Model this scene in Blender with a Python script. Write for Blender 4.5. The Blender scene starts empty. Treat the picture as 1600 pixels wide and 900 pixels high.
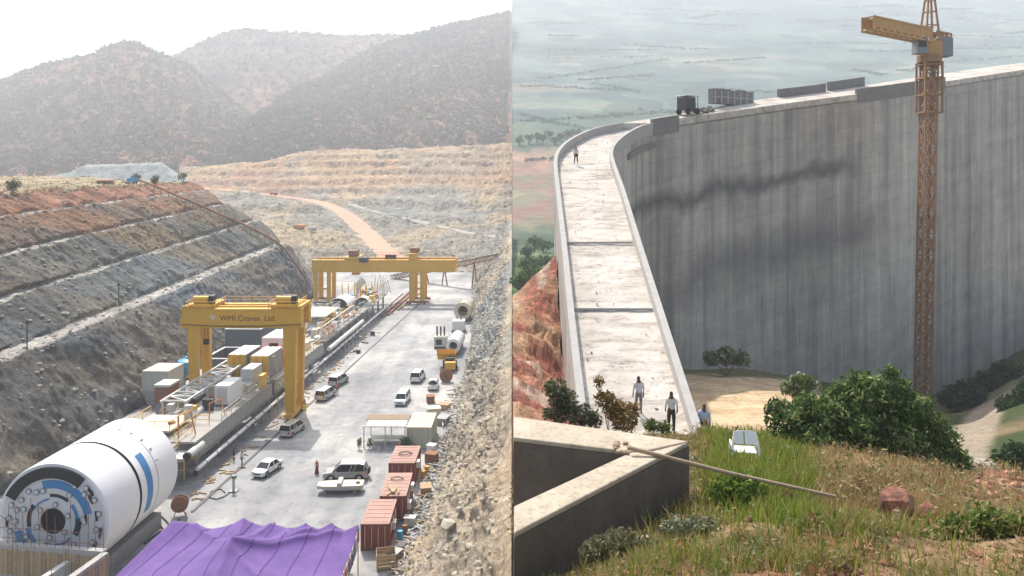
import bpy, bmesh, math, random
import numpy as np
from mathutils import Vector, Matrix
R = math.radians
scene = bpy.context.scene
COL = scene.collection

# ------------------------------------------------------------------ camera
H, F, V0, U0 = 36.0, 1200.0, 270.0, 800.0          # eye height, focal length in px of the 1600 px photo, horizon row, centre column
cam_d = bpy.data.cameras.new('camera'); cam = bpy.data.objects.new('camera', cam_d); COL.objects.link(cam)
cam.location = (0, 0, H); cam.rotation_euler = (R(90), 0, 0)
cam_d.sensor_width = 36; cam_d.lens = 36 * F / 1600.0
cam_d.shift_y = -(450 - V0) / 1600.0
cam_d.clip_start = 0.2; cam_d.clip_end = 20000
scene.camera = cam

# ------------------------------------------------------------------ sky, sun, exposure
SUN = Vector((-0.26, 0.70, 0.93)).normalized()
world = bpy.data.worlds.new('World'); scene.world = world; world.use_nodes = True
wn = world.node_tree.nodes; wl = world.node_tree.links
sky = wn.new('ShaderNodeTexSky'); sky.sky_type = 'NISHITA'; sky.sun_disc = False
sky.sun_elevation = math.asin(SUN.z); sky.sun_rotation = math.atan2(SUN.x, SUN.y)
sky.air_density = 1.6; sky.dust_density = 6.0; sky.ozone_density = 1.0; sky.altitude = 200
bgn = wn['Background']; bgn.inputs['Strength'].default_value = 0.15
wl.new(sky.outputs[0], bgn.inputs['Color'])
sd = bpy.data.lights.new('sun', 'SUN'); so = bpy.data.objects.new('sun', sd); COL.objects.link(so)
sd.energy = 5.0; sd.angle = R(0.9); sd.color = (1.0, 0.95, 0.87)
so.rotation_euler = (-SUN).to_track_quat('-Z', 'Y').to_euler(); so.location = (-200, 100, 300)
vs = scene.view_settings
vs.view_transform = 'Standard'; vs.look = 'None'; vs.exposure = 0.5; vs.gamma = 1.0; vs.use_curve_mapping = False
scene.render.engine = 'CYCLES'
scene.cycles.use_denoising = True
scene.cycles.max_bounces = 6; scene.cycles.diffuse_bounces = 3; scene.cycles.volume_bounces = 1
scene.cycles.transparent_max_bounces = 6

# ------------------------------------------------------------------ helpers
rng = np.random.default_rng(7); random.seed(7)
def P(u, v, Y):
    "a point at depth Y seen at photo position (u, v)"
    return Vector(((u - U0) / F * Y, Y, H - (v - V0) / F * Y))
def G(u, v, z=0.0):
    "the point of the level plane z seen at photo position (u, v)"
    Y = F * (H - z) / (v - V0)
    return Vector(((u - U0) / F * Y, Y, z))

def tag(o, label=None, cat=None, group=None, kind=None):
    if label: o['label'] = label
    if cat: o['category'] = cat
    if group: o['group'] = group
    if kind: o['kind'] = kind
    return o
def thing(name, label, cat, loc=(0, 0, 0), rz=0.0, group=None):
    o = bpy.data.objects.new(name, None); COL.objects.link(o)
    o.empty_display_size = 0.3
    o.location = loc; o.rotation_euler = (0, 0, rz)
    return tag(o, label, cat, group)
def link(name, me, mat=None, parent=None):
    o = bpy.data.objects.new(name, me); COL.objects.link(o)
    if mat is not None and not me.materials: me.materials.append(M[mat] if isinstance(mat, str) else mat)
    if parent is not None: o.parent = parent
    return o
def copy_tree(o, parent=None):
    c = o.copy(); COL.objects.link(c); c.parent = parent
    for ch in o.children: copy_tree(ch, c)
    return c

class MB:
    "collects shapes; build() links them as one mesh object"
    def __init__(s): s.v = []; s.f = []
    def add(s, vs, fs):
        n = len(s.v); s.v += [tuple(p) for p in vs]; s.f += [tuple(i + n for i in f) for f in fs]; return s
    def box(s, c, d, rz=0.0, taper=(1, 1)):
        x, y, z = d[0] / 2, d[1] / 2, d[2] / 2; cz, sz = math.cos(rz), math.sin(rz); vs = []
        for k, (a, b) in ((-1, (1, 1)), (1, taper)):
            for i, j in ((-1, -1), (1, -1), (1, 1), (-1, 1)):
                px, py = i * x * a, j * y * b
                vs.append((c[0] + px * cz - py * sz, c[1] + px * sz + py * cz, c[2] + k * z))
        return s.add(vs, [(3, 2, 1, 0), (4, 5, 6, 7), (0, 1, 5, 4), (1, 2, 6, 5), (2, 3, 7, 6), (3, 0, 4, 7)])
    def cub(s, x0, x1, y0, y1, z0, z1):
        return s.box(((x0 + x1) / 2, (y0 + y1) / 2, (z0 + z1) / 2), (x1 - x0, y1 - y0, z1 - z0))
    def bar(s, p, q, w, h=None, up=(0, 0, 1)):
        p, q = Vector(p), Vector(q); h = h or w; d = (q - p).normalized(); up = Vector(up)
        if abs(d.dot(up)) > 0.98: up = Vector((0, 1, 0))
        a = d.cross(up).normalized() * w / 2; b = a.cross(d).normalized() * h / 2
        vs = [e + i * a + j * b for e in (p, q) for i, j in ((-1, -1), (1, -1), (1, 1), (-1, 1))]
        return s.add(vs, [(0, 1, 2, 3), (7, 6, 5, 4), (0, 4, 5, 1), (1, 5, 6, 2), (2, 6, 7, 3), (3, 7, 4, 0)])
    def tube(s, pts, r, n=10, cap=True):
        pts = [Vector(p) for p in pts]; rs = r if isinstance(r, (list, tuple)) else [r] * len(pts); vs = []; fs = []
        ref = None
        for i, p in enumerate(pts):
            d = (pts[min(i + 1, len(pts) - 1)] - pts[max(i - 1, 0)]).normalized()
            if ref is None: ref = Vector((0, 0, 1)) if abs(d.z) < 0.9 else Vector((0, 1, 0))
            a = d.cross(ref).normalized(); b = a.cross(d).normalized(); ref = b
            for k in range(n):
                t = 2 * math.pi * k / n; vs.append(p + rs[i] * (math.cos(t) * a + math.sin(t) * b))
        for i in range(len(pts) - 1):
            for k in range(n):
                fs.append((i * n + k, i * n + (k + 1) % n, (i + 1) * n + (k + 1) % n, (i + 1) * n + k))
        if cap:
            fs.append(tuple(range(n - 1, -1, -1))); fs.append(tuple(range((len(pts) - 1) * n, len(pts) * n)))
        return s.add(vs, fs)
    def lathe(s, prof, n=24, origin=(0, 0, 0), axis='z', closed=False):
        "prof: list of (radius, along)"
        vs = []; fs = []; ox, oy, oz = origin
        for r, a in prof:
            for k in range(n):
                t = 2 * math.pi * k / n; c, d = r * math.cos(t), r * math.sin(t)
                vs.append({'z': (ox + c, oy + d, oz + a), 'y': (ox + c, oy + a, oz + d), 'x': (ox + a, oy + c, oz + d)}[axis])
        m = len(prof)
        for i in range(m if closed else m - 1):
            for k in range(n):
                j = (i + 1) % m
                fs.append((i * n + k, i * n + (k + 1) % n, j * n + (k + 1) % n, j * n + k))
        return s.add(vs, fs)
    def prism(s, poly, z0, z1):
        n = len(poly); vs = [(x, y, z0) for x, y in poly] + [(x, y, z1) for x, y in poly]
        return s.add(vs, [tuple(range(n - 1, -1, -1)), tuple(range(n, 2 * n))] + [(i, (i + 1) % n, n + (i + 1) % n, n + i) for i in range(n)])
    def prism_x(s, poly, x0, x1, taper=None):
        "poly in (y, z), pushed along x"
        n = len(poly); vs = [(x0, y, z) for y, z in poly] + [(x1, y, z) for y, z in poly]
        return s.add(vs, [tuple(range(n)), tuple(range(2 * n - 1, n - 1, -1))] + [(i, n + i, n + (i + 1) % n, (i + 1) % n) for i in range(n)])
    def arc(s, r0, r1, a0, a1, y0, y1, n=24, origin=(0, 0, 0)):
        "a block of a ring about the y axis, angles from +x towards +z"
        vs = []; fs = []; ox, oy, oz = origin
        for k in range(n + 1):
            t = R(a0 + (a1 - a0) * k / n); c, d = math.cos(t), math.sin(t)
            vs += [(ox + r0 * c, oy + y0, oz + r0 * d), (ox + r1 * c, oy + y0, oz + r1 * d), (ox + r1 * c, oy + y1, oz + r1 * d), (ox + r0 * c, oy + y1, oz + r0 * d)]
        for k in range(n):
            b = 4 * k
            for i in range(4): fs.append((b + i, b + (i + 1) % 4, b + 4 + (i + 1) % 4, b + 4 + i))
        fs += [(3, 2, 1, 0), (4 * n, 4 * n + 1, 4 * n + 2, 4 * n + 3)]
        return s.add(vs, fs)
    def rock(s, c, r, seed=0, flat=0.7):
        q = random.Random(seed); t = (1 + 5 ** .5) / 2
        base = [(-1, t, 0), (1, t, 0), (-1, -t, 0), (1, -t, 0), (0, -1, t), (0, 1, t), (0, -1, -t), (0, 1, -t), (t, 0, -1), (t, 0, 1), (-t, 0, -1), (-t, 0, 1)]
        fs = [(0, 11, 5), (0, 5, 1), (0, 1, 7), (0, 7, 10), (0, 10, 11), (1, 5, 9), (5, 11, 4), (11, 10, 2), (10, 7, 6), (7, 1, 8), (3, 9, 4), (3, 4, 2), (3, 2, 6), (3, 6, 8), (3, 8, 9), (4, 9, 5), (2, 4, 11), (6, 2, 10), (8, 6, 7), (9, 8, 1)]
        sx, sy, sz = q.uniform(.7, 1.2), q.uniform(.7, 1.2), q.uniform(.6, 1) * flat; vs = []
        a = q.uniform(0, 6.28); ca, sa = math.cos(a), math.sin(a)
        for x, y, z in base:
            k = r / 1.9 * q.uniform(.72, 1.2); x, y, z = x * sx * k, y * sy * k, z * sz * k
            vs.append((c[0] + x * ca - y * sa, c[1] + x * sa + y * ca, c[2] + z))
        return s.add(vs, fs)
    def mesh(s, name, smooth=False):
        me = bpy.data.meshes.new(name); me.from_pydata(s.v, [], s.f); me.update()
        if smooth: me.polygons.foreach_set('use_smooth', [True] * len(me.polygons))
        return me
    def build(s, name, mat, parent=None, smooth=False, bevel=0.0, fix=True):
        me = s.mesh(name, smooth)
        if fix:
            bm = bmesh.new(); bm.from_mesh(me); bmesh.ops.recalc_face_normals(bm, faces=bm.faces); bm.to_mesh(me); bm.free()
        o = link(name, me, mat, parent)
        if smooth == 'auto' or smooth:
            try: me.set_sharp_from_angle(angle=R(35))
            except Exception: pass
        if bevel:
            m = o.modifiers.new('bevel', 'BEVEL'); m.width = bevel; m.segments = 2; m.limit_method = 'ANGLE'
        return o

# ------------------------------------------------------------------ procedural materials
M = {}
def nodes(name):
    m = bpy.data.materials.new(name); m.use_nodes = True; M[name] = m
    nt = m.node_tree; return m, nt.nodes, nt.links, nt.nodes['Principled BSDF']
def noise_node(n, l, vec, scale, detail=5, rough=0.6, stretch=None):
    t = n.new('ShaderNodeTexNoise'); t.inputs['Scale'].default_value = scale; t.inputs['Detail'].default_value = detail; t.inputs['Roughness'].default_value = rough
    if stretch:
        mp = n.new('ShaderNodeMapping'); mp.inputs['Scale'].default_value = stretch; l.new(vec, mp.inputs['Vector']); vec = mp.outputs[0]
    l.new(vec, t.inputs['Vector']); return t
def ramp(n, l, fac, stops):
    r = n.new('ShaderNodeValToRGB'); e = r.color_ramp.elements
    while len(e) > 1: e.remove(e[-1])
    for i, (p, c) in enumerate(stops):
        el = e[0] if i == 0 else e.new(p)
        el.position = p; el.color = c if len(c) == 4 else (*c, 1)
    l.new(fac, r.inputs[0]); return r
def mix(n, l, a, b, fac, mode='MIX'):
    x = n.new('ShaderNodeMix'); x.data_type = 'RGBA'; x.blend_type = mode
    for sock, val in ((x.inputs[6], a), (x.inputs[7], b), (x.inputs[0], fac)):
        if hasattr(val, 'links') or hasattr(val, 'is_linked'): l.new(val, sock)
        elif isinstance(val, (int, float)): sock.default_value = val
        else: sock.default_value = (*val, 1) if len(val) == 3 else val
    return x.outputs[2]
def bump(n, l, height, b, strength, dist):
    k = n.new('ShaderNodeBump'); k.inputs['Strength'].default_value = strength; k.inputs['Distance'].default_value = dist
    l.new(height, k.inputs['Height']); l.new(k.outputs[0], b.inputs['Normal']); return k
def paint(name, col, rough=0.55, metal=0.0, var=0.16, scale=1.2, dirt=0.25, dirt_col=(0.20, 0.16, 0.12), bumpy=0.0, spec=0.4):
    "worn painted or plain surface: base colour, broad tone change, dirt patches"
    m, n, l, b = nodes(name)
    tc = n.new('ShaderNodeTexCoord')
    a = noise_node(n, l, tc.outputs['Object'], scale, 6, 0.65)
    c = mix(n, l, tuple(x * (1 - var) for x in col), tuple(min(1, x * (1 + var)) for x in col), a.outputs[0])
    d = noise_node(n, l, tc.outputs['Object'], scale * 2.7, 8, 0.72)
    dr = ramp(n, l, d.outputs[0], [(0.50, (0, 0, 0)), (0.75, (dirt, dirt, dirt))])
    c = mix(n, l, c, dirt_col, dr.outputs[0])
    l.new(c, b.inputs['Base Color'])
    b.inputs['Roughness'].default_value = rough; b.inputs['Metallic'].default_value = metal
    b.inputs['Specular IOR Level'].default_value = spec
    if bumpy: bump(n, l, d.outputs[0], b, 0.6, bumpy)
    return m
def ground_mat(name, scale=0.35, fine=3.0, lo=0.62, hi=1.35, dist=0.25, rough=0.95, crack=True):
    "earth or rock whose pigment comes from the Col attribute, broken up by noise"
    m, n, l, b = nodes(name)
    tc = n.new('ShaderNodeTexCoord'); at = n.new('ShaderNodeAttribute'); at.attribute_name = 'Col'
    a = noise_node(n, l, tc.outputs['Object'], scale, 8, 0.7); f = noise_node(n, l, tc.outputs['Object'], fine, 6, 0.75)
    r1 = ramp(n, l, a.outputs[0], [(0.28, (lo,) * 3), (0.72, (hi,) * 3)])
    r2 = ramp(n, l, f.outputs[0], [(0.30, (lo,) * 3), (0.70, (hi,) * 3)])
    c = mix(n, l, at.outputs['Color'], r1.outputs[0], 1.0, 'MULTIPLY'); c = mix(n, l, c, r2.outputs[0], 1.0, 'MULTIPLY')
    l.new(c, b.inputs['Base Color']); b.inputs['Roughness'].default_value = rough; b.inputs['Specular IOR Level'].default_value = 0.15
    if crack:
        w = n.new('ShaderNodeTexVoronoi'); w.inputs['Scale'].default_value = fine * 0.45
        wn_ = n.new('ShaderNodeMix'); wn_.data_type = 'RGBA'; wn_.inputs[0].default_value = 0.25
        l.new(tc.outputs['Object'], wn_.inputs[6]); l.new(f.outputs['Color'], wn_.inputs[7]); l.new(wn_.outputs[2], w.inputs['Vector'])
        ad = n.new('ShaderNodeMath'); ad.operation = 'ADD'; l.new(w.outputs['Distance'], ad.inputs[0]); l.new(f.outputs[0], ad.inputs[1])
        bump(n, l, ad.outputs[0], b, 0.9, dist)
    else: bump(n, l, f.outputs[0], b, 0.8, dist)
    return m
def leaf_mat(name, rough=0.6):
    m, n, l, b = nodes(name)
    at = n.new('ShaderNodeAttribute'); at.attribute_name = 'Col'; l.new(at.outputs['Color'], b.inputs['Base Color'])
    b.inputs['Roughness'].default_value = rough; b.inputs['Specular IOR Level'].default_value = 0.25
    tr = n.new('ShaderNodeBsdfTranslucent'); l.new(at.outputs['Color'], tr.inputs['Color'])
    mx = n.new('ShaderNodeMixShader'); mx.inputs[0].default_value = 0.3
    l.new(b.outputs[0], mx.inputs[1]); l.new(tr.outputs[0], mx.inputs[2]); l.new(mx.outputs[0], n['Material Output'].inputs['Surface'])
    return m

# ------------------------------------------------------------------ numpy noise and terrain lofts
def vnoise(x, y, seed=0):
    xi = np.floor(x).astype(np.int64); yi = np.floor(y).astype(np.int64); fx = x - xi; fy = y - yi
    def h(a, b):
        k = (a * 374761393 + b * 668265263 + seed * 974634777) & 0x7fffffff
        k = ((k ^ (k >> 13)) * 1274126177) & 0x7fffffff
        return ((k ^ (k >> 16)) & 0xffff) / 65535.0
    sx = fx * fx * (3 - 2 * fx); sy = fy * fy * (3 - 2 * fy)
    a = h(xi, yi); b = h(xi + 1, yi); c = h(xi, yi + 1); d = h(xi + 1, yi + 1)
    return (a + (b - a) * sx) * (1 - sy) + (c + (d - c) * sx) * sy
def fbm(x, y, oct=5, seed=0, gain=0.5, ridged=False):
    s = np.zeros_like(x, dtype=float); a = 1.0; t = 0.0
    for o in range(oct):
        q = vnoise(x * 2 ** o + 17.3 * o, y * 2 ** o - 9.1 * o, seed + o) * 2 - 1
        if ridged: q = 1 - 2 * np.abs(q)
        s += a * q; t += a; a *= gain
    return s / t
def catmull(A, n):
    "resample rows of A (k, ...) to n rows"
    k = len(A); t = np.linspace(0, k - 1, n); i = np.clip(np.floor(t).astype(int), 0, k - 2); f = (t - i).reshape((-1,) + (1,) * (A.ndim - 1))
    p0 = A[np.clip(i - 1, 0, k - 1)]; p1 = A[i]; p2 = A[i + 1]; p3 = A[np.clip(i + 2, 0, k - 1)]
    return p1 + 0.5 * f * (p2 - p0 + f * (2 * p0 - 5 * p1 + 4 * p2 - p3 + f * (3 * (p1 - p2) + p3 - p0)))
def linres(A, n):
    k = len(A); t = np.linspace(0, k - 1, n); i = np.clip(np.floor(t).astype(int), 0, k - 2); f = (t - i).reshape((-1,) + (1,) * (A.ndim - 1))
    return A[i] * (1 - f) + A[i + 1] * f
def row(us, keys):
    "keys: [(u, v, Y)...] sampled at the columns us"
    ku = [k[0] for k in keys]
    return np.stack([us, np.interp(us, ku, [k[1] for k in keys]), np.interp(us, ku, [k[2] for k in keys])], -1)
def unproj(A):
    u, v, Y = A[..., 0], A[..., 1], A[..., 2]
    return np.stack([(u - U0) / F * Y, Y, H - (v - V0) / F * Y], -1)
def grid_normals(W):
    du = np.gradient(W, axis=1); dv = np.gradient(W, axis=0); n = np.cross(du, dv)
    n /= np.linalg.norm(n, axis=-1, keepdims=True) + 1e-9
    return n * np.where(n[..., 2:3] < 0, -1, 1)
def grid_mesh(name, W, col, mat, skirt=None, smooth=True, side=0, parent=None):
    "W (r, c, 3) world points, col (r, c, 3) pigment; side -1/+1 keeps it left/right of the x = 0 fault line"
    W = W.copy()
    if side < 0: W[..., 0] = np.minimum(W[..., 0], -0.03)
    if side > 0: W[..., 0] = np.maximum(W[..., 0], 0.03)
    r, c = W.shape[:2]; V = W.reshape(-1, 3); C = col.reshape(-1, 3)
    idx = np.arange(r * c).reshape(r, c)
    Q = np.stack([idx[:-1, :-1], idx[:-1, 1:], idx[1:, 1:], idx[1:, :-1]], -1).reshape(-1, 4)
    a, b_, d = V[Q[:, 0]], V[Q[:, 1]], V[Q[:, 3]]
    if np.mean(np.cross(b_ - a, d - a)[:, 2]) < 0: Q = Q[:, ::-1]
    if skirt is not None:
        ring = np.concatenate([idx[0, :], idx[1:, -1], idx[-1, -2::-1], idx[-2:0:-1, 0]])
        S = V[ring].copy(); S[:, 2] = np.minimum(skirt, S[:, 2] - 1)
        n0 = len(V); V = np.concatenate([V, S]); C = np.concatenate([C, C[ring]])
        k = len(ring); j = np.arange(k)
        Q = np.concatenate([Q, np.stack([ring, ring[(j + 1) % k], n0 + (j + 1) % k, n0 + j], -1)])
    me = bpy.data.meshes.new(name)
    me.vertices.add(len(V)); me.vertices.foreach_set('co', V.astype(np.float32).ravel())
    me.loops.add(Q.size); me.loops.foreach_set('vertex_index', Q.astype(np.int32).ravel())
    me.polygons.add(len(Q)); me.polygons.foreach_set('loop_start', np.arange(0, Q.size, 4, dtype=np.int32))
    try: me.polygons.foreach_set('loop_total', np.full(len(Q), 4, dtype=np.int32))
    except Exception: pass
    me.update(calc_edges=True); me.validate()
    me.polygons.foreach_set('use_smooth', np.full(len(me.polygons), smooth))
    at = me.attributes.new('Col', 'FLOAT_COLOR', 'POINT')
    at.data.foreach_set('color', np.concatenate([np.clip(C, 0, 1), np.ones((len(C), 1))], 1).astype(np.float32).ravel())
    return link(name, me, mat, parent)
def soup(name, V, T, C, mat, parent=None):
    "triangle or quad soup with a pigment per vertex"
    me = bpy.data.meshes.new(name); V = np.asarray(V, np.float32); T = np.asarray(T, np.int32); k = T.shape[1]
    me.vertices.add(len(V)); me.vertices.foreach_set('co', V.ravel())
    me.loops.add(T.size); me.loops.foreach_set('vertex_index', T.ravel())
    me.polygons.add(len(T)); me.polygons.foreach_set('loop_start', np.arange(0, T.size, k, dtype=np.int32))
    try: me.polygons.foreach_set('loop_total', np.full(len(T), k, dtype=np.int32))
    except Exception: pass
    me.update(calc_edges=True)
    at = me.attributes.new('Col', 'FLOAT_COLOR', 'POINT')
    at.data.foreach_set('color', np.concatenate([np.clip(C, 0, 1), np.ones((len(V), 1))], 1).astype(np.float32).ravel())
    return link(name, me, mat, parent)
def leaf_cloud(centers, size, cols, per=8, spread=1.0, seed=1, stretch=(1, 1, 1), elong=1.0):
    "per leaf-sized quads around each centre: arrays for soup()"
    q = np.random.default_rng(seed); n = len(centers); N = n * per
    c = np.repeat(np.asarray(centers, float), per, 0); sz = np.repeat(np.broadcast_to(np.asarray(size, float), (n,)), per)
    d = q.normal(size=(N, 3)); d /= np.linalg.norm(d, axis=1, keepdims=True); d *= (q.random((N, 1)) ** 0.4) * spread * sz[:, None] * np.array(stretch)
    a = q.normal(size=(N, 3)); a /= np.linalg.norm(a, axis=1, keepdims=True); t = q.normal(size=(N, 3)); b = np.cross(a, t); b /= np.linalg.norm(b, axis=1, keepdims=True)
    s = sz * q.uniform(0.5, 1.1, N); L = s[:, None] * elong
    p = c + d
    V = np.stack([p - a * L, p - b * s[:, None] * .5, p + a * L, p + b * s[:, None] * .5], 1).reshape(-1, 3)
    T = np.arange(N * 4).reshape(N, 4)
    C = np.repeat(np.repeat(np.asarray(cols, float), per, 0) * q.uniform(0.7, 1.3, (N, 1)), 4, 0)
    return V, T, C
# ================================================================== setting
ground_mat('rock_ground', 0.16, 1.7, 0.58, 1.42, 0.6)
ground_mat('spoil_ground', 0.55, 4.0, 0.58, 1.42, 0.25)
ground_mat('scrub_hill', 0.02, 0.22, 0.55, 1.45, 3.0, crack=False)
pm_ = ground_mat('plain_ground', 0.02, 0.12, 0.70, 1.30, 1.0, crack=False)
n, l = pm_.node_tree.nodes, pm_.node_tree.links; b = n['Principled BSDF']; src = b.inputs['Base Color'].links[0].from_socket
tc = n.new('ShaderNodeTexCoord'); mp = n.new('ShaderNodeMapping'); mp.inputs['Scale'].default_value = (1.0, .62, .62); mp.inputs['Rotation'].default_value = (0, 0, .35); l.new(tc.outputs['Object'], mp.inputs['Vector'])
vo = n.new('ShaderNodeTexVoronoi'); vo.distance = 'CHEBYCHEV'; vo.inputs['Scale'].default_value = .016; vo.inputs['Randomness'].default_value = .85; l.new(mp.outputs[0], vo.inputs['Vector'])   # parcels of farmland, each its own crop
hs_ = n.new('ShaderNodeSeparateColor'); l.new(vo.outputs['Color'], hs_.inputs[0]); rp_ = ramp(n, l, hs_.outputs[0], [(0.0, (.55, .62, .62)), (.35, (.85, .9, .85)), (.6, (1.1, 1.1, 1.0)), (.88, (1.45, 1.3, 1.1)), (1.0, (1.6, 1.4, 1.2))]); rp_.color_ramp.interpolation = 'CONSTANT'
l.new(mix(n, l, src, rp_.outputs[0], .8, 'MULTIPLY'), b.inputs['Base Color'])
ground_mat('soil', 1.2, 7.0, 0.6, 1.35, 0.08)
leaf_mat('leaf')

def lerp3(a, b, t): return np.asarray(a) * (1 - t[..., None]) + np.asarray(b) * t[..., None]
def sstep(a, b, x):
    t = np.clip((x - a) / (b - a + 1e-9), 0, 1); return t * t * (3 - 2 * t)

# base sheet under everything
mb = MB(); mb.add([(-2050, -250, -12), (2050, -250, -12), (2050, 2550, -12), (-2050, 2550, -12)], [(0, 1, 2, 3)])
paint('base_earth', (0.30, 0.26, 0.20), 0.95, 0, 0.2, 0.02)
tag(mb.build('ground', 'base_earth'), kind='structure')

# ---- pit floor: concrete sheet
m, n, l, b = nodes('yard_concrete')
tc = n.new('ShaderNodeTexCoord'); o = tc.outputs['Object']
a1 = noise_node(n, l, o, 0.055, 6, 0.62); a2 = noise_node(n, l, o, 0.6, 8, 0.7); a3 = noise_node(n, l, o, 0.14, 5, 0.6, (1.0, 0.22, 1)); a4 = noise_node(n, l, o, 9.0, 4, 0.7)
c = ramp(n, l, a1.outputs[0], [(0.36, (0.20, 0.205, 0.22)), (0.48, (0.275, 0.28, 0.29)), (0.55, (0.39, 0.385, 0.375)), (0.68, (0.47, 0.455, 0.43))]).outputs[0]
k = ramp(n, l, a3.outputs[0], [(0.36, (0.60, 0.61, 0.64)), (0.52, (1, 1, 1)), (0.70, (1.1, 1.09, 1.05))]).outputs[0]
c = mix(n, l, c, k, 1.0, 'MULTIPLY')
k = ramp(n, l, a2.outputs[0], [(0.30, (0.62, 0.61, 0.60)), (0.48, (1, 1, 1)), (0.75, (1.12, 1.1, 1.06))]).outputs[0]
c = mix(n, l, c, k, 1.0, 'MULTIPLY'); l.new(c, b.inputs['Base Color'])
rr = ramp(n, l, a1.outputs[0], [(0.3, (0.55,) * 3), (0.7, (0.9,) * 3)]); l.new(rr.outputs[0], b.inputs['Roughness']); bump(n, l, a4.outputs[0], b, 0.3, 0.02)
b.inputs['Specular IOR Level'].default_value = 0.3
us = np.linspace(-70, -4, 60); ys = np.linspace(25, 290, 120)
X, Y = np.meshgrid(us, ys); Z = 0.03 * fbm(X * .1, Y * .1, 3, 5)
tag(grid_mesh('pit_floor', np.stack([X, Y, Z], -1), np.full(X.shape + (3,), 0.4), 'yard_concrete', side=-1), 'flat pale concrete yard at the bottom of the pit', kind='structure')

# ---- terraced left side of the pit
BX = [-57, -67, -77.5, -86, -95, -104]
BZ0 = [0, 11.3, 16.4, 21.9, 27.6, 31.4]; BY0 = [90, 102, 117, 129, 142, 156]
BZ1 = [0.5, 15.2, 21.2, 26.4, 30.5, 32.6]; BY1 = [218, 226, 233, 230, 240, 250]
ny = 760
prof = []                                             # columns: row points (x, y, z, colour, bench?)
cols_rock = [(0.16, 0.165, 0.165), (0.20, 0.20, 0.185), (0.25, 0.215, 0.17), (0.28, 0.19, 0.14), (0.32, 0.165, 0.105)]
tt = np.linspace(0, 1.22, ny)
rows_w = []; rows_c = []; rows_b = []
def bench_line(i, t):
    ys = 38 + (BY1[i] - 38) * np.minimum(t, 1.0); zz = np.interp(ys, [BY0[i], BY1[i]], [BZ0[i], BZ1[i]])
    sl = (BZ1[i] - BZ0[i]) / (BY1[i] - BY0[i]); zz = np.where(ys < BY0[i], BZ0[i] + sl * (ys - BY0[i]), zz)
    return ys, zz
nb = len(BX); BW = [0, 2.6, 1.9, 1.7, 1.5, 0]
for i in range(nb):
    ys_, zz_ = bench_line(i, tt)
    if i < nb - 1:
        y2, z2 = bench_line(i + 1, tt); x_in = BX[i] - BW[i]
        if i:
            for f in np.linspace(0, 0.9, 6):
                rows_w.append(np.stack([np.full(ny, BX[i] - BW[i] * f), ys_, zz_ + 0.05 * f], -1)); rows_c.append(np.tile((0.42, 0.395, 0.355), (ny, 1))); rows_b.append(np.full(ny, 0.12))
        for f in np.linspace(0.0, 0.97, 40):
            g = f ** 0.93
            rows_w.append(np.stack([np.full(ny, x_in + (BX[i + 1] - x_in) * f), ys_ + (y2 - ys_) * f, zz_ + (z2 - zz_) * g], -1))
            rows_c.append(np.tile(cols_rock[i], (ny, 1))); rows_b.append(np.full(ny, 1.0 if 0.04 < f < 0.93 else 0.35))
    else:
        for f in np.linspace(0, 1, 24) ** 2:
            rows_w.append(np.stack([np.full(ny, BX[i] - 500 * f), ys_ + 30 * f, zz_ + 1.6 * min(1, f * 12) + 3 * f], -1))
            rows_c.append(np.tile((0.36, 0.29, 0.19), (ny, 1))); rows_b.append(np.full(ny, 0.5))
W = np.array(rows_w); C = np.array(rows_c); Bm = np.array(rows_b)
past = np.clip((tt - 1.0) / 0.22, 0, 1)[None, :]      # the spur's blunt end falls away towards the valley
W[..., 1] += past * 60; W[..., 0] -= past * 10; W[..., 2] = W[..., 2] * (1 - past ** 1.1 * 0.93) - past * 0.5
N = grid_normals(W)
nz = fbm(W[..., 1] * 0.10, W[..., 2] * 0.16 + W[..., 0] * .05, 6, 3, 0.55, True) * 1.25 + fbm(W[..., 1] * 0.03, W[..., 2] * 0.05, 3, 9) * 1.2 + fbm(W[..., 1] * .5, W[..., 2] * .7 + W[..., 0] * .3, 4, 4, .6, True) * 0.55
W += N * (nz * Bm)[..., None]
jag = fbm(W[..., 1] * .3, W[..., 0] * .1, 5, 23, .65) * (1 - Bm); W[..., 0] += jag * 1.6; W[..., 2] += fbm(W[..., 1] * .5, W[..., 0] * .6, 3, 24) * .45 * (1 - Bm)
W[..., 2] = np.maximum(W[..., 2], -0.4)
q = fbm(W[..., 1] * .045 + W[..., 2] * .11, W[..., 2] * .05, 4, 21)                      # slanting bands of blue-grey and brown rock
q2 = fbm(W[..., 1] * .02, W[..., 2] * .09, 3, 31)
rockmask = (Bm > 0.3) & (W[..., 2] < 29)
tint = lerp3((1.22, 1.02, 0.82), (0.80, 0.92, 1.05), sstep(-.35, .35, q))
C = np.where(rockmask[..., None], .80 * C * tint * (1 + 0.5 * q2[..., None]), C * (1 + .3 * q[..., None]))
red = sstep(0.0, 0.5, fbm(W[..., 1] * .02, W[..., 2] * .1, 3, 41)) * sstep(22, 29, W[..., 2])
C = C * (1 - .4 * red[..., None]) + np.array((0.29, 0.175, 0.12)) * .4 * red[..., None]
back = np.broadcast_to(sstep(0.0, .25, past), W.shape[:2]); C = C * (1 - .6 * back[..., None]) + np.array((0.36, 0.30, 0.22)) * .6 * back[..., None]
tag(grid_mesh('terraced_slope', W, C, 'rock_ground', skirt=-11, side=-1), 'terraced grey and red rock side of the pit', kind='structure')
SLOPE_W = W; SLOPE_TT = tt
mb = MB(); q = random.Random(13); bi = np.where(Bm[:, 5] < .2)[0]
for i in range(700):
    r_ = int(q.choice(bi)) + q.randint(-5, 1); p = W[max(0, r_), q.randint(90, 610)]; mb.rock((p[0], p[1], p[2] + .05), q.uniform(.12, .42), q.random(), .7)
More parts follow.
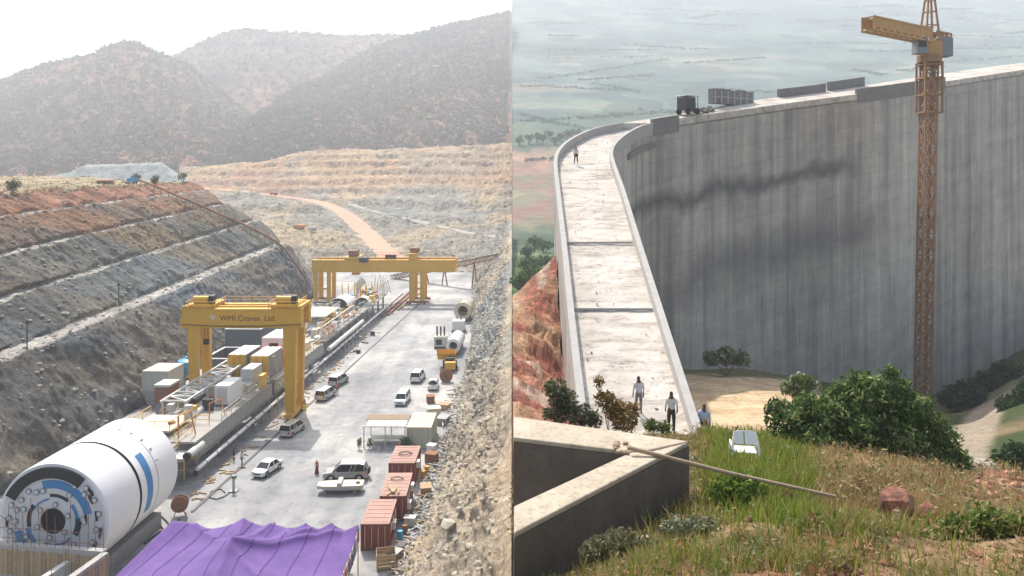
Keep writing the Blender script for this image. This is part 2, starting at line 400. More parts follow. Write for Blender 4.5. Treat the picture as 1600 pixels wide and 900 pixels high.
paint('bench_stone', (0.28, 0.26, 0.225), 0.95, 0, .35, .35, .3)
for i in range(1800):
    p = W[q.randint(2, len(W) - 30), q.randint(90, 610)]; mb.rock((p[0], p[1], p[2] + .02), q.uniform(.12, .5), q.random(), .8)
tag(mb.build('bench_rubble', 'bench_stone', fix=False), 'fallen stones lying along the terraces', 'stones', kind='stuff')

# ---- broken rock side on the right of the pit, up to the fault line x = 0
ty = np.linspace(25, 284, 760); tx = np.interp(ty, [25, 69, 85, 108, 150, 200, 254, 284], [-11.5, -9.4, -8.9, -8.1, -8.3, -10.3, -12.7, -15.0])
ff = np.linspace(0, 1, 120)
hz = np.interp(ty, [25, 60, 110, 200, 284], [14.5, 13.5, 12.5, 14.5, 19.0])
X = tx[None, :] * (1 - ff[:, None]); Y = np.repeat(ty[None, :], 120, 0); Z = hz[None, :] * ff[:, None] ** 0.92
W = np.stack([X, Y, Z], -1); N = grid_normals(W)
w = (np.clip(ff * 6, 0, 1) * (1 - sstep(.86, .99, ff)))[:, None]
nz = fbm(Y * .35, Z * .55 + X * .2, 5, 51, .6, True) * .75 + fbm(Y * .09, Z * .15, 3, 53) * 1.1 + fbm(Y * 1.1, Z * 1.4, 4, 54, .6, True) * .34
W += N * (nz * w)[..., None]
q = sstep(-.35, .35, fbm(Y * .05 - Z * .10, Z * .12, 4, 61)); near = sstep(125, 60, Y)
C = lerp3((0.42, 0.35, 0.26), (0.25, 0.255, 0.245), q); C = C * (1 - .55 * near[..., None]) + np.array((0.47, 0.36, 0.24)) * (.55 * near[..., None])
C = C * (1 + .35 * fbm(Y * .4, Z * .5, 4, 63)[..., None])
tag(grid_mesh('rubble_slope', W, C, 'spoil_ground', skirt=-11, side=-1), 'loose sunlit rubble slope on the right of the pit', kind='structure')
RUB = W
# loose stones over that slope and along its foot
mb = MB(); q = random.Random(11)
for i in range(2600):
    a = int(q.random() ** 1.2 * 114); c_ = int(q.random() ** 1.3 * 690); p = RUB[a, c_]
    if p[0] > -0.9: continue
    mb.rock((p[0], p[1], p[2] + .05), q.uniform(.10, .34) * (2.2 if q.random() < .05 else 1), q.random(), .75)
paint('pale_stone', (0.42, 0.38, 0.31), 0.95, 0, .35, .35, .3)
paint('grey_stone', (0.25, 0.255, 0.25), 0.95, 0, .35, .35, .3)
tag(mb.build('loose_stones', 'pale_stone', fix=False), 'loose pale stones strewn over the rubble slope', 'stones', kind='stuff')
mb = MB()
for i in range(1100):
    c_ = int(q.random() * 759); p = RUB[int(q.random() ** 2 * 50), c_]
    mb.rock((p[0] - abs(q.gauss(0, .5)) * (1 if q.random() < .3 else -.6), p[1], p[2] + .02), q.uniform(.10, .30), q.random(), .7)
tag(mb.build('rubble', 'grey_stone', fix=False), 'grey broken rock lying along the foot of the rubble slope', 'rubble', kind='stuff')

# ---- excavated bowl at the far end
uc = [280, 400, 480, 540, 600, 650, 700, 760, 800]
BOWL = [(278, [425] * 9), (330, [386, 386, 385, 391, 396, 396, 392, 386, 381]), (390, [352, 350, 356, 362, 366, 366, 362, 360, 356]),
        (440, [318, 318, 325, 335, 340, 338, 333, 329, 324]), (490, [299, 302, 312, 316, 313, 308, 304, 301, 299]), (550, [285, 283, 281, 280, 279, 276, 273, 271, 268]),
        (600, [274, 265, 252, 247, 246, 244, 241, 240, 238]), (640, [266, 257, 240, 236, 236, 235, 232, 229, 226]), (720, [266, 258, 244, 240, 240, 238, 235, 232, 229])]
us = np.linspace(280, 800, 420)
A = np.stack([row(us, [(u, v, Yd) for u, v in zip(uc, vv)]) for Yd, vv in BOWL]); A = catmull(A, 330)
def bowl_Y(u, v):
    j = int(np.clip(np.interp(u, us, np.arange(len(us))), 0, len(us) - 1)); col = A[:, j]
    return float(np.interp(-v, -col[:, 1], col[:, 2]))
road_px = [(318, 295), (360, 298), (420, 305), (480, 313), (512, 321), (538, 335), (560, 353), (582, 375), (600, 393), (625, 412), (655, 424)]
W = unproj(A)
rp = np.array([unproj(np.array([u, v, bowl_Y(u, v)])) for u, v in catmull(np.array(road_px, float), 90)])
d = np.min(np.linalg.norm(W[:, :, None, :2] - rp[None, None, ::3, :2], axis=-1), axis=2)
rw = sstep(5.0, 12.0, d)
X, Y, Z = W[..., 0], W[..., 1], W[..., 2]
nz = fbm(X * .06, Y * .045, 5, 71, .55, True) * 2.4 + fbm(X * .3, Y * .2, 4, 73, .6, True) * 1.3
W[..., 2] += nz * rw * sstep(280, 300, Y) * sstep(722, 640, Y)
fr_ = (W[..., 2] / 6.5 + .25 * fbm(X * .01, Y * .01, 3, 88)) % 1.0; W[..., 2] += (sstep(.25, .75, fr_) - fr_) * 2.4 * rw * sstep(395, 430, Y) * sstep(640, 600, Y)
terr = 0.7 * sstep(.3, .8, np.sin(W[..., 2] * .62 + fbm(X * .02, Y * .02, 3, 75) * 3)) * sstep(300, 420, Y)
q = fbm(X * .018, Y * .014, 5, 77); q2 = fbm(X * .05, Y * .04, 4, 79)
C = lerp3((0.37, 0.34, 0.29), (0.52, 0.41, 0.27), sstep(-.3, .3, q + q2 * .5))
up = sstep(460, 545, Y + q * 70); C = C * (1 - up[..., None]) + lerp3((0.52, 0.33, 0.20), (0.58, 0.42, 0.26), sstep(-.3, .3, q2)) * up[..., None]
redband = up * sstep(585, 560, Y) * sstep(-.2, .3, q); C = C * (1 - .5 * redband[..., None]) + np.array((0.45, 0.24, 0.14)) * .5 * redband[..., None]
gr = sstep(.06, .25, fbm(X * .03 + 8, Y * .02, 4, 81)) * (1 - .5 * up); C = C * (1 - .6 * gr[..., None]) + np.array((0.26, 0.275, 0.27)) * .6 * gr[..., None]
C *= (1 + .16 * terr[..., None]) * .70 * (1 + .40 * fbm(X * .28, Y * .2, 4, 87)[..., None])
tag(grid_mesh('excavated_bowl', W, C, 'rock_ground', skirt=-11, side=-1), 'tan and grey excavated ground beyond the pit', kind='structure')
BOWLW = W
mb = MB(); q = random.Random(17)
for i in range(1300):
    p = W[int(q.random() ** 1.5 * 260), int(q.random() * 412)]
    if min((p[0] - a) ** 2 + (p[1] - b__) ** 2 for a, b__ in rp[::6, :2]) < 64: continue
    mb.rock((p[0], p[1], p[2] + .1), q.uniform(.25, .8), q.random(), .75)
tag(mb.build('bowl_rubble', 'bench_stone', fix=False), 'broken rock scattered over the far excavated ground', 'stones', kind='stuff')
paint('red_dirt', (0.56, 0.29, 0.20), 0.95, 0, .15, .15, .2, (0.42, 0.30, 0.22))
rr_ = catmull(rp, 150); dd = np.gradient(rr_, axis=0); nn = np.stack([-dd[:, 1], dd[:, 0]], -1); nn /= np.linalg.norm(nn, axis=1, keepdims=True)
wd = np.interp(np.arange(150), [0, 60, 149], [4.6, 5.4, 6.4])
S = np.stack([np.concatenate([rr_[:, :2] + nn * (wd * s)[:, None], rr_[:, 2:] + .45 - .5 * (abs(s) > .95)], 1) for s in np.linspace(-1, 1, 9)])
S[..., :2] += fbm(S[..., 0] * .2, S[..., 1] * .2, 3, 83)[..., None] * .5
tag(grid_mesh('dirt_road', S, np.full(S.shape, .4), 'red_dirt', side=-1), 'reddish dirt haul road winding down into the pit', kind='structure')
# pale haul bench crossing the right of the bowl
paint('pale_gravel', (0.36, 0.335, 0.30), 0.95, 0, .15, .2, .25)
bp = catmull(np.array([(545, 322), (590, 334), (640, 345), (690, 357), (740, 369), (799, 375)], float), 90)
bw = np.array([unproj(np.array([u, v, bowl_Y(u, v)])) for u, v in bp]); bw[:, 2] += 1.3
S = np.stack([bw + np.array((0, s * 7.0, s * .4)) for s in np.linspace(-.5, .5, 7)]); S[..., 2] += fbm(S[..., 0] * .2, S[..., 1] * .2, 3, 85) * .35; S[0, :, 2] -= .9; S[-1, :, 2] -= .6
tag(grid_mesh('haul_bench', S, np.full(S.shape, .4), 'pale_gravel', side=-1), 'pale gravel haul bench across the far rock', kind='structure')

# ---- hills behind the pit
def hill(name, label, uA, uB, base, ridge, nu, nv, seed, cols, amp, back=220):
    us = np.linspace(uA, uB, nu); b0 = row(us, base); r0 = row(us, ridge); rows = []
    for f in np.linspace(0, 1, 7):
        g = f; rows.append(b0 * (1 - g) + r0 * g + np.stack([0 * us, 0 * us - 14 * np.sin(np.pi * f), 0 * us], -1) * (0 if f in (0, 1) else 1))
    W = unproj(np.array(rows)); bk = W[-1].copy(); bk[:, 1] += back; bk[:, 2] -= (bk[:, 2] - 20) * .45; W = np.concatenate([W, bk[None]])
    W = linres(W, nv); X, Y, Z = W[..., 0], W[..., 1], W[..., 2]
    t = np.linspace(0, 1, nv)[:, None]; w = np.sin(np.clip(t / .875, 0, 1) * np.pi) ** .6
    W[..., 2] += (fbm(X * .006, Y * .0045, 5, seed, .55, True) * amp + fbm(X * .03, Y * .03, 4, seed + 5) * amp * .2) * (w * .9 + .06)
    q = sstep(-.4, .4, fbm(X * .007, Y * .006, 5, seed + 9)); q2 = sstep(-.3, .3, fbm(X * .02, Y * .02, 4, seed + 11))
    C = lerp3(cols[0], cols[1], q) * (.75 + .5 * q2[..., None])
    o = grid_mesh(name, W, C, 'scrub_hill', skirt=-11, side=-1); tag(o, label, kind='structure'); return W
hc = ((0.095, 0.062, 0.045), (0.21, 0.105, 0.058))
HC = hill('hill', 'brown scrub-covered hill rising behind the pit on the right', 230, 800, [(230, 276, 720), (330, 270, 750), (480, 252, 750), (800, 238, 750)],
          [(230, 274, 920), (300, 250, 980), (350, 216, 1040), (400, 182, 1110), (440, 154, 1190), (480, 131, 1270), (520, 109, 1380), (560, 89, 1420), (600, 69, 1450), (640, 55, 1470), (700, 38, 1490), (760, 26, 1500), (800, 18, 1500)], 330, 200, 101, hc, 16)
HA = hill('hill', 'hazy rounded hill standing on the left of the skyline', -260, 500, [(-260, 300, 560), (0, 298, 600), (300, 286, 680), (500, 270, 760)],
          [(-260, 205, 1150), (-100, 150, 1200), (0, 129, 1250), (60, 105, 1260), (120, 90, 1260), (145, 86, 1260), (165, 73, 1260), (190, 64, 1260), (215, 66, 1260), (250, 83, 1260), (290, 102, 1250), (330, 134, 1230), (380, 172, 1200), (430, 210, 1180), (500, 255, 1150)], 330, 200, 131, hc, 20)
HB = hill('hill', 'faint far ridge between the two nearer hills', 120, 800, [(120, 250, 1080), (450, 230, 1120), (800, 200, 1250)],
          [(120, 165, 1600), (200, 122, 1610), (270, 92, 1620), (300, 75, 1630), (330, 60, 1640), (370, 47, 1650), (400, 44, 1660), (440, 50, 1680), (500, 54, 1700), (560, 55, 1720), (620, 54, 1740), (700, 58, 1760), (800, 66, 1780)], 300, 150, 161, hc, 22)
def scrub(name, label, W, n, size, seed, ridge_n=0, cols=((0.070, 0.058, 0.038), (0.12, 0.072, 0.048), (0.085, 0.070, 0.055), (0.17, 0.095, 0.055))):
    q = np.random.default_rng(seed); r, c = W.shape[:2]
    i = (q.random(n) ** .8 * r * .86).astype(int); j = (q.random(n) * (c - 1)).astype(int)
    if ridge_n: i[:ridge_n] = (r * q.uniform(.82, .875, ridge_n)).astype(int)
    p = W[i, j].copy(); p[:, 2] += size * .5; p[:, 0] = np.minimum(p[:, 0], -size * 2.5)
    cc = np.asarray(cols)[q.integers(0, len(cols), n)]
    V, T, C = leaf_cloud(p, size * q.uniform(.5, 1.2, n), cc, per=7, spread=1.1, seed=seed, stretch=(1.2, 1.2, .8))
    tag(soup(name, V, T, C, 'leaf'), label, 'scrub', kind='stuff')
scrub('scrub', 'dry scrub covering the nearer hillside', HC, 12000, 3.2, 3, 300)
scrub('scrub', 'hazy scrub covering the rounded hill', HA, 8000, 3.2, 4, 260)
scrub('scrub', 'faint scrub along the far ridge', HB, 3500, 4.0, 5, 300)
# pale spoil heap at the foot of the left hill
us = np.linspace(40, 300, 90)
A = np.stack([row(us, [(40, 292, 480), (300, 290, 480)]), row(us, [(40, 284, 500), (105, 272, 500), (130, 260, 500), (255, 256, 500), (285, 276, 500), (300, 288, 500)]),
              row(us, [(40, 283, 530), (110, 270, 530), (135, 258, 530), (250, 254, 530), (285, 276, 530), (300, 288, 530)]), row(us, [(40, 300, 570), (300, 300, 570)])])
W = unproj(linres(A, 60)); W[..., 2] += fbm(W[..., 0] * .15, W[..., 1] * .15, 4, 91) * .9
tag(grid_mesh('spoil_heap', W, np.tile((0.29, 0.31, 0.305), W.shape[:2] + (1,)), 'rock_ground', skirt=-11, side=-1), 'long pale grey-green spoil heap at the foot of the hill', 'heap', kind='thing')
# flat land between the terraces' top and the hills
us = np.linspace(-900, -20, 260); ys = np.linspace(225, 720, 90); X, Y = np.meshgrid(us, ys)
Z = 30.5 + (Y - 225) * .004 + fbm(X * .02, Y * .02, 4, 95) * 1.2 - sstep(235, 275, 800 + 1200 * X / Y) * 42
tag(grid_mesh('plateau', np.stack([X, Y, Z], -1), np.tile((0.30, 0.27, 0.20), X.shape + (1,)), 'rock_ground', side=-1), 'dry level ground above the terraces', kind='structure')

# ================================================================== right of the fault: hillside, gorge, plain
# far plain climbing into the haze
vk = [(520, 75), (470, 120), (430, 180), (380, 270), (330, 360), (280, 460), (240, 545), (200, 660), (160, 810), (120, 1000), (80, 1250), (40, 1560), (0, 1900), (-40, 2180), (-75, 2380), (-60, 2450)]
us = np.linspace(800, 1780, 330); A = np.stack([np.stack([us, np.full_like(us, v), np.full_like(us, Yd)], -1) for v, Yd in vk])
A = catmull(A, 300); W = unproj(A); X, Y, Z = W[..., 0], W[..., 1], W[..., 2]
W[..., 2] += fbm(X * .006, Y * .006, 5, 201) * Y * .0012
vv = A[..., 1]; uu = A[..., 0]
W[..., 2] -= sstep(868, 880, uu) * sstep(215, 165, Y) * 60; W[..., 2] = np.maximum(W[..., 2], -11.4)
q = fbm(X * .010, Y * .011, 6, 203, .65); q2 = fbm(X * .007 + Y * .002, Y * .014, 4, 205, .6); q3 = fbm(uu * .012, vv * .045, 4, 207)
C = lerp3((0.045, 0.078, 0.085), (0.095, 0.135, 0.135), sstep(-.4, .4, q))  # blue-green fields, with some of the haze tint put into the colour
gn = sstep(150, 215, vv + q * 60) * .65; C = C * (1 - gn[..., None]) + lerp3((.045, .085, .04), (.10, .15, .055), sstep(-.3, .3, q2)) * gn[..., None]; fld = sstep(.10, .22, q2); C = C * (1 - .35 * fld[..., None]) + np.array((0.19, 0.22, 0.18)) * .35 * fld[..., None]
pk = sstep(.30, .5, q2 - q * .5) * .22; C = C * (1 - pk[..., None]) + np.array((0.36, 0.25, 0.20)) * pk[..., None]
# bare reddish clearing next to the dam, and grass further down
q3 = q3 + fbm(X * .12, Y * .05, 4, 208, .65) * .5; pr = sstep(905, 850, uu) * sstep(222, 240, vv + q3 * 22) * sstep(385, 350, vv + q3 * 30); C = C * (1 - pr[..., None]) + lerp3((0.36, 0.20, 0.16), (0.26, 0.23, 0.15), sstep(-.25, .2, q3)) * pr[..., None]
gw = sstep(385, 400, vv + q3 * 10); C = C * (1 - gw[..., None]) + np.array((0.05, 0.10, 0.025)) * gw[..., None]
tag(grid_mesh('plain', W, C, 'plain_ground', skirt=-11, side=1), 'hazy green plain stretching away behind the dam', kind='structure')
PLAIN = W; PLAIN_UV = A
q_ = np.random.default_rng(77); pts_ = []
for k_ in range(85):       # hedgerows and tree lines between the fields
    r0_ = q_.integers(95, 270); c0_ = q_.integers(0, 300); n0 = q_.integers(25, 120); t_ = np.linspace(0, 1, n0); rr_ = r0_ + t_ * q_.normal(0, 5); c2_ = c0_ + t_ * q_.integers(15, 80)
    ok = (c2_ < 326) & (rr_ > 92) & (rr_ < 280); pts_.append(W[rr_[ok].astype(int), c2_[ok].astype(int)] + np.stack([q_.normal(0, 3, ok.sum()), q_.normal(0, 2.5, ok.sum()), np.full(ok.sum(), 1.0)], -1))
pts_ = np.concatenate(pts_); pts_ = pts_[pts_[:, 0] > 8]
V, T, C_ = leaf_cloud(pts_, np.interp(pts_[:, 1], [500, 2400], [1.0, 2.6]) * q_.uniform(.6, 1.3, len(pts_)), np.array(((.05, .08, .06), (.075, .105, .075)))[q_.integers(0, 2, len(pts_))], 7, 1.3, 78, (1.8, 1.4, .6)); tag(soup('hedgerows', V, T, C_, 'leaf'), 'faint hedgerows and tree lines across the hazy plain', 'hedges', kind='stuff')

# dam outline in plan: right and left edge of the crest, from the crest plane z = 17 + 0.271 y
def crest_z(y): return 17.0 + 0.271 * y
def crest_pt(u, v):
    y = 22800.0 / (v + 55.0); return np.array(((u - 800) / 1200 * y, y))
RE = np.array([crest_pt(*p) for p in [(1104, 700), (1085, 640), (1040, 500), (1000, 375), (975, 295), (961, 256), (957, 236), (966, 220), (986, 205), (1012, 194), (1062, 185), (1140, 174), (1240, 160), (1340, 147), (1420, 136), (1480, 127), (1600, 109), (1720, 93)]])
LE = np.array([crest_pt(*p) for p in [(912, 700), (905, 640), (890, 500), (878, 375), (870, 300), (866, 252), (873, 233), (890, 218), (922, 203), (962, 194), (1012, 186), (1085, 174), (1170, 158), (1265, 146), (1345, 134), (1405, 125), (1530, 107), (1660, 90)]])
ND = 260
REs = catmull(RE, ND); LEs = catmull(LE, ND)
def wall_y(u):
    x = REs[:, 0]; uu_ = 800 + 1200 * x / REs[:, 1]; k = 150 + np.argmin(np.abs(uu_[150:] - u)); return REs[k, 1]

# gorge floor and sandy bank between the dam and the viewer
gu = [None, 1120, 1180, 1250, 1350, 1450, 1520, 1600, 1720]
GR = [(33, 710, [705, 705, 706, 722, 745, 790, 800, 800]), (45, 668, [664, 662, 668, 690, 712, 752, 745, 730]), (60, 636, [632, 628, 632, 660, 690, 702, 690, 660]), (80, 606, [600, 599, 606, 632, 655, 655, 620, 590])]
rows = []
for Yd, v_first, vv_ in GR:
    rows.append([P(800 + 1200 * 7.2 / Yd, v_first, Yd)] + [P(u, v, Yd) for u, v in zip(gu[1:], vv_)])
rows.append([P(800 + 1200 * 9.5 / 96, 578, 96)] + [P(u, v, wall_y(u) + 2.5) for u, v in zip(gu[1:], [573, 578, 590, 606, 618, 590, 543, 480])])
A = catmull(np.array(rows), 170); A = catmull(A.transpose(1, 0, 2), 190).transpose(1, 0, 2); W = A
X, Y, Z = W[..., 0], W[..., 1], W[..., 2]
W[..., 2] += fbm(X * .15, Y * .15, 5, 211) * .5 * sstep(30, 40, Y)
uu = 800 + 1200 * X / Y
sand = sstep(1300, 1215, uu + fbm(X * .2, Y * .2, 4, 213) * 40)
rut = np.sin((Y * .35 + (X - 14) ** 2 * .04) * 1.6 + fbm(X * .15, Y * .15, 4, 215) * 3) * .6 + fbm(X * .8, Y * .8, 4, 216); 
Cs = lerp3((0.50, 0.36, 0.22), (0.60, 0.46, 0.30), sstep(-.6, .6, rut)); Cg = lerp3((0.05, 0.07, 0.025), (0.20, 0.15, 0.09), sstep(-.2, .4, fbm(X * .12, Y * .12, 4, 217)))
path = sstep(9, 5, np.abs(uu - (1500 + (Y - 60) * 1.9)) * Y / 400.) * sstep(48, 56, Y) * sstep(118, 100, Y); Cg = Cg * (1 - .8 * path[..., None]) + np.array((0.38, 0.31, 0.24)) * .8 * path[..., None]
C = Cg * (1 - sand[..., None]) + Cs * sand[..., None]
edge = sstep(88, 94, Y + fbm(X * .3, Y * .3, 3, 219) * 4); C = C * (1 - .8 * edge[..., None]) + np.array((0.07, 0.085, 0.03)) * .8 * edge[..., None]
W[..., 2] += sand * rut * .07
tag(grid_mesh('sandy_bank', W, C, 'soil', skirt=-11, side=1), 'bare sandy bank and overgrown gorge floor under the dam', kind='structure')
GORGE = W

# near hillside
fu = [800, 900, 1000, 1080, 1150, 1250, 1350, 1450, 1520, 1600, 1720]
FR = [(5.5, [1120] * 11), (9.5, [980, 960, 920, 905, 900, 898, 896, 895, 893, 890, 885]), (13.0, [930, 900, 860, 835, 822, 818, 818, 822, 826, 828, 825]),
      (17.5, [860, 830, 785, 752, 745, 752, 758, 768, 782, 790, 795]), (22.5, [790, 765, 735, 712, 708, 712, 716, 730, 748, 755, 760]),
      (27.5, [720, 715, 700, 692, 692, 698, 700, 712, 740, 748, 752]), (31.5, [668, 676, 682, 684, 694, 703, 708, 722, 760, 768, 770]), (35.5, [690, 700, 715, 724, 728, 733, 738, 755, 800, 806, 806])]
us = np.linspace(800, 1720, 260)
A = np.stack([row(us, [(u, v, Yd) for u, v in zip(fu, vv_)]) for Yd, vv_ in FR]); W = unproj(catmull(A, 200))
X, Y, Z = W[..., 0], W[..., 1], W[..., 2]
W[..., 2] += fbm(X * .5, Y * .5, 5, 221) * .28 + fbm(X * 2.2, Y * 2.2, 3, 222) * .05
q = sstep(-.3, .4, fbm(X * .35, Y * .35, 4, 223)); C = lerp3((0.15, 0.105, 0.055), (0.30, 0.20, 0.115), q)
rd = sstep(.1, .4, fbm(X * .3 + 4, Y * .3, 4, 225)) * sstep(14, 11, Y); C = C * (1 - rd[..., None]) + np.array((0.38, 0.20, 0.13)) * rd[..., None]
tag(grid_mesh('hillside', W, C, 'soil', skirt=-11, side=1), 'grassy near hillside in the foreground', kind='structure')
HILL = W
def hill_z(x, y):
    d = (HILL[..., 0] - x) ** 2 + (HILL[..., 1] - y) ** 2; return float(HILL[..., 2].flat[np.argmin(d)])

# cut rock face between the fault and the dam's left side
rows = []
for Yd, pts in [(23, [(800, 700), (830, 702), (930, 705)]), (30, [(800, 640), (850, 655), (918, 668)]), (38, [(800, 590), (845, 610), (898, 635)]), (48, [(800, 530), (838, 560), (882, 600)]), (56, [(800, 488), (834, 478), (873, 505)]), (62, [(800, 462), (834, 430), (868, 398)]), (64, [(800, 470), (834, 440), (868, 410)]), (72, [(800, 560), (834, 560), (866, 560)])]:
    rows.append([P(u, v, Yd) for u, v in pts])
A = linres(np.array(rows), 150); A = linres(A.transpose(1, 0, 2), 60).transpose(1, 0, 2); W = A
X, Y, Z = W[..., 0], W[..., 1], W[..., 2]
W[..., 2] += fbm(X * .9, Y * .5, 6, 231, .65) * .8 * sstep(24, 30, Y) * sstep(64, 55, Y); W[..., 0] += fbm(Y * .5, Z * .6, 4, 232) * .35 * sstep(0, .6, X)
q = sstep(-.3, .3, fbm(X * .5, Y * .3 + Z * .2, 4, 233)); C = lerp3((0.33, 0.13, 0.09), (0.46, 0.28, 0.17), q); q = sstep(.1, .4, fbm(X * .8, Y * .25, 4, 235)); C = C * (1 - .6 * q[..., None]) + np.array((0.55, 0.46, 0.37)) * .6 * q[..., None]
tag(grid_mesh('rock_cutting', W, C, 'spoil_ground', skirt=-11, side=1), 'orange and red cut rock beside the dam', kind='structure')
ROCKCUT = W
# ================================================================== the dam
m, n, l, b = nodes('dam_concrete')
uv = n.new('ShaderNodeUVMap'); uv.uv_map = 'UVMap'; o = uv.outputs[0]
s1 = noise_node(n, l, o, 1.0, 6, 0.62, (0.33, 0.014, 1)); s2 = noise_node(n, l, o, 1.0, 5, 0.6, (0.16, 0.012, 1)); s3 = noise_node(n, l, o, 1.0, 8, 0.7, (0.22, 0.30, 1)); s4 = noise_node(n, l, o, 1.0, 6, 0.7, (1.15, 0.045, 1))
c = ramp(n, l, s2.outputs[0], [(0.30, (0.35, 0.325, 0.305)), (0.50, (0.45, 0.42, 0.39)), (0.70, (0.54, 0.51, 0.475))]).outputs[0]
k = ramp(n, l, s1.outputs[0], [(0.32, (0.62, 0.62, 0.63)), (0.50, (1, 1, 1)), (0.64, (1.12, 1.12, 1.12)), (0.74, (1.45, 1.45, 1.46))]).outputs[0]; c = mix(n, l, c, k, 1.0, 'MULTIPLY')
k = ramp(n, l, s4.outputs[0], [(0.30, (0.78, 0.78, 0.8)), (0.55, (1, 1, 1)), (0.72, (1.25, 1.25, 1.25))]).outputs[0]; c = mix(n, l, c, k, 1.0, 'MULTIPLY')
k = ramp(n, l, s3.outputs[0], [(0.33, (0.80, 0.80, 0.80)), (0.6, (1.06, 1.05, 1.03))]).outputs[0]; c = mix(n, l, c, k, 1.0, 'MULTIPLY')
br = n.new('ShaderNodeTexBrick'); br.inputs['Scale'].default_value = 1.0; br.inputs['Brick Width'].default_value = 13.0; br.inputs['Row Height'].default_value = 2.4; br.inputs['Mortar Size'].default_value = 0.06; br.inputs['Mortar Smooth'].default_value = 0.5
br.inputs['Color1'].default_value = (1, 1, 1, 1); br.inputs['Color2'].default_value = (.88, .88, .89, 1); br.inputs['Mortar'].default_value = (.72, .72, .73, 1); l.new(o, br.inputs['Vector']); c = mix(n, l, c, br.outputs[0], .75, 'MULTIPLY')
# seepage stains at two lift joints: ragged, only along part of the wall
sp = n.new('ShaderNodeSeparateXYZ'); l.new(o, sp.inputs[0])
def mth(op, a, b_=None, c_=None):
    x = n.new('ShaderNodeMath'); x.operation = op
    for i, v in enumerate((a, b_, c_)):
        if v is None: continue
        if hasattr(v, 'is_linked'): l.new(v, x.inputs[i])
        else: x.inputs[i].default_value = v
    return x.outputs[0]
def stain(cv, half, u0, u1, seed, strength):
    nz_ = noise_node(n, l, o, 1.0, 9, 0.62, (0.11, 0.07, 1)); nz_.inputs['Distortion'].default_value = seed
    y = mth('ADD', sp.outputs[1], mth('MULTIPLY', mth('SUBTRACT', nz_.outputs[0], 0.5), 8.0))
    d = mth('ABSOLUTE', mth('SUBTRACT', y, cv)); mr = n.new('ShaderNodeMapRange'); mr.inputs[1].default_value = half; mr.inputs[2].default_value = half * .1; mr.inputs[3].default_value = 0; mr.inputs[4].default_value = strength; l.new(d, mr.inputs[0])
    a = n.new('ShaderNodeMapRange'); a.inputs[1].default_value = u0; a.inputs[2].default_value = u0 + 6; l.new(sp.outputs[0], a.inputs[0])
    e = n.new('ShaderNodeMapRange'); e.inputs[1].default_value = u1; e.inputs[2].default_value = u1 - 6; l.new(sp.outputs[0], e.inputs[0])
    return mth('MULTIPLY', mth('MULTIPLY', mr.outputs[0], a.outputs[0]), e.outputs[0])
c = mix(n, l, c, (0.075, 0.078, 0.088), stain(10.0, 1.7, 50, 105, 0.4, 0.72))
c = mix(n, l, c, (0.085, 0.088, 0.10), stain(20.5, 4.6, 66, 112, 0.9, 0.5))
l.new(c, b.inputs['Base Color']); b.inputs['Roughness'].default_value = 0.92; b.inputs['Specular IOR Level'].default_value = 0.2
bump(n, l, s4.outputs[0], b, 0.5, 0.06)

m, n, l, b = nodes('crest_concrete')
tc = n.new('ShaderNodeTexCoord'); o = tc.outputs['Object']
a1 = noise_node(n, l, o, 0.35, 6, 0.65); a2 = noise_node(n, l, o, 2.2, 9, 0.78); a3 = noise_node(n, l, o, 0.9, 6, 0.7, (0.35, 1.6, 1))
c = ramp(n, l, a1.outputs[0], [(0.3, (0.44, 0.395, 0.35)), (0.55, (0.58, 0.53, 0.475)), (0.75, (0.66, 0.62, 0.57))]).outputs[0]
c = mix(n, l, c, ramp(n, l, a2.outputs[0], [(0.34, (0.45, 0.43, 0.42)), (0.46, (1, 1, 1))]).outputs[0], 1.0, 'MULTIPLY')
c = mix(n, l, c, ramp(n, l, a3.outputs[0], [(0.36, (0.68, 0.64, 0.62)), (0.5, (1, 1, 1)), (0.7, (1.08, 1.07, 1.06))]).outputs[0], 1.0, 'MULTIPLY')
l.new(c, b.inputs['Base Color']); b.inputs['Roughness'].default_value = 0.95; bump(n, l, a2.outputs[0], b, 0.8, 0.10); b.inputs['Specular IOR Level'].default_value = 0.2
paint('parapet_concrete', (0.40, 0.385, 0.365), 0.92, 0, .2, 1.2, .35, (0.20, 0.19, 0.18), .02)
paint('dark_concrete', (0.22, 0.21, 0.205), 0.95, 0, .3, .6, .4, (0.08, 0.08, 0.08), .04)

dam = thing('concrete_dam', 'tall curved concrete dam with pale walkway along its crest', 'dam', (0, 0, 0))
seg = np.linalg.norm(np.diff(REs, axis=0), axis=1); arc_s = np.concatenate([[0], np.cumsum(seg)])
def nrm2(E):
    d = np.gradient(E, axis=0); nn_ = np.stack([d[:, 1], -d[:, 0]], -1); return nn_ / np.linalg.norm(nn_, axis=1, keepdims=True)
RN = nrm2(REs); LN = nrm2(LEs)
cz = crest_z(REs[:, 1]); czl = crest_z(LEs[:, 1])
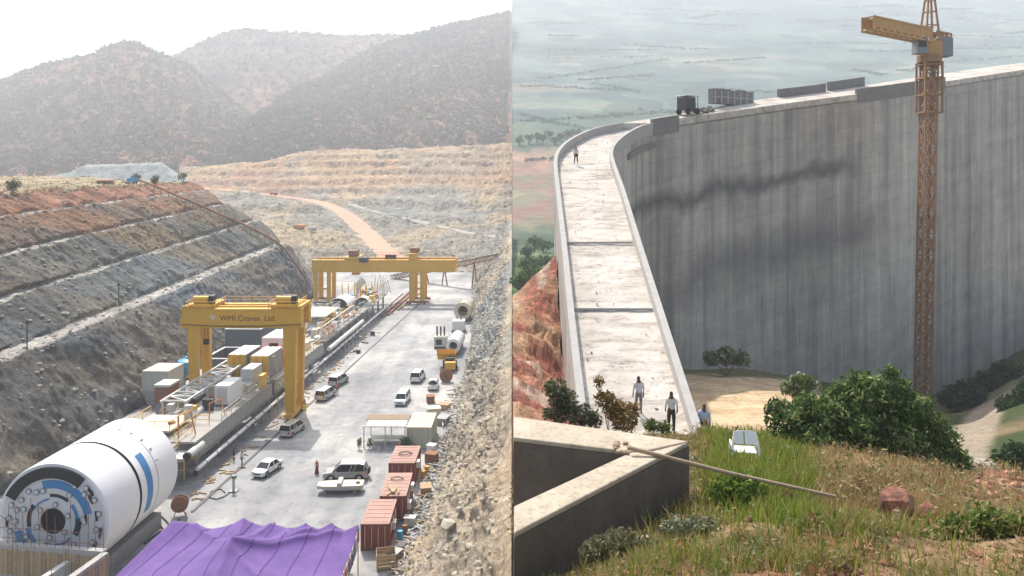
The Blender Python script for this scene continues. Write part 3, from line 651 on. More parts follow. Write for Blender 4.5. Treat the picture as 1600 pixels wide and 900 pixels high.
# wall: downstream face as a fine sheet with metre UVs, upstream face, ends and underside of the crest
NZ = 60; ftop = cz - .82; fl = czl - .82
V = []; T = []; UVs = []
for j in range(NZ + 1):
    t = j / NZ
    for i in range(ND):
        zt = ftop[i]; z = zt + (-11.5 - zt) * t; V.append((REs[i, 0] + RN[i, 0] * .0, REs[i, 1] + RN[i, 1] * .0, z)); UVs.append((arc_s[i], cz[i] - z))
lip = .0
for j in range(NZ):
    for i in range(ND - 1): T.append((j * ND + i, (j + 1) * ND + i, (j + 1) * ND + i + 1, j * ND + i + 1))
b0 = len(V)
for j, zf in ((0, None), (1, -11.5)):
    for i in range(ND): V.append((LEs[i, 0], LEs[i, 1], fl[i] if zf is None else zf)); UVs.append((arc_s[i] + 300, czl[i] - (fl[i] if zf is None else zf)))
for i in range(ND - 1):
    T.append((b0 + i, b0 + i + 1, b0 + ND + i + 1, b0 + ND + i)); T.append((i, i + 1, b0 + i + 1, b0 + i))
T.append((0, b0, b0 + ND, NZ * ND)); T.append((ND - 1, NZ * ND + ND - 1, b0 + 2 * ND - 1, b0 + ND - 1))
me = bpy.data.meshes.new('wall'); me.from_pydata(V, [], T); ul = me.uv_layers.new(name='UVMap')
lv = np.zeros(len(me.loops), np.int32); me.loops.foreach_get('vertex_index', lv); ul.data.foreach_set('uv', np.array(UVs, np.float32)[lv].ravel()); me.update()
bm = bmesh.new(); bm.from_mesh(me); bmesh.ops.recalc_face_normals(bm, faces=bm.faces); bm.to_mesh(me); bm.free()
link('wall', me, 'dam_concrete', dam)
def idx_y(y):     # index on the near straight reach whose right edge lies at depth y
    return int(np.argmin(np.abs(REs[:140, 1] - y)))
# projecting lift ledge under the far crest, as on the photo's upper wall band
def ribbon(i0, i1, E, Nn, zz, off0, off1, h0, h1, step=1):
    "a band standing on the crest edge E between offsets off0 / off1 along Nn and heights h0 / h1"
    mb = MB(); ii = list(range(i0, i1 + 1, step)); vs = []
    for i in ii:
        for o_, h_ in ((off0, h0), (off1, h0), (off1, h1), (off0, h1)): vs.append((E[i, 0] + Nn[i, 0] * o_, E[i, 1] + Nn[i, 1] * o_, zz[i] + h_))
    fs = []
    for k_ in range(len(ii) - 1):
        for a in range(4): fs.append((4 * k_ + a, 4 * k_ + (a + 1) % 4, 4 * k_ + 4 + (a + 1) % 4, 4 * k_ + 4 + a))
    fs += [(3, 2, 1, 0), tuple(4 * (len(ii) - 1) + a for a in range(4))]
    return mb.add(vs, fs)
# walkway panels with recessed joints, each stepped a little from the next
cuts = [0, idx_y(34.2), idx_y(43.4), idx_y(54.3), idx_y(66), idx_y(78), 126, 139]
far_cuts = [140, 156, 172, 188, 204, 220, 240, ND - 1]
def panel(i0, i1, lift, inset, rough):
    mb = MB(); nx_ = 10; ii = list(range(i0, i1 + 1)); q_ = random.Random(i0)
    for i in ii:
        for k_ in range(nx_ + 1):
            f = inset + (1 - 2 * inset) * k_ / nx_; x, y = LEs[i] * (1 - f) + REs[i] * f
            mb.v.append((x, y, crest_z(y) + lift + q_.uniform(-rough, rough)))
    w_ = nx_ + 1
    for r_ in range(len(ii) - 1):
        for k_ in range(nx_): mb.f.append((r_ * w_ + k_, r_ * w_ + k_ + 1, (r_ + 1) * w_ + k_ + 1, (r_ + 1) * w_ + k_))
    bot = len(mb.v)
    ring = [k_ for k_ in range(w_)] + [r_ * w_ + nx_ for r_ in range(1, len(ii))] + [(len(ii) - 1) * w_ + k_ for k_ in range(nx_ - 1, -1, -1)] + [r_ * w_ for r_ in range(len(ii) - 2, 0, -1)]
    for k_ in ring: x, y, z = mb.v[k_]; mb.v.append((x, y, z - .35 - max(0, lift + .7)))
    for k_ in range(len(ring)): mb.f.append((ring[k_], ring[(k_ + 1) % len(ring)], bot + (k_ + 1) % len(ring), bot + k_))
    return mb.build('crest_panel', 'crest_concrete', dam, fix=True)
for a, b_ in zip(cuts[:-1], cuts[1:]):
    if b_ - a > 1: panel(a, b_, -.62 - .03 * cuts.index(a), .05, .03)
for a, b_ in zip(far_cuts[:-1], far_cuts[1:]): panel(a, b_, -.02, .0, .02)
for i in cuts[2:4]:     # raised kerb beam across the walkway at each step
    mb = MB(); p = LEs[i] * .93 + REs[i] * .07; q_ = LEs[i] * .07 + REs[i] * .93
    mb.bar((p[0], p[1], crest_z(p[1]) - .56), (q_[0], q_[1], crest_z(q_[1]) - .56), .14, .14); mb.build('step_beam', 'parapet_concrete', dam)
pc = [2, 30, 58, 86, 114, 140]
for a, b_ in zip(pc[:-1], pc[1:]):
    ribbon(a, b_, REs, RN, cz, .06, -.30, -1.5, 0).build('parapet', 'parapet_concrete', dam)
    ribbon(a, b_, LEs, LN, czl, -.06, .30, -1.5, 0.05).build('parapet', 'parapet_concrete', dam)
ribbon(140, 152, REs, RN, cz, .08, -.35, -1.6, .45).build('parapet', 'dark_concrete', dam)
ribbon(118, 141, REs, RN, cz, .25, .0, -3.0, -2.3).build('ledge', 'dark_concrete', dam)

# things on the crest
def crest_xyz(i, f, dz=0.0):
    x, y = LEs[i] * (1 - f) + REs[i] * f; return Vector((x, y, crest_z(y) + dz))
def near_i(u):
    uu_ = 800 + 1200 * REs[:, 0] / REs[:, 1]; return 140 + int(np.argmin(np.abs(uu_[140:] - u)))
def crest_dir(i): d = REs[min(i + 2, ND - 1)] - REs[i - 2]; return math.atan2(d[1], d[0])
i = near_i(1198)
hut = thing('parapet_block', 'low rough concrete block wall standing on the crest behind the cart', 'wall', crest_xyz(i, .1), crest_dir(i))
mb = MB(); q = random.Random(5)
pts = [(-3.9, 0)] + [(x, 1.95 + q.uniform(-.12, .12)) for x in np.linspace(-3.9, 3.9, 14)] + [(3.9, 0)]
vs = [(x, -.45, z) for x, z in pts] + [(x, .45, z) for x, z in pts]; k = len(pts)
mb.add(vs, [tuple(range(k)), tuple(range(2 * k - 1, k - 1, -1))] + [(a, (a + 1) % k, k + (a + 1) % k, k + a) for a in range(k)]); mb.build('wall_core', 'dark_concrete', hut)
for x in np.linspace(-3.6, 3.6, 7):
    mb = MB(); mb.cub(x - .12, x + .12, -.55, -.452, 0.05, 1.75); mb.build('rib', 'parapet_concrete', hut)
MB().cub(-3.95, 3.95, -.50, -.452, .85, 1.0).build('ledger', 'parapet_concrete', hut)
i0, i1 = near_i(1290), near_i(1425)
w_ = thing('crest_wall', 'long dark parapet wall along the far crest beside the crane', 'wall', (0, 0, 0))
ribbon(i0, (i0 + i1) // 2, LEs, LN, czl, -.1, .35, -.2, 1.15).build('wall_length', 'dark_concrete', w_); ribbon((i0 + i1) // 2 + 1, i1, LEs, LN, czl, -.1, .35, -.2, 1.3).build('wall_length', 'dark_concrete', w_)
# raised dark concrete upstand that hides the crest between the bare stretches
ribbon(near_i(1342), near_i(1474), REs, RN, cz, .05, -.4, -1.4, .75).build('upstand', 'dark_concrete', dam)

paint('black_rubber', (0.025, 0.025, 0.026), 0.85, 0, .2, 3, .3, (0.12, 0.10, 0.08))
paint('dark_steel', (0.06, 0.06, 0.065), 0.6, .3, .2, 2, .4)
paint('white_paint', (0.78, 0.78, 0.77), 0.45, 0, .06, .8, .12, (0.45, 0.40, 0.34))
i = near_i(1101); ct = thing('site_cart', 'dark boxy site cart with white roof parked on the crest', 'cart', crest_xyz(i, .45), crest_dir(i))
MB().cub(-1.0, .55, -.8, .8, .75, 2.15).build('body', 'dark_steel', ct); MB().cub(-1.15, 1.05, -.95, .95, 2.3, 2.42).build('roof', 'white_paint', ct, bevel=.03)
for x, y in ((-1.0, -.8), (-1.0, .8), (.9, -.85), (.9, .85)): MB().bar((x, y, .7), (x, y, 2.3), .07).build('post', 'dark_steel', ct)
MB().cub(-1.1, 1.1, -.75, .75, .55, .74).build('chassis', 'dark_steel', ct); MB().cub(.62, .8, -.6, .6, .75, 1.5).build('dashboard', 'dark_steel', ct)
for x in (-.75, .8):
    for y in (-.8, .8): wh = MB().lathe([(.05, -.12), (.38, -.12), (.42, -.06), (.42, .06), (.38, .12), (.05, .12)], 14, (x, y, .42), 'y').build('wheel', 'black_rubber', ct)
deb = MB(); q = random.Random(9)
for k_ in range(26):
    p = crest_xyz(near_i(1132) + q.randint(-2, 2), .4 + q.uniform(-.15, .15)); deb.rock((p.x + q.uniform(-1, 1), p.y + q.uniform(-.5, .5), p.z + .15 + q.random() * .3), q.uniform(.25, .5), q.random())
tag(deb.build('rubble_pile', 'dark_concrete'), 'low dark heap of rubble beside the cart on the crest', 'rubble')

# ================================================================== tower crane
paint('crane_yellow', (0.46, 0.27, 0.09), 0.6, 0, .18, .8, .4, (0.30, 0.16, 0.08))
paint('crane_rust', (0.33, 0.18, 0.09), 0.75, 0, .3, .6, .5, (0.22, 0.10, 0.06))
paint('cab_grey', (0.22, 0.24, 0.28), 0.5, 0, .1, 1, .2)
TY = 100.0; tb = P(1441, 610, TY); tz = 3.0
tcx = thing('tower_crane', 'rusty orange lattice tower crane standing against the dam wall', 'crane', (tb.x, tb.y, tz))
h_top = P(1450, 98, TY).z - tz; ns = 17; sh = h_top / ns; lean = (P(1452, 98, TY).x - tb.x) / h_top
MB().box((0, 0, .5), (4.2, 4.2, 1.6)).build('footing', 'parapet_concrete', tcx)
for k_ in range(ns):
    z0, z1 = k_ * sh + (1.2 if k_ == 0 else 0), (k_ + 1) * sh; x0, x1 = lean * z0, lean * z1; w_ = .74; mb = MB()
    C4 = [(-w_, -w_), (w_, -w_), (w_, w_), (-w_, w_)]
    for a, (x, y) in enumerate(C4):
        mb.bar((x + x0, y, z0), (x + x1, y, z1), .19)
        x2, y2 = C4[(a + 1) % 4]
        mb.bar((x + x1, y, z1), (x2 + x1, y2, z1), .16); mb.bar((x + x0, y, z0), (x2 + x1, y2, z1), .13); mb.bar((x2 + x0, y2, z0), (x + x1, y, z1), .13)
        mb.bar(((x + x2) / 2 + (x0 + x1) / 2 - .5 * (x2 - x), (y + y2) / 2 - .5 * (y2 - y), (z0 + z1) / 2), ((x + x2) / 2 + (x0 + x1) / 2 + .5 * (x2 - x), (y + y2) / 2 + .5 * (y2 - y), (z0 + z1) / 2), .12)
    mb.bar((x0 - .3, .4, z0), (x1 - .3, .4, z1), .08); mb.bar((x0 + .3, .4, z0), (x1 + .3, .4, z1), .08)
    mb.build('mast_section', 'crane_rust', tcx)
lx = lean * h_top
cg = MB()                                            # climbing cage round the upper mast
for z in (h_top - 6.5, h_top - 4.2, h_top - 2, h_top - .3):
    for a, (x, y) in enumerate([(-1.1, -1.1), (1.1, -1.1), (1.1, 1.1), (-1.1, 1.1)]):
        x2, y2 = [(-1.1, -1.1), (1.1, -1.1), (1.1, 1.1), (-1.1, 1.1)][(a + 1) % 4]; cg.bar((x + lx, y, z), (x2 + lx, y2, z), .22)
for x, y in [(-1.1, -1.1), (1.1, -1.1), (1.1, 1.1), (-1.1, 1.1)]: cg.bar((x + lx, y, h_top - 6.6), (x + lx, y, h_top), .22)
cg.build('climbing_cage', 'crane_rust', tcx)
sl = MB().lathe([(.1, 0), (1.5, 0), (1.5, .9), (.1, .9)], 18, (lx, 0, h_top)).build('slewing_ring', 'crane_rust', tcx)
cab = MB().box((lx - 1.9, -1.2, h_top + 2.0), (1.3, 1.5, 2.1)).build('cab', 'cab_grey', tcx, bevel=.05); MB().box((lx - 1.9, -1.97, h_top + 2.3), (1.0, .04, 1.1)).build('cab_window', 'dark_steel', cab)
MB().box((lx + 2.1, .3, h_top + 2.0), (1.5, 1.6, 2.4)).build('winch_house', 'cab_grey', tcx, bevel=.05); MB().box((lx, 0, h_top + 1.8), (2.2, 2.2, 1.8)).build('turntable', 'crane_yellow', tcx)
def truss(p, q_, w_, h_, nb_, mat, name, par):
    p, q_ = Vector(p), Vector(q_); d = (q_ - p); L = d.length; d.normalize(); a = d.cross(Vector((0, 0, 1))).normalized(); up = Vector((0, 0, 1)); mb = MB()
    def c_(t, i, j): return p + d * (L * t) + a * (i * w_ / 2) + up * (j * h_ / 2)
    for i in (-1, 1):
        for j in (-1, 1): mb.bar(c_(0, i, j), c_(1, i, j), .22)
    for k_ in range(nb_):
        t0, t1 = k_ / nb_, (k_ + 1) / nb_
        for i in (-1, 1): mb.bar(c_(t0, i, -1), c_(t1, i, 1), .12); mb.bar(c_(t1, i, -1), c_(t1, i, 1), .12); mb.bar(c_(t0, i, 1), c_(t1, i, -1), .10)
        for j in (-1, 1): mb.bar(c_(t0, -1, j), c_(t1, 1, j), .10); mb.bar(c_(t1, -1, j), c_(t1, 1, j), .10)
    return mb.build(name, mat, par)
je = P(1356, 54, 93.0) - Vector((tb.x, tb.y, tz)); jr = Vector((lx - .6, -.4, h_top + 3.4)); je.z = jr.z + .3
truss(jr, je, 1.6, 1.6, 9, 'crane_yellow', 'jib', tcx)
d_ = (je - jr).normalized(); a_ = d_.cross(Vector((0, 0, 1))).normalized()
for s_ in (-1, 1):
    mb = MB(); p, q_ = jr + a_ * s_ * .83 + Vector((0, 0, .1)), je + a_ * s_ * .83 + Vector((0, 0, .1)); mb.bar(p, q_, .05, 1.1); mb.build('jib_panel', 'crane_yellow', tcx)
truss(jr + Vector((.8, .4, 0)), jr - d_ * 3.4 + Vector((.8, .4, 0)), 1.6, 1.2, 3, 'crane_rust', 'counter_jib', tcx); MB().box(tuple(jr - d_ * 3.0 + Vector((.7, .3, -.6))), (1.2, 1.2, 1.7)).build('counterweight', 'cab_grey', tcx)
mb = MB(); top = Vector((lx + .1, 0, h_top + 11.5))
for x, y in ((-1, -1), (1, -1), (1, 1), (-1, 1)): mb.bar((lx + x * .9, y * .9, h_top + 2.6), top + Vector((x * .12, y * .12, 0)), .2)
for f in (.25, .45, .62, .78): 
    for a, (x, y) in enumerate([(-1, -1), (1, -1), (1, 1), (-1, 1)]):
        x2, y2 = [(-1, -1), (1, -1), (1, 1), (-1, 1)][(a + 1) % 4]; g = .9 * (1 - f) + .12 * f; z = h_top + 2.6 + f * 8.9; mb.bar((lx + x * g, y * g, z), (lx + x2 * g, y2 * g, z), .1)
mb.build('apex_tower', 'crane_rust', tcx); MB().box(tuple(top + Vector((-.3, 0, -.6))), (1.1, .5, .35)).build('apex_pulley', 'crane_yellow', tcx)

# ================================================================== near concrete basin walls (one corner), rod and what lies on it
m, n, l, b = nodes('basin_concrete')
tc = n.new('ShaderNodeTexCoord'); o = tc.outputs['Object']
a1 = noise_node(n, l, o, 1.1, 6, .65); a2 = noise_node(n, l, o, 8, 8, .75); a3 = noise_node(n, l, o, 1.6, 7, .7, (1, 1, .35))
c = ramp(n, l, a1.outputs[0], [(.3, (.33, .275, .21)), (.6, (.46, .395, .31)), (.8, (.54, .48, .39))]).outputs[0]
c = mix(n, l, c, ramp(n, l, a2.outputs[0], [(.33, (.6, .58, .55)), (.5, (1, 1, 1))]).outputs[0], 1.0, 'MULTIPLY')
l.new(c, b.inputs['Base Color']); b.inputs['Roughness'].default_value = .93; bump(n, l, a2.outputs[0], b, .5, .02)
paint('side_shade_concrete', (0.135, 0.112, 0.092), .95, 0, .45, 1.3, .55, (0.05, 0.045, 0.04), .03)  # blotchy wear, with the shade of the wall sides painted into the base tone
ZT = 30.5
def gt(u, v): p = G(u, v, ZT); return (max(p.x, .03), p.y)
bas = thing('basin_wall', 'pointed corner of a pale concrete basin wall in the foreground', 'wall', (0, 0, 0))
A0, A1, Ai, Aj = gt(800, 650), gt(1077, 689), gt(800, 683), gt(985, 705)
B0, B1, Bj = gt(800, 831), gt(1077, 689), gt(800, 789)
tip = A1
mb = MB(); mb.prism([Ai, Aj, (Aj[0] + .42, Aj[1] + .10), tip, A0], 24.5, ZT - .10); mb.build('wall_arm', 'side_shade_concrete', bas); MB().prism([Ai, Aj, (Aj[0] + .42, Aj[1] + .10), tip, A0], ZT - .099, ZT).build('lit_top_slab', 'basin_concrete', bas, bevel=.03)  # thin pale slab added on each arm so its top reads lit
mb = MB(); mb.prism([B0, (tip[0] - .02, tip[1] - .02), (Aj[0] + .45, Aj[1] + .06), (Aj[0] - .02, Aj[1] - .03), Bj], 24.5, ZT - .112); mb.build('wall_arm', 'side_shade_concrete', bas); MB().prism([B0, (tip[0] - .02, tip[1] - .02), (Aj[0] + .45, Aj[1] + .06), (Aj[0] - .02, Aj[1] - .03), Bj], ZT - .111, ZT - .012).build('lit_top_slab', 'basin_concrete', bas, bevel=.03)
MB().prism([(.03, Bj[1] + .05), (Aj[0] - .1, Aj[1] - .02), (.03, Ai[1] - .05)], 24.4, 27.6).build('basin_bed', 'dark_concrete', bas)
paint('old_timber', (0.33, 0.25, 0.17), .9, 0, .3, 3, .4, (0.12, 0.09, 0.07))
p0 = G(984, 700, ZT + .12); p1 = P(1305, 776, 14.2)
tag(MB().tube([p0, p0.lerp(p1, .5) + Vector((0, 0, -.03)), p1], [.045, .042, .035], 8).build('pole', 'old_timber'), 'long thin weathered pole reaching from the basin corner into the grass', 'pole')
q = random.Random(3); mb = MB()
for k_ in range(9): p = G(975 + q.uniform(-22, 14), 698 + q.uniform(-5, 12), ZT); mb.rock((p.x, p.y, ZT + .03), q.uniform(.04, .10), q.random(), .6)
tag(mb.build('broken_stones', 'old_timber'), 'few broken dark stones lying on the basin corner', 'stones')
# ================================================================== plants and people on the right, trees on the hills
def on_grid(W, u, v):
    uu_ = U0 + F * W[..., 0] / W[..., 1]; vv_ = V0 + F * (H - W[..., 2]) / W[..., 1]
    return Vector(W.reshape(-1, 3)[np.argmin(((uu_ - u) ** 2 + (vv_ - v) ** 2).ravel())])
paint('bark', (0.16, 0.11, 0.075), .95, 0, .3, 4, .3)
def lobes_points(lobes, n, seed):
    q = np.random.default_rng(seed); out = []
    tot = sum(r ** 2 for *_, r in lobes)
    for (x, y, z, r) in lobes:
        k = max(6, int(n * r * r / tot)); d = q.normal(size=(k, 3)); d /= np.linalg.norm(d, axis=1, keepdims=True)
        out.append(np.array((x, y, z)) + d * r * (q.random((k, 1)) ** .33) * np.array((1, 1, .85)))
    return np.concatenate(out)
def plant(name, label, cat, loc, lobes, n, leaf, cols, seed, stems=5, stem_r=.03, group=None, elong=1.3, crown='crown', trunk='stem', per=4, spread=1.6):
    "a woody plant: stems from the foot into each lobe, leaves spread through the lobes (all in local metres)"
    t = thing(name, label, cat, loc, 0, group); pts = lobes_points(lobes, n, seed); q = np.random.default_rng(seed + 1)
    zmin, zmax = pts[:, 2].min(), pts[:, 2].max(); w = q.random(len(pts)); cc = np.asarray(cols[0]) * (1 - w[:, None]) + np.asarray(cols[1]) * w[:, None]
    if len(cols) > 2: mk = q.random(len(pts)) < .15; cc[mk] = cols[2]
    V, T, C = leaf_cloud(pts, leaf, cc, per, spread, seed + 2, elong=elong); soup(crown, V, T, C, 'leaf', t)
    mb = MB(); qq = random.Random(seed)
    for k in range(stems):
        x, y, z, r = lobes[k % len(lobes)]; e = Vector((x, y, z + r * .3)); s_ = Vector((qq.uniform(-.1, .1) * stem_r * 20, qq.uniform(-.1, .1) * stem_r * 20, -.15)); md = s_.lerp(e, .5) + Vector((qq.uniform(-.1, .1), qq.uniform(-.1, .1), .1)) * r
        mb.tube([s_, md, e], [stem_r, stem_r * .7, stem_r * .25], 6)
    mb.build(trunk, 'bark', t); return t
def px_lobes(foot, Yd, L):
    out = []
    for u, v, rp, dy in L: p = P(u, v, Yd + dy) - foot; out.append((p.x, p.y, p.z, .88 * rp * Yd / F))
    return out
# large dark shrub
ft = Vector(P(1345, 712, 25)); ft.z = hill_z(ft.x, ft.y)
plant('shrub', 'large dark green leafy shrub in front of the dam wall', 'shrub', ft, px_lobes(ft, 25, [(1230, 660, 36, 0), (1262, 640, 34, .4), (1292, 652, 44, 0), (1320, 622, 36, .5), (1352, 620, 44, 0), (1392, 604, 32, .4), (1392, 580, 12, .4), (1418, 640, 44, 0), (1335, 668, 46, -.5), (1280, 690, 36, -.6), (1400, 690, 48, -.6), (1448, 668, 38, 0), (1478, 690, 28, .3), (1440, 722, 36, -.8), (1462, 752, 30, -1.2), (1490, 722, 30, -.4), (1215, 640, 22, .3), (1345, 596, 22, .4)]), 3400, .10, ((.03, .065, .016), (.12, .19, .045), (.26, .30, .11)), 41, 13, .035)
# smaller bushes: (u, v ground, depth, size m, label, colours)
for k, (u, v, Yd, L, nn_, lf, cols, lab) in enumerate([
    (880, 668, 25, [(868, 610, 22, 0), (885, 628, 26, 0), (905, 648, 24, -.3), (870, 645, 24, 0), (925, 655, 18, -.4)], 700, .07, ((.05, .075, .035), (.11, .13, .07), (.17, .17, .11)), 'sparse grey-green bush beside the foot of the walkway'),
    (962, 672, 24, [(935, 598, 10, 0), (945, 622, 18, 0), (962, 640, 24, 0), (975, 655, 24, -.3), (990, 640, 14, 0)], 620, .06, ((.20, .12, .03), (.30, .18, .05), (.10, .11, .04)), 'dry orange-brown bush between the basin and the walkway'),
    (1030, 676, 25, [(1018, 664, 12, 0), (1038, 668, 12, 0)], 160, .06, ((.08, .12, .03), (.18, .20, .06)), 'small green weed at the feet of the people'),
    (1135, 582, 88, [(1112, 560, 13, 0), (1135, 556, 16, 0), (1158, 560, 14, 0)], 500, .26, ((.10, .14, .05), (.24, .28, .15), (.55, .55, .42)), 'round pale-tipped bush at the edge of the sandy bank'),
    (1262, 622, 42, [(1230, 606, 10, 0), (1248, 595, 12, 0), (1266, 598, 12, 0), (1250, 615, 14, 0)], 420, .14, ((.10, .15, .04), (.20, .26, .10), (.5, .5, .4)), 'light green bush with pale tips behind the large shrub'),
    (1500, 640, 92, [(1490, 622, 20, 0), (1515, 615, 24, 0)], 700, .35, ((.02, .045, .015), (.05, .08, .03)), 'dark bush at the foot of the dam right of the crane'),
    (1560, 620, 100, [(1545, 600, 22, 0), (1575, 585, 26, 2)], 800, .38, ((.02, .045, .015), (.05, .085, .03)), 'dark bush high on the bank under the dam'),
    (1592, 640, 78, [(1585, 640, 26, 0), (1615, 620, 30, 0)], 700, .32, ((.018, .04, .012), (.05, .09, .03)), 'dark bush at the right edge above the path'),
    (1585, 742, 40, [(1570, 722, 20, 0), (1590, 712, 24, 0), (1612, 730, 24, 0)], 800, .14, ((.02, .05, .015), (.05, .10, .03)), 'deep green bush at the right edge behind the flat stone'),
    (1085, 868, 12.4, [(1060, 835, 36, 0), (1100, 842, 42, 0), (1140, 855, 34, 0), (1080, 872, 30, -.2)], 900, .045, ((.09, .11, .06), (.19, .20, .12), (.30, .30, .20)), 'grey-green weed bush in the lower foreground'),
    (1225, 828, 14, [(1200, 800, 26, 0), (1235, 790, 24, 0), (1250, 815, 24, 0)], 500, .05, ((.10, .08, .04), (.26, .17, .08), (.12, .14, .04)), 'brown dried weed beside the green grass'),
    (1300, 885, 10.6, [(1290, 870, 24, 0), (1325, 862, 26, 0), (1350, 878, 22, 0)], 420, .04, ((.06, .11, .02), (.16, .22, .05)), 'low bright green weed in front of the red boulder'),
    (1560, 850, 11.4, [(1500, 828, 30, 0), (1545, 820, 36, 0), (1590, 832, 36, 0), (1460, 850, 28, 0)], 1100, .05, ((.08, .13, .02), (.20, .24, .06), (.32, .24, .09)), 'wide yellow-green weed patch in the lower right corner'),
    (1190, 880, 10.8, [(1160, 858, 28, 0), (1195, 866, 30, 0), (1230, 874, 24, 0)], 620, .042, ((.12, .09, .045), (.30, .22, .10), (.16, .18, .06)), 'olive-brown weed bush at the bottom edge of the picture'),
    (1425, 872, 11.2, [(1400, 858, 26, 0), (1432, 866, 30, 0)], 520, .042, ((.22, .10, .05), (.36, .22, .10), (.14, .17, .05)), 'rust-brown weed bush right of the red boulder'),
    (1340, 790, 15.5, [(1310, 770, 22, 0), (1345, 764, 26, 0), (1372, 776, 20, 0)], 420, .045, ((.26, .18, .08), (.44, .32, .16), (.30, .20, .10)), 'pale straw-coloured weed clump behind the red boulder'),
    (1150, 800, 14.6, [(1130, 768, 26, 0), (1160, 760, 30, 0), (1185, 775, 24, 0)], 620, .05, ((.07, .13, .015), (.20, .28, .04), (.30, .36, .08)), 'bright green weed clump under the long pole'),
    (965, 880, 11.6, [(930, 862, 24, 0), (970, 850, 30, 0), (1010, 862, 26, 0)], 600, .045, ((.10, .11, .05), (.22, .20, .11), (.36, .30, .2)), 'pale dusty weed at the foot of the basin wall')]):
    ft = Vector(P(u, v, Yd))
    if Yd < 35: ft.z = hill_z(ft.x, ft.y)
    else:
        d = (GORGE[..., 0] - ft.x) ** 2 + (GORGE[..., 1] - ft.y) ** 2; ft.z = float(GORGE[..., 2].flat[np.argmin(d)])
    plant('bush', lab, 'bush', ft, px_lobes(ft, Yd, L), nn_, lf, cols, 60 + k * 3, len(L) * 2, lf * .22, spread=1.5)

# grass: blades over the near hillside
q = np.random.default_rng(17); NB = 150000
yy = q.uniform(8.5, 33.5, NB) ; yy = 8.5 + (yy - 8.5) ; uu_ = q.uniform(805, 1700, NB); xx = (uu_ - U0) / F * yy
fi = np.interp(uu_, us_h := np.linspace(800, 1720, HILL.shape[1]), np.arange(HILL.shape[1])).astype(int)
rowY = HILL[:, 0, 1]; fj = np.clip(np.searchsorted(rowY, yy), 0, HILL.shape[0] - 1); zz = HILL[fj, fi, 2]; vv_ = V0 + F * (H - zz) / yy
den = .12 + .85 * sstep(-.15, .25, fbm(xx * .6, yy * .6, 4, 301))
green = np.clip(sstep(1075, 1110, uu_) * sstep(1300, 1250, uu_) * sstep(845, 815, vv_) + .55 * sstep(.05, .3, fbm(xx * .5 + 3, yy * .5, 3, 303)) * sstep(800, 830, vv_), 0, 1)
tan = sstep(1225, 1275, uu_) * sstep(830, 800, vv_)
bare = sstep(1490, 1520, uu_) * sstep(680, 700, vv_) * sstep(820, 800, vv_); den *= (1 - .75 * bare) * (1 - .8 * sstep(.18, .3, fbm(xx * .45 + 7, yy * .45, 3, 305)) * sstep(830, 860, vv_))
inb = (yy > 11.4 + 1.08 * xx) & (yy < 17.9 - .44 * xx); keep = (q.random(NB) < den) & ~inb & ~((uu_ < 1090) & (vv_ < 690))
xx, yy, zz, green, tan, vv_, uu_ = [a[keep] for a in (xx, yy, zz, green, tan, vv_, uu_)]; n_ = len(xx)
hgt = q.uniform(.12, .42, n_) * (1 + .5 * green) * np.interp(yy, [9, 14, 30], [.75, 1.0, 1.15]); wd = hgt * q.uniform(.018, .034, n_) * np.interp(yy, [9, 30], [1.0, 1.7]); an = q.uniform(0, 6.283, n_); ln = q.uniform(.05, .55, n_) * hgt; la = q.uniform(0, 6.283, n_)
ax = np.stack([np.cos(an), np.sin(an), 0 * an], -1) * wd[:, None]; lv_ = np.stack([np.cos(la), np.sin(la), 0 * la], -1) * ln[:, None]; b_ = np.stack([xx, yy, zz - .02], -1); upv = np.stack([0 * hgt, 0 * hgt, hgt], -1)
V = np.stack([b_ - ax, b_ + ax, b_ - ax * .7 + lv_ * .3 + upv * .55, b_ + ax * .7 + lv_ * .3 + upv * .55, b_ + lv_ + upv], 1).reshape(-1, 3)
k5 = (np.arange(n_) * 5)[:, None]; T = np.concatenate([k5 + np.array([[0, 1, 2]]), k5 + np.array([[1, 3, 2]]), k5 + np.array([[2, 3, 4]])])
rn = q.random((n_, 1)); cg_ = np.array((.09, .17, .015)) * (1 - rn) + np.array((.29, .34, .05)) * rn; ct_ = np.array((.30, .19, .08)) * (1 - rn) + np.array((.55, .40, .21)) * rn; cm_ = np.array((.20, .17, .05)) * (1 - rn) + np.array((.50, .39, .18)) * rn
pick = q.random(n_); C = np.where((pick < green * .8)[:, None], cg_, np.where((pick < tan * .75 + green * .2)[:, None], ct_, cm_))
tag(soup('grass', V, T, np.repeat(C, 5, 0), 'leaf'), 'green and dry grass growing over the near hillside', 'grass', kind='stuff')

# small weeds mixed through the grass
q = np.random.default_rng(23); nw = 4200; sel = q.integers(0, n_, nw); pw = b_[sel] + np.array((0, 0, .14)); big = np.interp(pw[:, 1], [9, 30], [.022, .05]) * q.uniform(.7, 1.9, nw)
pal_ = np.array(((.10, .15, .03), (.26, .24, .10), (.36, .27, .15), (.17, .19, .10), (.34, .28, .13), (.28, .16, .07))); cw = pal_[q.integers(0, 6, nw)]
V, T, C = leaf_cloud(pw, big, cw, 16, 4.2, 29, (1, 1, 1.3), 1.5); tag(soup('weeds', V, T, C, 'leaf'), 'small mixed weeds growing through the hillside grass', 'weeds', kind='stuff')
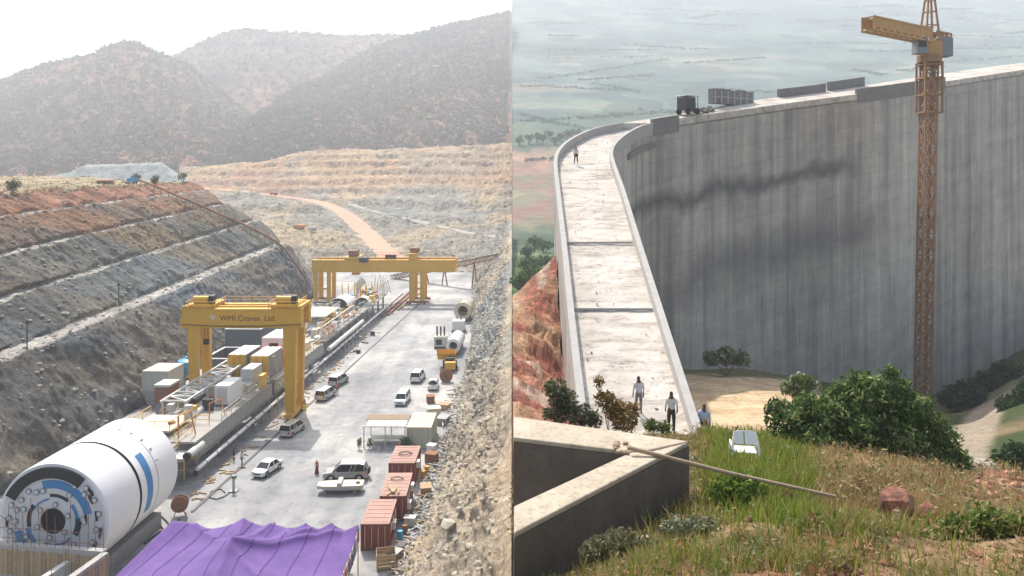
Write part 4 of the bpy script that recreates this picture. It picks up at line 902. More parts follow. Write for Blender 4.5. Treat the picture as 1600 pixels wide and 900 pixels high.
# rocks on the near hillside
m, n, l, b = nodes('red_rock'); tc = n.new('ShaderNodeTexCoord'); a1 = noise_node(n, l, tc.outputs['Object'], 2.4, 8, .7); a2 = noise_node(n, l, tc.outputs['Object'], 9, 8, .75)
c = ramp(n, l, a1.outputs[0], [(.36, (.05, .03, .025)), (.47, (.19, .075, .05)), (.56, (.34, .16, .09)), (.66, (.50, .36, .26))]).outputs[0]; l.new(c, b.inputs['Base Color']); b.inputs['Roughness'].default_value = .9; bump(n, l, a2.outputs[0], b, .8, .05)
def boulder(loc, size, seed, sub=3, flat=.8):
    bm = bmesh.new(); bmesh.ops.create_icosphere(bm, subdivisions=sub, radius=1); q_ = random.Random(seed); planes = [(Vector((q_.gauss(0, 1), q_.gauss(0, 1), q_.gauss(0, 1))).normalized(), q_.uniform(.42, .80)) for _ in range(18)]
    for v_ in bm.verts:
        for nrm_, d in planes:
            e = v_.co.dot(nrm_) - d
            if e > 0: v_.co -= nrm_ * e * .9
        v_.co = Vector((v_.co.x * size[0], v_.co.y * size[1], v_.co.z * size[2]))
        v_.co += Vector((q_.uniform(-1, 1), q_.uniform(-1, 1), q_.uniform(-1, 1))) * .05 * size[0]
    me = bpy.data.meshes.new('boulder'); bm.to_mesh(me); bm.free(); return me
p = P(1400, 812, 13.4); p.z = hill_z(p.x, p.y)
bo = thing('boulder', 'split dark red boulder sitting in the foreground grass', 'boulder', p)
for dx, dy, dz, sz, sd_ in ((0, 0, .30, (.52, .42, .52), 5), (-.48, -.1, .13, (.26, .26, .24), 8), (.50, -.08, .16, (.26, .24, .30), 6), (.15, -.34, .10, (.30, .2, .2), 9)):
    o = link('rock_block', boulder((0, 0, 0), sz, sd_, 2), 'red_rock', bo); o.location = (dx, dy, dz)
p = P(1545, 722, 27); p.z = hill_z(p.x, p.y) + .28
sl_ = link('flat_stone', boulder((0, 0, 0), (.62, .42, .16), 15), 'pale_stone'); sl_.location = p; sl_.rotation_euler = (.12, .1, -.3); tag(sl_, 'flat pale slab of stone on the right of the large shrub', 'stone')
q = random.Random(21); mb = MB(); 
for k in range(420):
    z_ = q.random()
    if z_ < .45: u, Yd = q.gauss(1300, 45), q.uniform(9.4, 11.5)
    elif z_ < .85: u, Yd = q.uniform(1490, 1640), q.uniform(18, 27)
    else: u, Yd = q.uniform(1000, 1640), q.uniform(9.5, 14)
    x = (u - 800) / 1200 * Yd; mb.rock((x, Yd, hill_z(x, Yd) + .01), q.uniform(.03, .13) * Yd / 12, q.random(), .7)
tag(mb.build('red_stones', 'red_rock', fix=False), 'scattered small reddish stones in the foreground', 'stones', kind='stuff')

# white plastic chair
p = P(1165, 735, 19.5); p.z = hill_z(p.x, p.y)
paint('white_plastic', (.80, .80, .79), .4, 0, .04, 2, .08)
ch = thing('plastic_chair', 'white plastic chair half hidden in the green grass', 'chair', p, R(-8))
hh = 36 - (676 - 270) / 1200 * 19.5 - p.z
mb = MB(); w2 = .32
# backrest leans away from the viewer: two uprights, a curved top panel with a slot left open in it
def bx_(x0, x1, z0, z1, name='backrest_panel'):
    return MB().add([(x0, .02 + .5 * (z0 - hh + .3), z0), (x1, .02 + .5 * (z0 - hh + .3), z0), (x1, .02 + .5 * (z1 - hh + .3), z1), (x0, .02 + .5 * (z1 - hh + .3), z1), (x0, .06 + .5 * (z0 - hh + .3), z0 - .02), (x1, .06 + .5 * (z0 - hh + .3), z0 - .02), (x1, .06 + .5 * (z1 - hh + .3), z1 - .02), (x0, .06 + .5 * (z1 - hh + .3), z1 - .02)],
        [(0, 1, 2, 3), (7, 6, 5, 4), (0, 4, 5, 1), (1, 5, 6, 2), (2, 6, 7, 3), (3, 7, 4, 0)]).build(name, 'white_plastic', ch, bevel=.012)
bx_(-w2 + .06, -.035, hh - .30, hh - .02); bx_(.0, w2 - .04, hh - .30, hh - .02); bx_(-w2 + .12, w2 - .09, hh - .018, hh)
for x in (-w2, w2): MB().tube([(x * 1.12, -.05, 0), (x * 1.04, -.02, hh * .5), (x * .96, .02, hh - .25), (x * .82, .13, hh - .01)], [.03, .028, .026, .02], 8).build('leg', 'white_plastic', ch)
for x in (-w2, w2): MB().tube([(x * 1.1, .5, 0), (x, .45, hh * .62)], .025, 8).build('leg', 'white_plastic', ch); MB().tube([(x * 1.0, -.02, hh * .6), (x * 1.06, .25, hh * .66), (x, .45, hh * .62)], .025, 8).build('armrest', 'white_plastic', ch)
MB().box((0, .22, hh * .45), (.56, .5, .04)).build('seat', 'white_plastic', ch, bevel=.015)

# ---------------------------------------------------------------- people
paint('skin', (.14, .075, .045), .6, 0, .05, 4, .0); paint('hair_black', (.012, .011, .010), .7, 0, .1, 9, .0)
CLOTH = {}
def cloth(col):
    k = 'cloth_%d' % len(CLOTH)
    if col not in CLOTH: CLOTH[col] = paint(k, col, .9, 0, .12, 6, .1)
    return CLOTH[col]
def person(label, loc, rz, shirt, trousers, height=1.7, arms=((-.05, 0), (.05, 0)), stride=.08, lean=0.0, skirt=False, group=None):
    "arms: (forward swing, bend) per side; faces local -y"
    S = height / 1.74; vs, es, rs, zn = [], [], [], []
    def nd(co, r, zone, par=None):
        vs.append(Vector(co) * S); rs.append((r * S, r * S) if not isinstance(r, tuple) else (r[0] * S, r[1] * S)); zn.append(zone)
        if par is not None: es.append((par, len(vs) - 1))
        return len(vs) - 1
    pel = nd((0, 0, .94), (.15, .115), 'tr'); ab = nd((0, -lean * .4, 1.10), (.14, .10), 'sh', pel); chs = nd((0, -lean, 1.32), (.165, .115), 'sh', ab); nk = nd((0, -lean * 1.1, 1.475), .058, 'sk', chs)
    hd = nd((0, -lean * 1.2 - .015, 1.575), (.078, .088), 'sk', nk); hf = nd((0, -lean * 1.25 - .012, 1.655), (.085, .098), 'hr', hd); nd((0, -lean * 1.25 + .005, 1.71), (.05, .06), 'hr', hf)
    ns_ = nd((0, -lean * 1.2 - .115, 1.575), .014, 'sk', hd)
    for s_, (sw, bd) in zip((-1, 1), arms):
        sho = nd((s_ * .185, -lean, 1.40), .068, 'sh', chs); a0 = sw; el_ = Vector((s_ * .23, -lean - math.sin(a0) * .29, 1.40 - math.cos(a0) * .29)); e_ = nd(el_, .046, 'sh', sho)
        a1 = sw + bd; wr = el_ + Vector((s_ * .0, -math.sin(a1) * .25, -math.cos(a1) * .25)); w_ = nd(wr, .032, 'sk', e_); dv = Vector((0, -math.sin(a1), -math.cos(a1)))
        hn = nd(wr + dv * .08, (.034, .022), 'sk', w_)
        for f_, (off, ln_) in enumerate(((-.028, .075), (-.010, .088), (.010, .084), (.027, .066))): nd(wr + dv * (.09 + ln_) + Vector((0, off, 0)) + Vector((-s_ * .02, 0, 0)), .008, 'sk', hn)
        nd(wr + dv * .075 + Vector((-s_ * .01, -.055, -.01)), .009, 'sk', w_)
    for s_ in (-1, 1):
        st = stride * s_; hp = nd((s_ * .09, 0, .86), .098, 'tr', pel); kn = nd((s_ * .10, -st * .6 - .015, .49), .068, 'tr', hp); an_ = nd((s_ * .10, -st, .10), .045, 'tr', kn); nd((s_ * .11, -st - .02, .045), .045, 'fo', an_); nd((s_ * .12, -st - .16, .035), (.042, .032), 'fo', len(vs) - 1)
    me = bpy.data.meshes.new('person'); me.from_pydata(vs, es, []); o = bpy.data.objects.new('person_body', me); COL.objects.link(o)
    sk = o.modifiers.new('skin', 'SKIN'); sk.use_smooth_shade = True
    for i_, r_ in enumerate(rs): me.skin_vertices[0].data[i_].radius = r_
    me.skin_vertices[0].data[0].use_root = True
    o.modifiers.new('sub', 'SUBSURF').levels = 1; o.modifiers['sub'].render_levels = 1
    dg = bpy.context.evaluated_depsgraph_get(); nm = bpy.data.meshes.new_from_object(o.evaluated_get(dg)); bpy.data.objects.remove(o); nm.name = 'person'
    nm.materials.clear()
    for mt in (M['skin'], cloth(shirt), cloth(trousers), M['hair_black'], M['dark_steel']): nm.materials.append(mt)
    zi = {'sk': 0, 'sh': 1, 'tr': 2, 'hr': 3, 'fo': 4}; pv = np.array([tuple(x) for x in vs])
    # zones by nearest bone point, with midpoints so hems fall between joints
    mids = [(vs[a] * .6 + vs[b_] * .4, zn[a]) for a, b_ in es] + [(vs[a] * .3 + vs[b_] * .7, zn[b_]) for a, b_ in es]
    allp = np.concatenate([pv, np.array([tuple(a) for a, _ in mids])]); allz = zn + [z for _, z in mids]
    for pl in nm.polygons:
        c_ = np.array(pl.center); z_ = allz[int(np.argmin(((allp - c_) ** 2).sum(1)))]
        if z_ == 'sk' and c_[2] > 1.60 * S and c_[1] > -.055 * S - lean * 1.2 * S: z_ = 'hr'
        pl.material_index = zi[z_]; pl.use_smooth = True
    po = link('person', nm, None); po.location = loc; po.rotation_euler = (0, 0, rz); tag(po, label, 'person', group)
    if skirt:
        MB().lathe([(.13, .98 * S), (.17, .85 * S), (.22, .4 * S), (.27, .08 * S), (.25, .08 * S), (.14, .9 * S)], 14).build('skirt', cloth(trousers), po, smooth=True)
    return po
WH = (.72, .72, .70); BL = (.50, .60, .78)
p = P(1049, 684, 31.2); p.z = hill_z(p.x, p.y); person('person in white shirt and dark trousers standing with arms akimbo below the walkway', p, R(170), WH, (.06, .06, .05), 1.76, ((-.5, 1.1), (-.4, 1.2)), .10)
p = P(1100, 700, 32.6); p.z = hill_z(p.x, p.y); person('person in pale blue shirt standing in the grass beside the parapet', p, R(160), BL, (.06, .06, .07), 1.75, ((.1, .2), (.5, .9)), .06)
yw = 33.6; person('person in white shirt with dark hair standing on the near end of the walkway', (198 / 1200 * yw, yw, crest_z(yw) - .66), R(190), (.66, .66, .68), (.22, .22, .24), 1.68, ((.0, .1), (.1, .2)), .05)
yw = 75.8; person('person far off in white shirt walking along the curved crest', (100 / 1200 * yw, yw, crest_z(yw) - .66), R(10), (.55, .58, .52), (.05, .05, .06), 1.72, ((.2, .1), (-.2, .1)), .22)
# a few lumps of rubble lying on the walkway
q = random.Random(77); mb = MB()
for k in range(40):
    i_ = q.randint(8, 136); f = q.uniform(.12, .9); c_ = crest_xyz(i_, f, -.60); mb.rock(c_, q.uniform(.04, .10), q.random(), .6)
tag(mb.build('walkway_rubble', 'dark_concrete', fix=False), 'small stones littering the dam walkway', 'stones', kind='stuff')

# ---------------------------------------------------------------- trees
def tree(label, loc, h, w, cols, seed, group, leaf, n=160, cat='tree'):
    q_ = random.Random(seed); L = [(q_.uniform(-.35, .35) * w, q_.uniform(-.35, .35) * w, h * q_.uniform(.45, .9), w * q_.uniform(.22, .36)) for _ in range(6)]
    return plant('tree', label, cat, loc, L, n, leaf, cols, seed, 6, w * .03, group, 1.0, 'crown', 'trunk', 4, 1.3)
pos = [(826, 221), (838, 219), (849, 222), (857, 214), (868, 221), (876, 218), (886, 216), (893, 211), (901, 213), (812, 224)]
for k, (u, v) in enumerate(pos):
    g = on_grid(PLAIN, u, v + 4); tree('%s tree from the dam in the dark row of trees across the plain' % ('seventh', 'sixth', 'fifth', 'eighth', 'fourth', 'third', 'second', 'ninth', 'first', 'farthest')[k], g, random.uniform(6, 8.5), random.uniform(6, 8), ((.02, .04, .02), (.045, .07, .035)), 400 + k, 'row of trees on the plain', .8, 90)
labs = ['green bush against the dam where the red clearing ends', 'low green bush left of the dam at the picture seam', 'round green bush just above the cut rock', 'dark green bush behind the top of the rock cutting', 'small green bush nearest to the dam wall', 'green bush above the others beside the red clearing', 'pale green bush low down beside the seam']
for k, (u, v) in enumerate([(850, 395), (826, 425), (840, 445), (828, 455), (858, 420), (836, 388), (824, 402)]):
    g = on_grid(PLAIN, u, v); tree(labs[k], g, 3.2, 5.0, ((.025, .06, .015), (.07, .12, .03)), 430 + k, 'bushes beside the dam', .42, 170, 'bush')
hp_ = [(480, 188, 'bright green tree alone halfway up the nearer hill'), (483, 200, 'pale tree just below the bright green one on the hill'), (368, 190, 'yellow-green tree at the left edge of the nearer hill'), (660, 186, 'bright green tree low on the right of the nearer hill'), (642, 173, 'small pale tree above the bright one on the right'), (540, 206, 'green tree near the reddish bare patch'), (420, 246, 'pale tree at the very foot of the nearer hill'), (475, 240, 'dark green tree at the foot of the hill by the spoil edge'), (777, 62, 'pale green tree high up near the right of the ridge'), (538, 117, 'pale tree high on the left shoulder of the nearer hill'), (570, 92, 'light tree just under the skyline of the nearer hill'), (385, 228, 'dark tree low on the left of the nearer hill'), (720, 222, 'dark green tree at the bottom right of the hill')]
for k, (u, v, lab) in enumerate(hp_):
    g = on_grid(HC, u, v); gc = ((.11, .16, .05), (.20, .26, .09)) if 'dark' not in lab else ((.04, .07, .03), (.08, .11, .04))
    tree(lab, g, 8.5, 9, gc, 460 + k, 'trees on the nearer hillside', .75, 150)
for k, (u, v, lab) in enumerate([(19, 303, 'green bush on the red upper terrace at the left edge'), (213, 284, 'dry bush beside the blue truck'), (243, 290, 'green bush at the top of the conveyor'), (285, 283, 'green bush near the end of the terraces')]):
    g = on_grid(SLOPE_W[:, :615], u, v); tree(lab, g, 2.6, 3.0, ((.05, .08, .025), (.14, .15, .05)), 500 + k, 'bushes on the terraces', .28, 120, 'bush')
# dry grass along the top of the terraces
q = np.random.default_rng(5); rr0 = len(SLOPE_W) - 24; i_ = q.integers(rr0 - 3, rr0 + 12, 2600); j_ = q.integers(110, 620, 2600); pp = SLOPE_W[i_, j_] + np.array((0, 0, .15)); cc = np.array(((.36, .27, .13), (.28, .20, .10), (.16, .15, .06)))[q.integers(0, 3, 2600)]
V, T, C = leaf_cloud(pp, .26, cc, 5, 1.4, 9, (1.5, 1.5, .7)); tag(soup('dry_grass', V, T, C, 'leaf'), 'dry yellow grass along the top of the terraces', 'grass', kind='stuff')
# ================================================================== left: the pit's machines, vehicles and people
paint('tbm_white', (0.80, 0.80, 0.81), 0.42, 0, .05, .25, .16, (0.55, 0.54, 0.52))
paint('tbm_face', (0.66, 0.67, 0.69), 0.5, 0, .08, .5, .3, (0.40, 0.40, 0.42))
paint('tbm_blue', (0.045, 0.22, 0.48), 0.45, 0, .10, .5, .15)
paint('tbm_black', (0.018, 0.018, 0.020), 0.6, 0, .2, .8, .25, (0.10, 0.10, 0.10))
paint('steel_grey', (0.26, 0.265, 0.27), 0.55, .3, .2, .8, .35, (0.16, 0.12, 0.09))
paint('site_yellow', (0.66, 0.37, 0.035), 0.5, 0, .12, .5, .35, (0.34, 0.20, 0.07))
paint('rail_yellow', (0.72, 0.44, 0.06), 0.5, 0, .12, 1, .2)
paint('deck_grey', (0.36, 0.34, 0.31), 0.85, 0, .2, .6, .5, (0.20, 0.17, 0.13))
paint('pale_grey', (0.56, 0.56, 0.54), 0.6, 0, .1, .8, .3)
paint('beige_paint', (0.62, 0.55, 0.42), 0.65, 0, .1, .8, .3)
paint('pipe_white', (0.70, 0.70, 0.68), 0.5, 0, .08, .8, .3)
paint('rust_brown', (0.27, 0.13, 0.075), 0.85, 0, .3, 1, .4, (0.12, 0.07, 0.05))
paint('skip_steel', (0.13, 0.145, 0.155), 0.75, 0, .25, .5, .4, (0.22, 0.21, 0.20))
paint('container_red', (0.27, 0.070, 0.045), 0.7, 0, .2, .6, .35, (0.16, 0.07, 0.05))
paint('container_roof', (0.40, 0.24, 0.20), 0.8, 0, .2, .5, .45, (0.52, 0.42, 0.36))
paint('container_pale', (0.50, 0.52, 0.43), 0.7, 0, .12, .6, .3)
paint('timber', (0.42, 0.31, 0.19), 0.9, 0, .25, 2, .3)
paint('orange_paint', (0.62, 0.20, 0.05), 0.6, 0, .2, 1, .3)
paint('tank_blue', (0.06, 0.34, 0.58), 0.4, 0, .1, .6, .15)
paint('pink_red', (0.55, 0.10, 0.13), 0.6, 0, .1, 1, .2)
m, n, l, b = nodes('car_glass'); b.inputs['Base Color'].default_value = (.012, .016, .020, 1); b.inputs['Roughness'].default_value = .06; b.inputs['Specular IOR Level'].default_value = .7
tcn = n.new('ShaderNodeTexCoord'); nz_ = noise_node(n, l, tcn.outputs['Object'], 3, 3); rr = ramp(n, l, nz_.outputs[0], [(.3, (.05,) * 3), (.7, (.16,) * 3)]); l.new(rr.outputs[0], b.inputs['Roughness'])
def carpaint(name, col, metal=.0):
    m = paint(name, col, .32, metal, .03, .6, .10, (.42, .38, .32)); m.node_tree.nodes['Principled BSDF'].inputs['Coat Weight'].default_value = .5; return m
carpaint('car_white', (.76, .76, .75)); carpaint('car_silver', (.48, .49, .49), .35); carpaint('car_champagne', (.46, .44, .39), .3); carpaint('car_grey', (.36, .355, .34), .3); carpaint('car_palegreen', (.60, .70, .72))
paint('lamp_red', (.45, .02, .02), .3, 0, .05, 1, .0); paint('lamp_clear', (.75, .75, .72), .15, 0, .03, 1, .0); paint('alloy', (.52, .52, .52), .35, .6, .05, 1, .1)

# ---------------------------------------------------------------- tunnel boring machine
RT, LT, ZC = 5.0, 12.2, 5.85
tbm = thing('tunnel_boring_machine', 'huge white cylindrical tunnel boring machine with blue and black face', 'tunnel borer', (-39.75, 66.5, 0), -.05)
sh = MB().lathe([(4.55, .05), (4.95, .05), (5.0, .22), (5.0, 5.0)], 96, (0, 0, ZC), 'y').build('front_shield', 'tbm_white', tbm, smooth=True)
MB().lathe([(4.985, 5.0), (4.90, 5.04), (4.90, 5.36), (4.985, 5.4)], 96, (0, 0, ZC), 'y').build('joint_ring', 'tbm_black', tbm, smooth=True)
MB().lathe([(5.0, 5.4), (5.0, 8.35)], 96, (0, 0, ZC), 'y').build('middle_shield', 'tbm_white', tbm, smooth=True)
MB().lathe([(4.997, 8.35), (4.985, 8.38), (4.985, 8.42), (4.997, 8.45)], 96, (0, 0, ZC), 'y').build('weld_ring', 'steel_grey', tbm, smooth=True)
MB().lathe([(5.0, 8.45), (5.0, LT), (4.7, LT), (4.7, LT - 1.5)], 96, (0, 0, ZC), 'y').build('tail_shield', 'tbm_white', tbm, smooth=True)
MB().lathe([(.0, LT - 1.5), (4.7, LT - 1.5)], 48, (0, 0, ZC), 'y').build('rear_bulkhead', 'tbm_black', tbm)
st = MB().arc(5.004, 5.02, -24, 42, 6.35, 7.35, 40, (0, 0, ZC)).build('blue_stripe', 'tbm_blue', tbm)
face = MB().lathe([(1.0, .0), (4.62, .0), (4.72, .10), (4.72, .3), (1.0, .3)], 96, (0, 0, ZC), 'y').build('cutter_head', 'tbm_face', tbm, smooth=True)
MB().lathe([(.0, .55), (1.0, .5), (1.0, .0), (1.06, -.05), (1.12, .0)], 40, (0, 0, ZC), 'y').build('hub_opening', 'tbm_black', face, smooth=True)
def deco(r0, r1, a0, a1, mat, nm='painted_band', y=-.05): return MB().arc(r0, r1, a0, a1, y, .02, 32, (0, 0, ZC)).build(nm, mat, face)
deco(3.75, 4.68, 52, 152, 'tbm_black', 'muck_scraper_band', -.18)
deco(2.85, 3.55, 12, 106, 'tbm_blue'); deco(3.0, 3.62, 196, 236, 'tbm_blue'); deco(2.05, 2.35, -28, 40, 'tbm_blue'); deco(1.86, 2.0, 100, 150, 'tbm_blue'); deco(2.2, 2.55, 196, 228, 'tbm_blue'); deco(2.02, 2.2, 272, 318, 'tbm_blue')
deco(2.02, 2.55, -30, 8, 'tbm_black'); deco(2.1, 2.36, 52, 96, 'tbm_black'); deco(1.98, 2.32, 142, 194, 'tbm_black'); deco(2.0, 2.28, 250, 286, 'tbm_black')
disc_me = MB().lathe([(.0, -.14), (.15, -.14), (.20, -.06), (.22, .0), (.0, .0)], 12, (0, 0, 0), 'y').mesh('cutter_disc'); disc_me.materials.append(M['tbm_face'])
rim_me = MB().lathe([(.17, -.10), (.26, -.10), (.26, .0), (.17, .0)], 12, (0, 0, 0), 'y').mesh('cutter_rim'); rim_me.materials.append(M['steel_grey'])
q = random.Random(4)
for r_, a0, k_ in ((1.45, 20, 6), (2.75, 5, 7), (3.3, 130, 4), (3.9, 160, 5), (3.95, 300, 4), (4.2, 10, 3), (2.85, 240, 3), (3.7, 40, 2)):
    for j in range(k_):
        a = R(a0 + j * (360 / k_ if r_ < 2.9 else 17)); o = link('cutter_disc', disc_me, None, face); o.location = (r_ * math.cos(a), -.02, ZC + r_ * math.sin(a)); o2 = link('cutter_rim', rim_me, None, face); o2.location = o.location
for a0, r_ in ((34, 4.3), (26, 3.95), (4, 3.95), (2, 3.0), (-16, 4.35), (-33, 4.3), (-50, 4.0), (178, 4.1), (-62, 3.5)):   # bucket slots with teeth
    for j in range(4):
        a = R(a0 + j * 2.6); MB().box((r_ * math.cos(a), -.06, ZC + r_ * math.sin(a)), (.12, .16, .30), 0).build('bucket_tooth', 'tbm_black', face)
for j in range(5):      # small lifting lugs along the joints
    a = R(25 + j * 14); MB().box((5.03 * math.cos(a), 8.9, ZC + 5.03 * math.sin(a)), (.16, .35, .10)).build('lifting_lug', 'steel_grey', tbm)
for s_ in (-1, 1): MB().cub(s_ * 2.6 - .9, s_ * 2.6 + .9, .6, LT - .4, 0, 1.5).build('cradle', 'steel_grey', tbm)

# ---------------------------------------------------------------- backup train
AX = .04; TRZ = -math.atan(AX)
def train_x(Y): return -41.2 + AX * (Y - 91)
rib_me = MB().cub(-.05, .05, -.07, .07, -.85, .85).mesh('rib'); rib_me.materials.append(M['pale_grey'])
post_me = MB().cub(-.03, .03, -.03, .03, 0, 1.1).mesh('rail_post'); post_me.materials.append(M['rail_yellow'])
def railing(par, pts, mat='rail_yellow', h=1.1, nm='handrail', step=1.6):
    mb = MB()
    for a, b_ in zip(pts[:-1], pts[1:]):
        a, b_ = Vector(a), Vector(b_); up = Vector((0, 0, 1)); mb.bar(a + up * h, b_ + up * h, .07); mb.bar(a + up * h * .5, b_ + up * h * .5, .05); k_ = max(1, int((b_ - a).length / step))
        for j in range(k_ + 1): p_ = a.lerp(b_, j / k_); mb.bar(p_, p_ + up * h, .06)
    return mb.build(nm, mat, par)
def box_part(par, nm, mat, x0, x1, y0, y1, z0, z1, bev=.03): return MB().cub(x0, x1, y0, y1, z0, z1).build(nm, mat, par, bevel=bev)
def train_car(Y0, L, label, wall=True, deck_mat='deck_grey', zd=4.5):
    t = thing('backup_car', label, 'rail car', (train_x(Y0), Y0, 0), TRZ, 'backup cars behind the tunnel borer')
    for k_ in range(int(L // 4)):        # deck plates with open joints
        MB().cub(-4.2, 4.2, k_ * 4 + .03, min(L, k_ * 4 + 3.97), zd - .22, zd).build('deck_plate', deck_mat, t)
    if wall:
        MB().cub(3.92, 4.02, .1, L - .1, zd - 1.95, zd - .25).build('side_wall', 'deck_grey', t)
        for k_ in range(int(L / .62)):
            o = link('rib', rib_me, None, t); o.location = (4.08, .4 + k_ * .62, zd - 1.12)
        MB().cub(3.9, 4.26, .0, L, zd - 2.15, zd - 1.98).build('bottom_chord', 'steel_grey', t)
    for y in np.arange(1.5, L, 6):
        for x in (-3.6, 3.6): MB().cub(x - .18, x + .18, y - .2, y + .2, 1.0, zd - .22).build('leg', 'steel_grey', t); MB().lathe([(.0, -.15), (.45, -.15), (.45, .15), (.0, .15)], 14, (x, y, .5), 'x').build('wheel', 'dark_steel', t)
    for x in (-3.6, 3.6): MB().cub(x - .2, x + .2, 0, L, .9, 1.2).build('bogie_beam', 'steel_grey', t)
    MB().tube([(4.9, -1, 1.75), (4.9, L * .5, 1.75), (4.9, L - .2, 1.75)], .24, 12).build('side_pipe', 'pipe_white', t, smooth=True)
    for y in np.arange(1, L, 3.1): MB().lathe([(.24, -.06), (.31, -.06), (.31, .06), (.24, .06)], 12, (4.9, y, 1.75), 'y', True).build('pipe_flange', 'steel_grey', t); MB().bar((4.9, y, 0), (4.9, y, 1.5), .12).build('pipe_stand', 'steel_grey', t)
    return t
c1 = train_car(90, 26, 'leading backup car with white lattice frame and yellow stair platform')
def loc_x(X, Y): return X - train_x(Y)
# front stair platform
box_part(c1, 'platform', 'beige_paint', -5.0, .4, 1.5, 7.5, 5.0, 5.25); railing(c1, [(-5, 1.5, 5.25), (.4, 1.5, 5.25), (.4, 7.5, 5.25)]); railing(c1, [(-5, 1.5, 5.25), (-5, 7.5, 5.25)]); railing(c1, [(.5, -1.6, 3.3), (2.2, -1.6, 3.3), (2.2, 3.5, 3.9)]); railing(c1, [(1.2, 1.0, 4.5), (1.2, 6.5, 4.5), (3.0, 6.5, 4.5)])
box_part(c1, 'front_apron', 'pale_grey', .6, 4.1, -2.6, .0, 3.3, 3.5); railing(c1, [(.6, -2.6, 1.2), (4.1, -2.6, 1.2)], h=2.0); MB().tube([(4.3, -2.2, 3.7), (4.3, 1.6, 3.7)], .42, 14).build('duct_end', 'pale_grey', c1); MB().tube([(4.3, -2.5, 3.7), (4.3, -2.1, 3.7)], .44, 14).build('duct_mouth', 'tbm_black', c1)
for k_ in range(7): MB().bar((.6 + k_ * .55, -.6, 3.3 - .35 * k_ * .3), (.6 + k_ * .55, .6, 3.3 - .35 * k_ * .3), .3, .06).build('stair_tread', 'rail_yellow', c1)
q = random.Random(8)
for k_ in range(9): MB().tube([(q.uniform(-4.5, 3.5), -.5, q.uniform(2.2, 4)), (q.uniform(-4, 3), -3.2, q.uniform(2, 5))], q.uniform(.06, .16), 8).build('hydraulic_hose', 'rail_yellow' if k_ % 3 else 'dark_steel', c1)
# white lattice frame on top
mb = MB(); fr = lambda x, y: (x, y, 6.4 if y < 18 else 6.5)
for x in (-4.5, -1.3): mb.bar((x, 9, 6.4), (x, 30, 6.6), .26, .3)
frm = mb.build('lattice_frame', 'pale_grey', c1)
for k_ in range(11): y = 9.5 + k_ * 2; MB().bar((-4.5, y, 6.4), (-1.3, y, 6.4), .2, .22).build('cross_beam', 'pale_grey', frm)
for k_ in range(10):
    y = 9.5 + k_ * 2; a = (-4.5, -1.3) if k_ % 2 else (-1.3, -4.5); MB().bar((a[0], y, 6.42), (a[1], y + 2, 6.42), .13).build('brace', 'pipe_white', frm)
for y in (9.5, 15.5, 21.5, 27.5):
    for x in (-4.5, -1.3): MB().bar((x, y, 4.5), (x, y, 6.3), .2).build('frame_post', 'pale_grey', frm)
for k_ in range(12): y = 9.5 + k_ * 1.7; MB().cub(-4.0 + (k_ % 3) * .8, -3.2 + (k_ % 3) * .9, y, y + .9, 5.0, 5.9).build('machinery_box', ('pale_grey', 'steel_grey', 'beige_paint')[k_ % 3], c1, bevel=.03)
MB().tube([(-1.0, 10.5, 6.0), (-.9, 13.5, 6.1)], [.5, .42], 12).build('motor', 'tbm_black', c1)
for k_ in range(3): MB().cub(-.2 + k_ * .5, .15 + k_ * .5, 11.6, 12.2, 4.5, 6.0).build('valve_stack', 'dark_steel', c1)
cb = box_part(c1, 'white_cabinet', 'tbm_white', .6, 2.6, 13.6, 18.0, 4.75, 7.3); box_part(cb, 'cabinet_door', 'pale_grey', .9, 2.3, 13.55, 13.59, 5.0, 7.0, 0)
for y in (13.8, 17.8):
    for x in (.7, 2.5): MB().cub(x - .1, x + .1, y - .1, y + .1, 4.5, 4.75).build('cabinet_foot', 'dark_steel', cb)
box_part(c1, 'side_console', 'pale_grey', -.2, .7, 6.3, 7.0, 5.3, 6.8); box_part(c1, 'drum_box', 'rust_brown', -.6, .6, 14.5, 17, 4.5, 5.6)
# second car: cabinets
c2 = train_car(117, 26, 'backup car carrying yellow-fronted cabinets and a white control house')
for gx, gy, mt in ((-2.6, 1.0, 'steel_grey'), (1.2, .2, 'steel_grey')):
    for k_ in range(3):
        x0 = gx - .9 + k_ * .95; pb = MB().cub(x0, x0 + .82, gy, gy + 6.2, 4.6, 8.0).build('switch_cabinet', mt, c2, bevel=.03)
        MB().cub(x0 - .02, x0 + .84, gy - .14, gy - .01, 4.6, 8.04).build('yellow_front', 'rail_yellow', pb); MB().cub(x0 + .02, x0 + .80, gy, gy + 6.2, 8.005, 8.09).build('white_cap', 'tbm_white', pb); MB().cub(x0, x0 + .82, gy + 6.22, gy + 7.0, 4.6, 7.6).build('red_end', 'pink_red', pb)
box_part(c2, 'grey_cabinet', 'pale_grey', .6, 2.4, -4.6, -.6, 4.7, 7.2)
hs = box_part(c2, 'control_house', 'tbm_white', -2.2, 2.2, 11.5, 18.5, 4.7, 8.4); box_part(hs, 'door', 'steel_grey', 2.21, 2.26, 12.5, 13.6, 4.8, 7.0, 0); box_part(hs, 'window', 'car_glass', -.9, .6, 11.44, 11.49, 6.6, 7.5, 0); box_part(hs, 'vent', 'dark_steel', 2.21, 2.26, 15, 16.4, 6.2, 7.2, 0)
for k_ in range(5): box_part(c2, 'equipment_box', ('pale_grey', 'beige_paint', 'tbm_white')[k_ % 3], -4 + k_ * 1.5, -3 + k_ * 1.5, 19.5 + (k_ % 2) * 1.2, 22 + (k_ % 2), 4.5, 5.4 + .4 * (k_ % 3))
for k_ in range(16): MB().lathe([(.42, -.05), (.5, -.05), (.5, .05), (.42, .05)], 14, (4.35, .8 + k_ * 1.55, 3.4), 'y', True).build('duct_ring', 'pale_grey', c2)
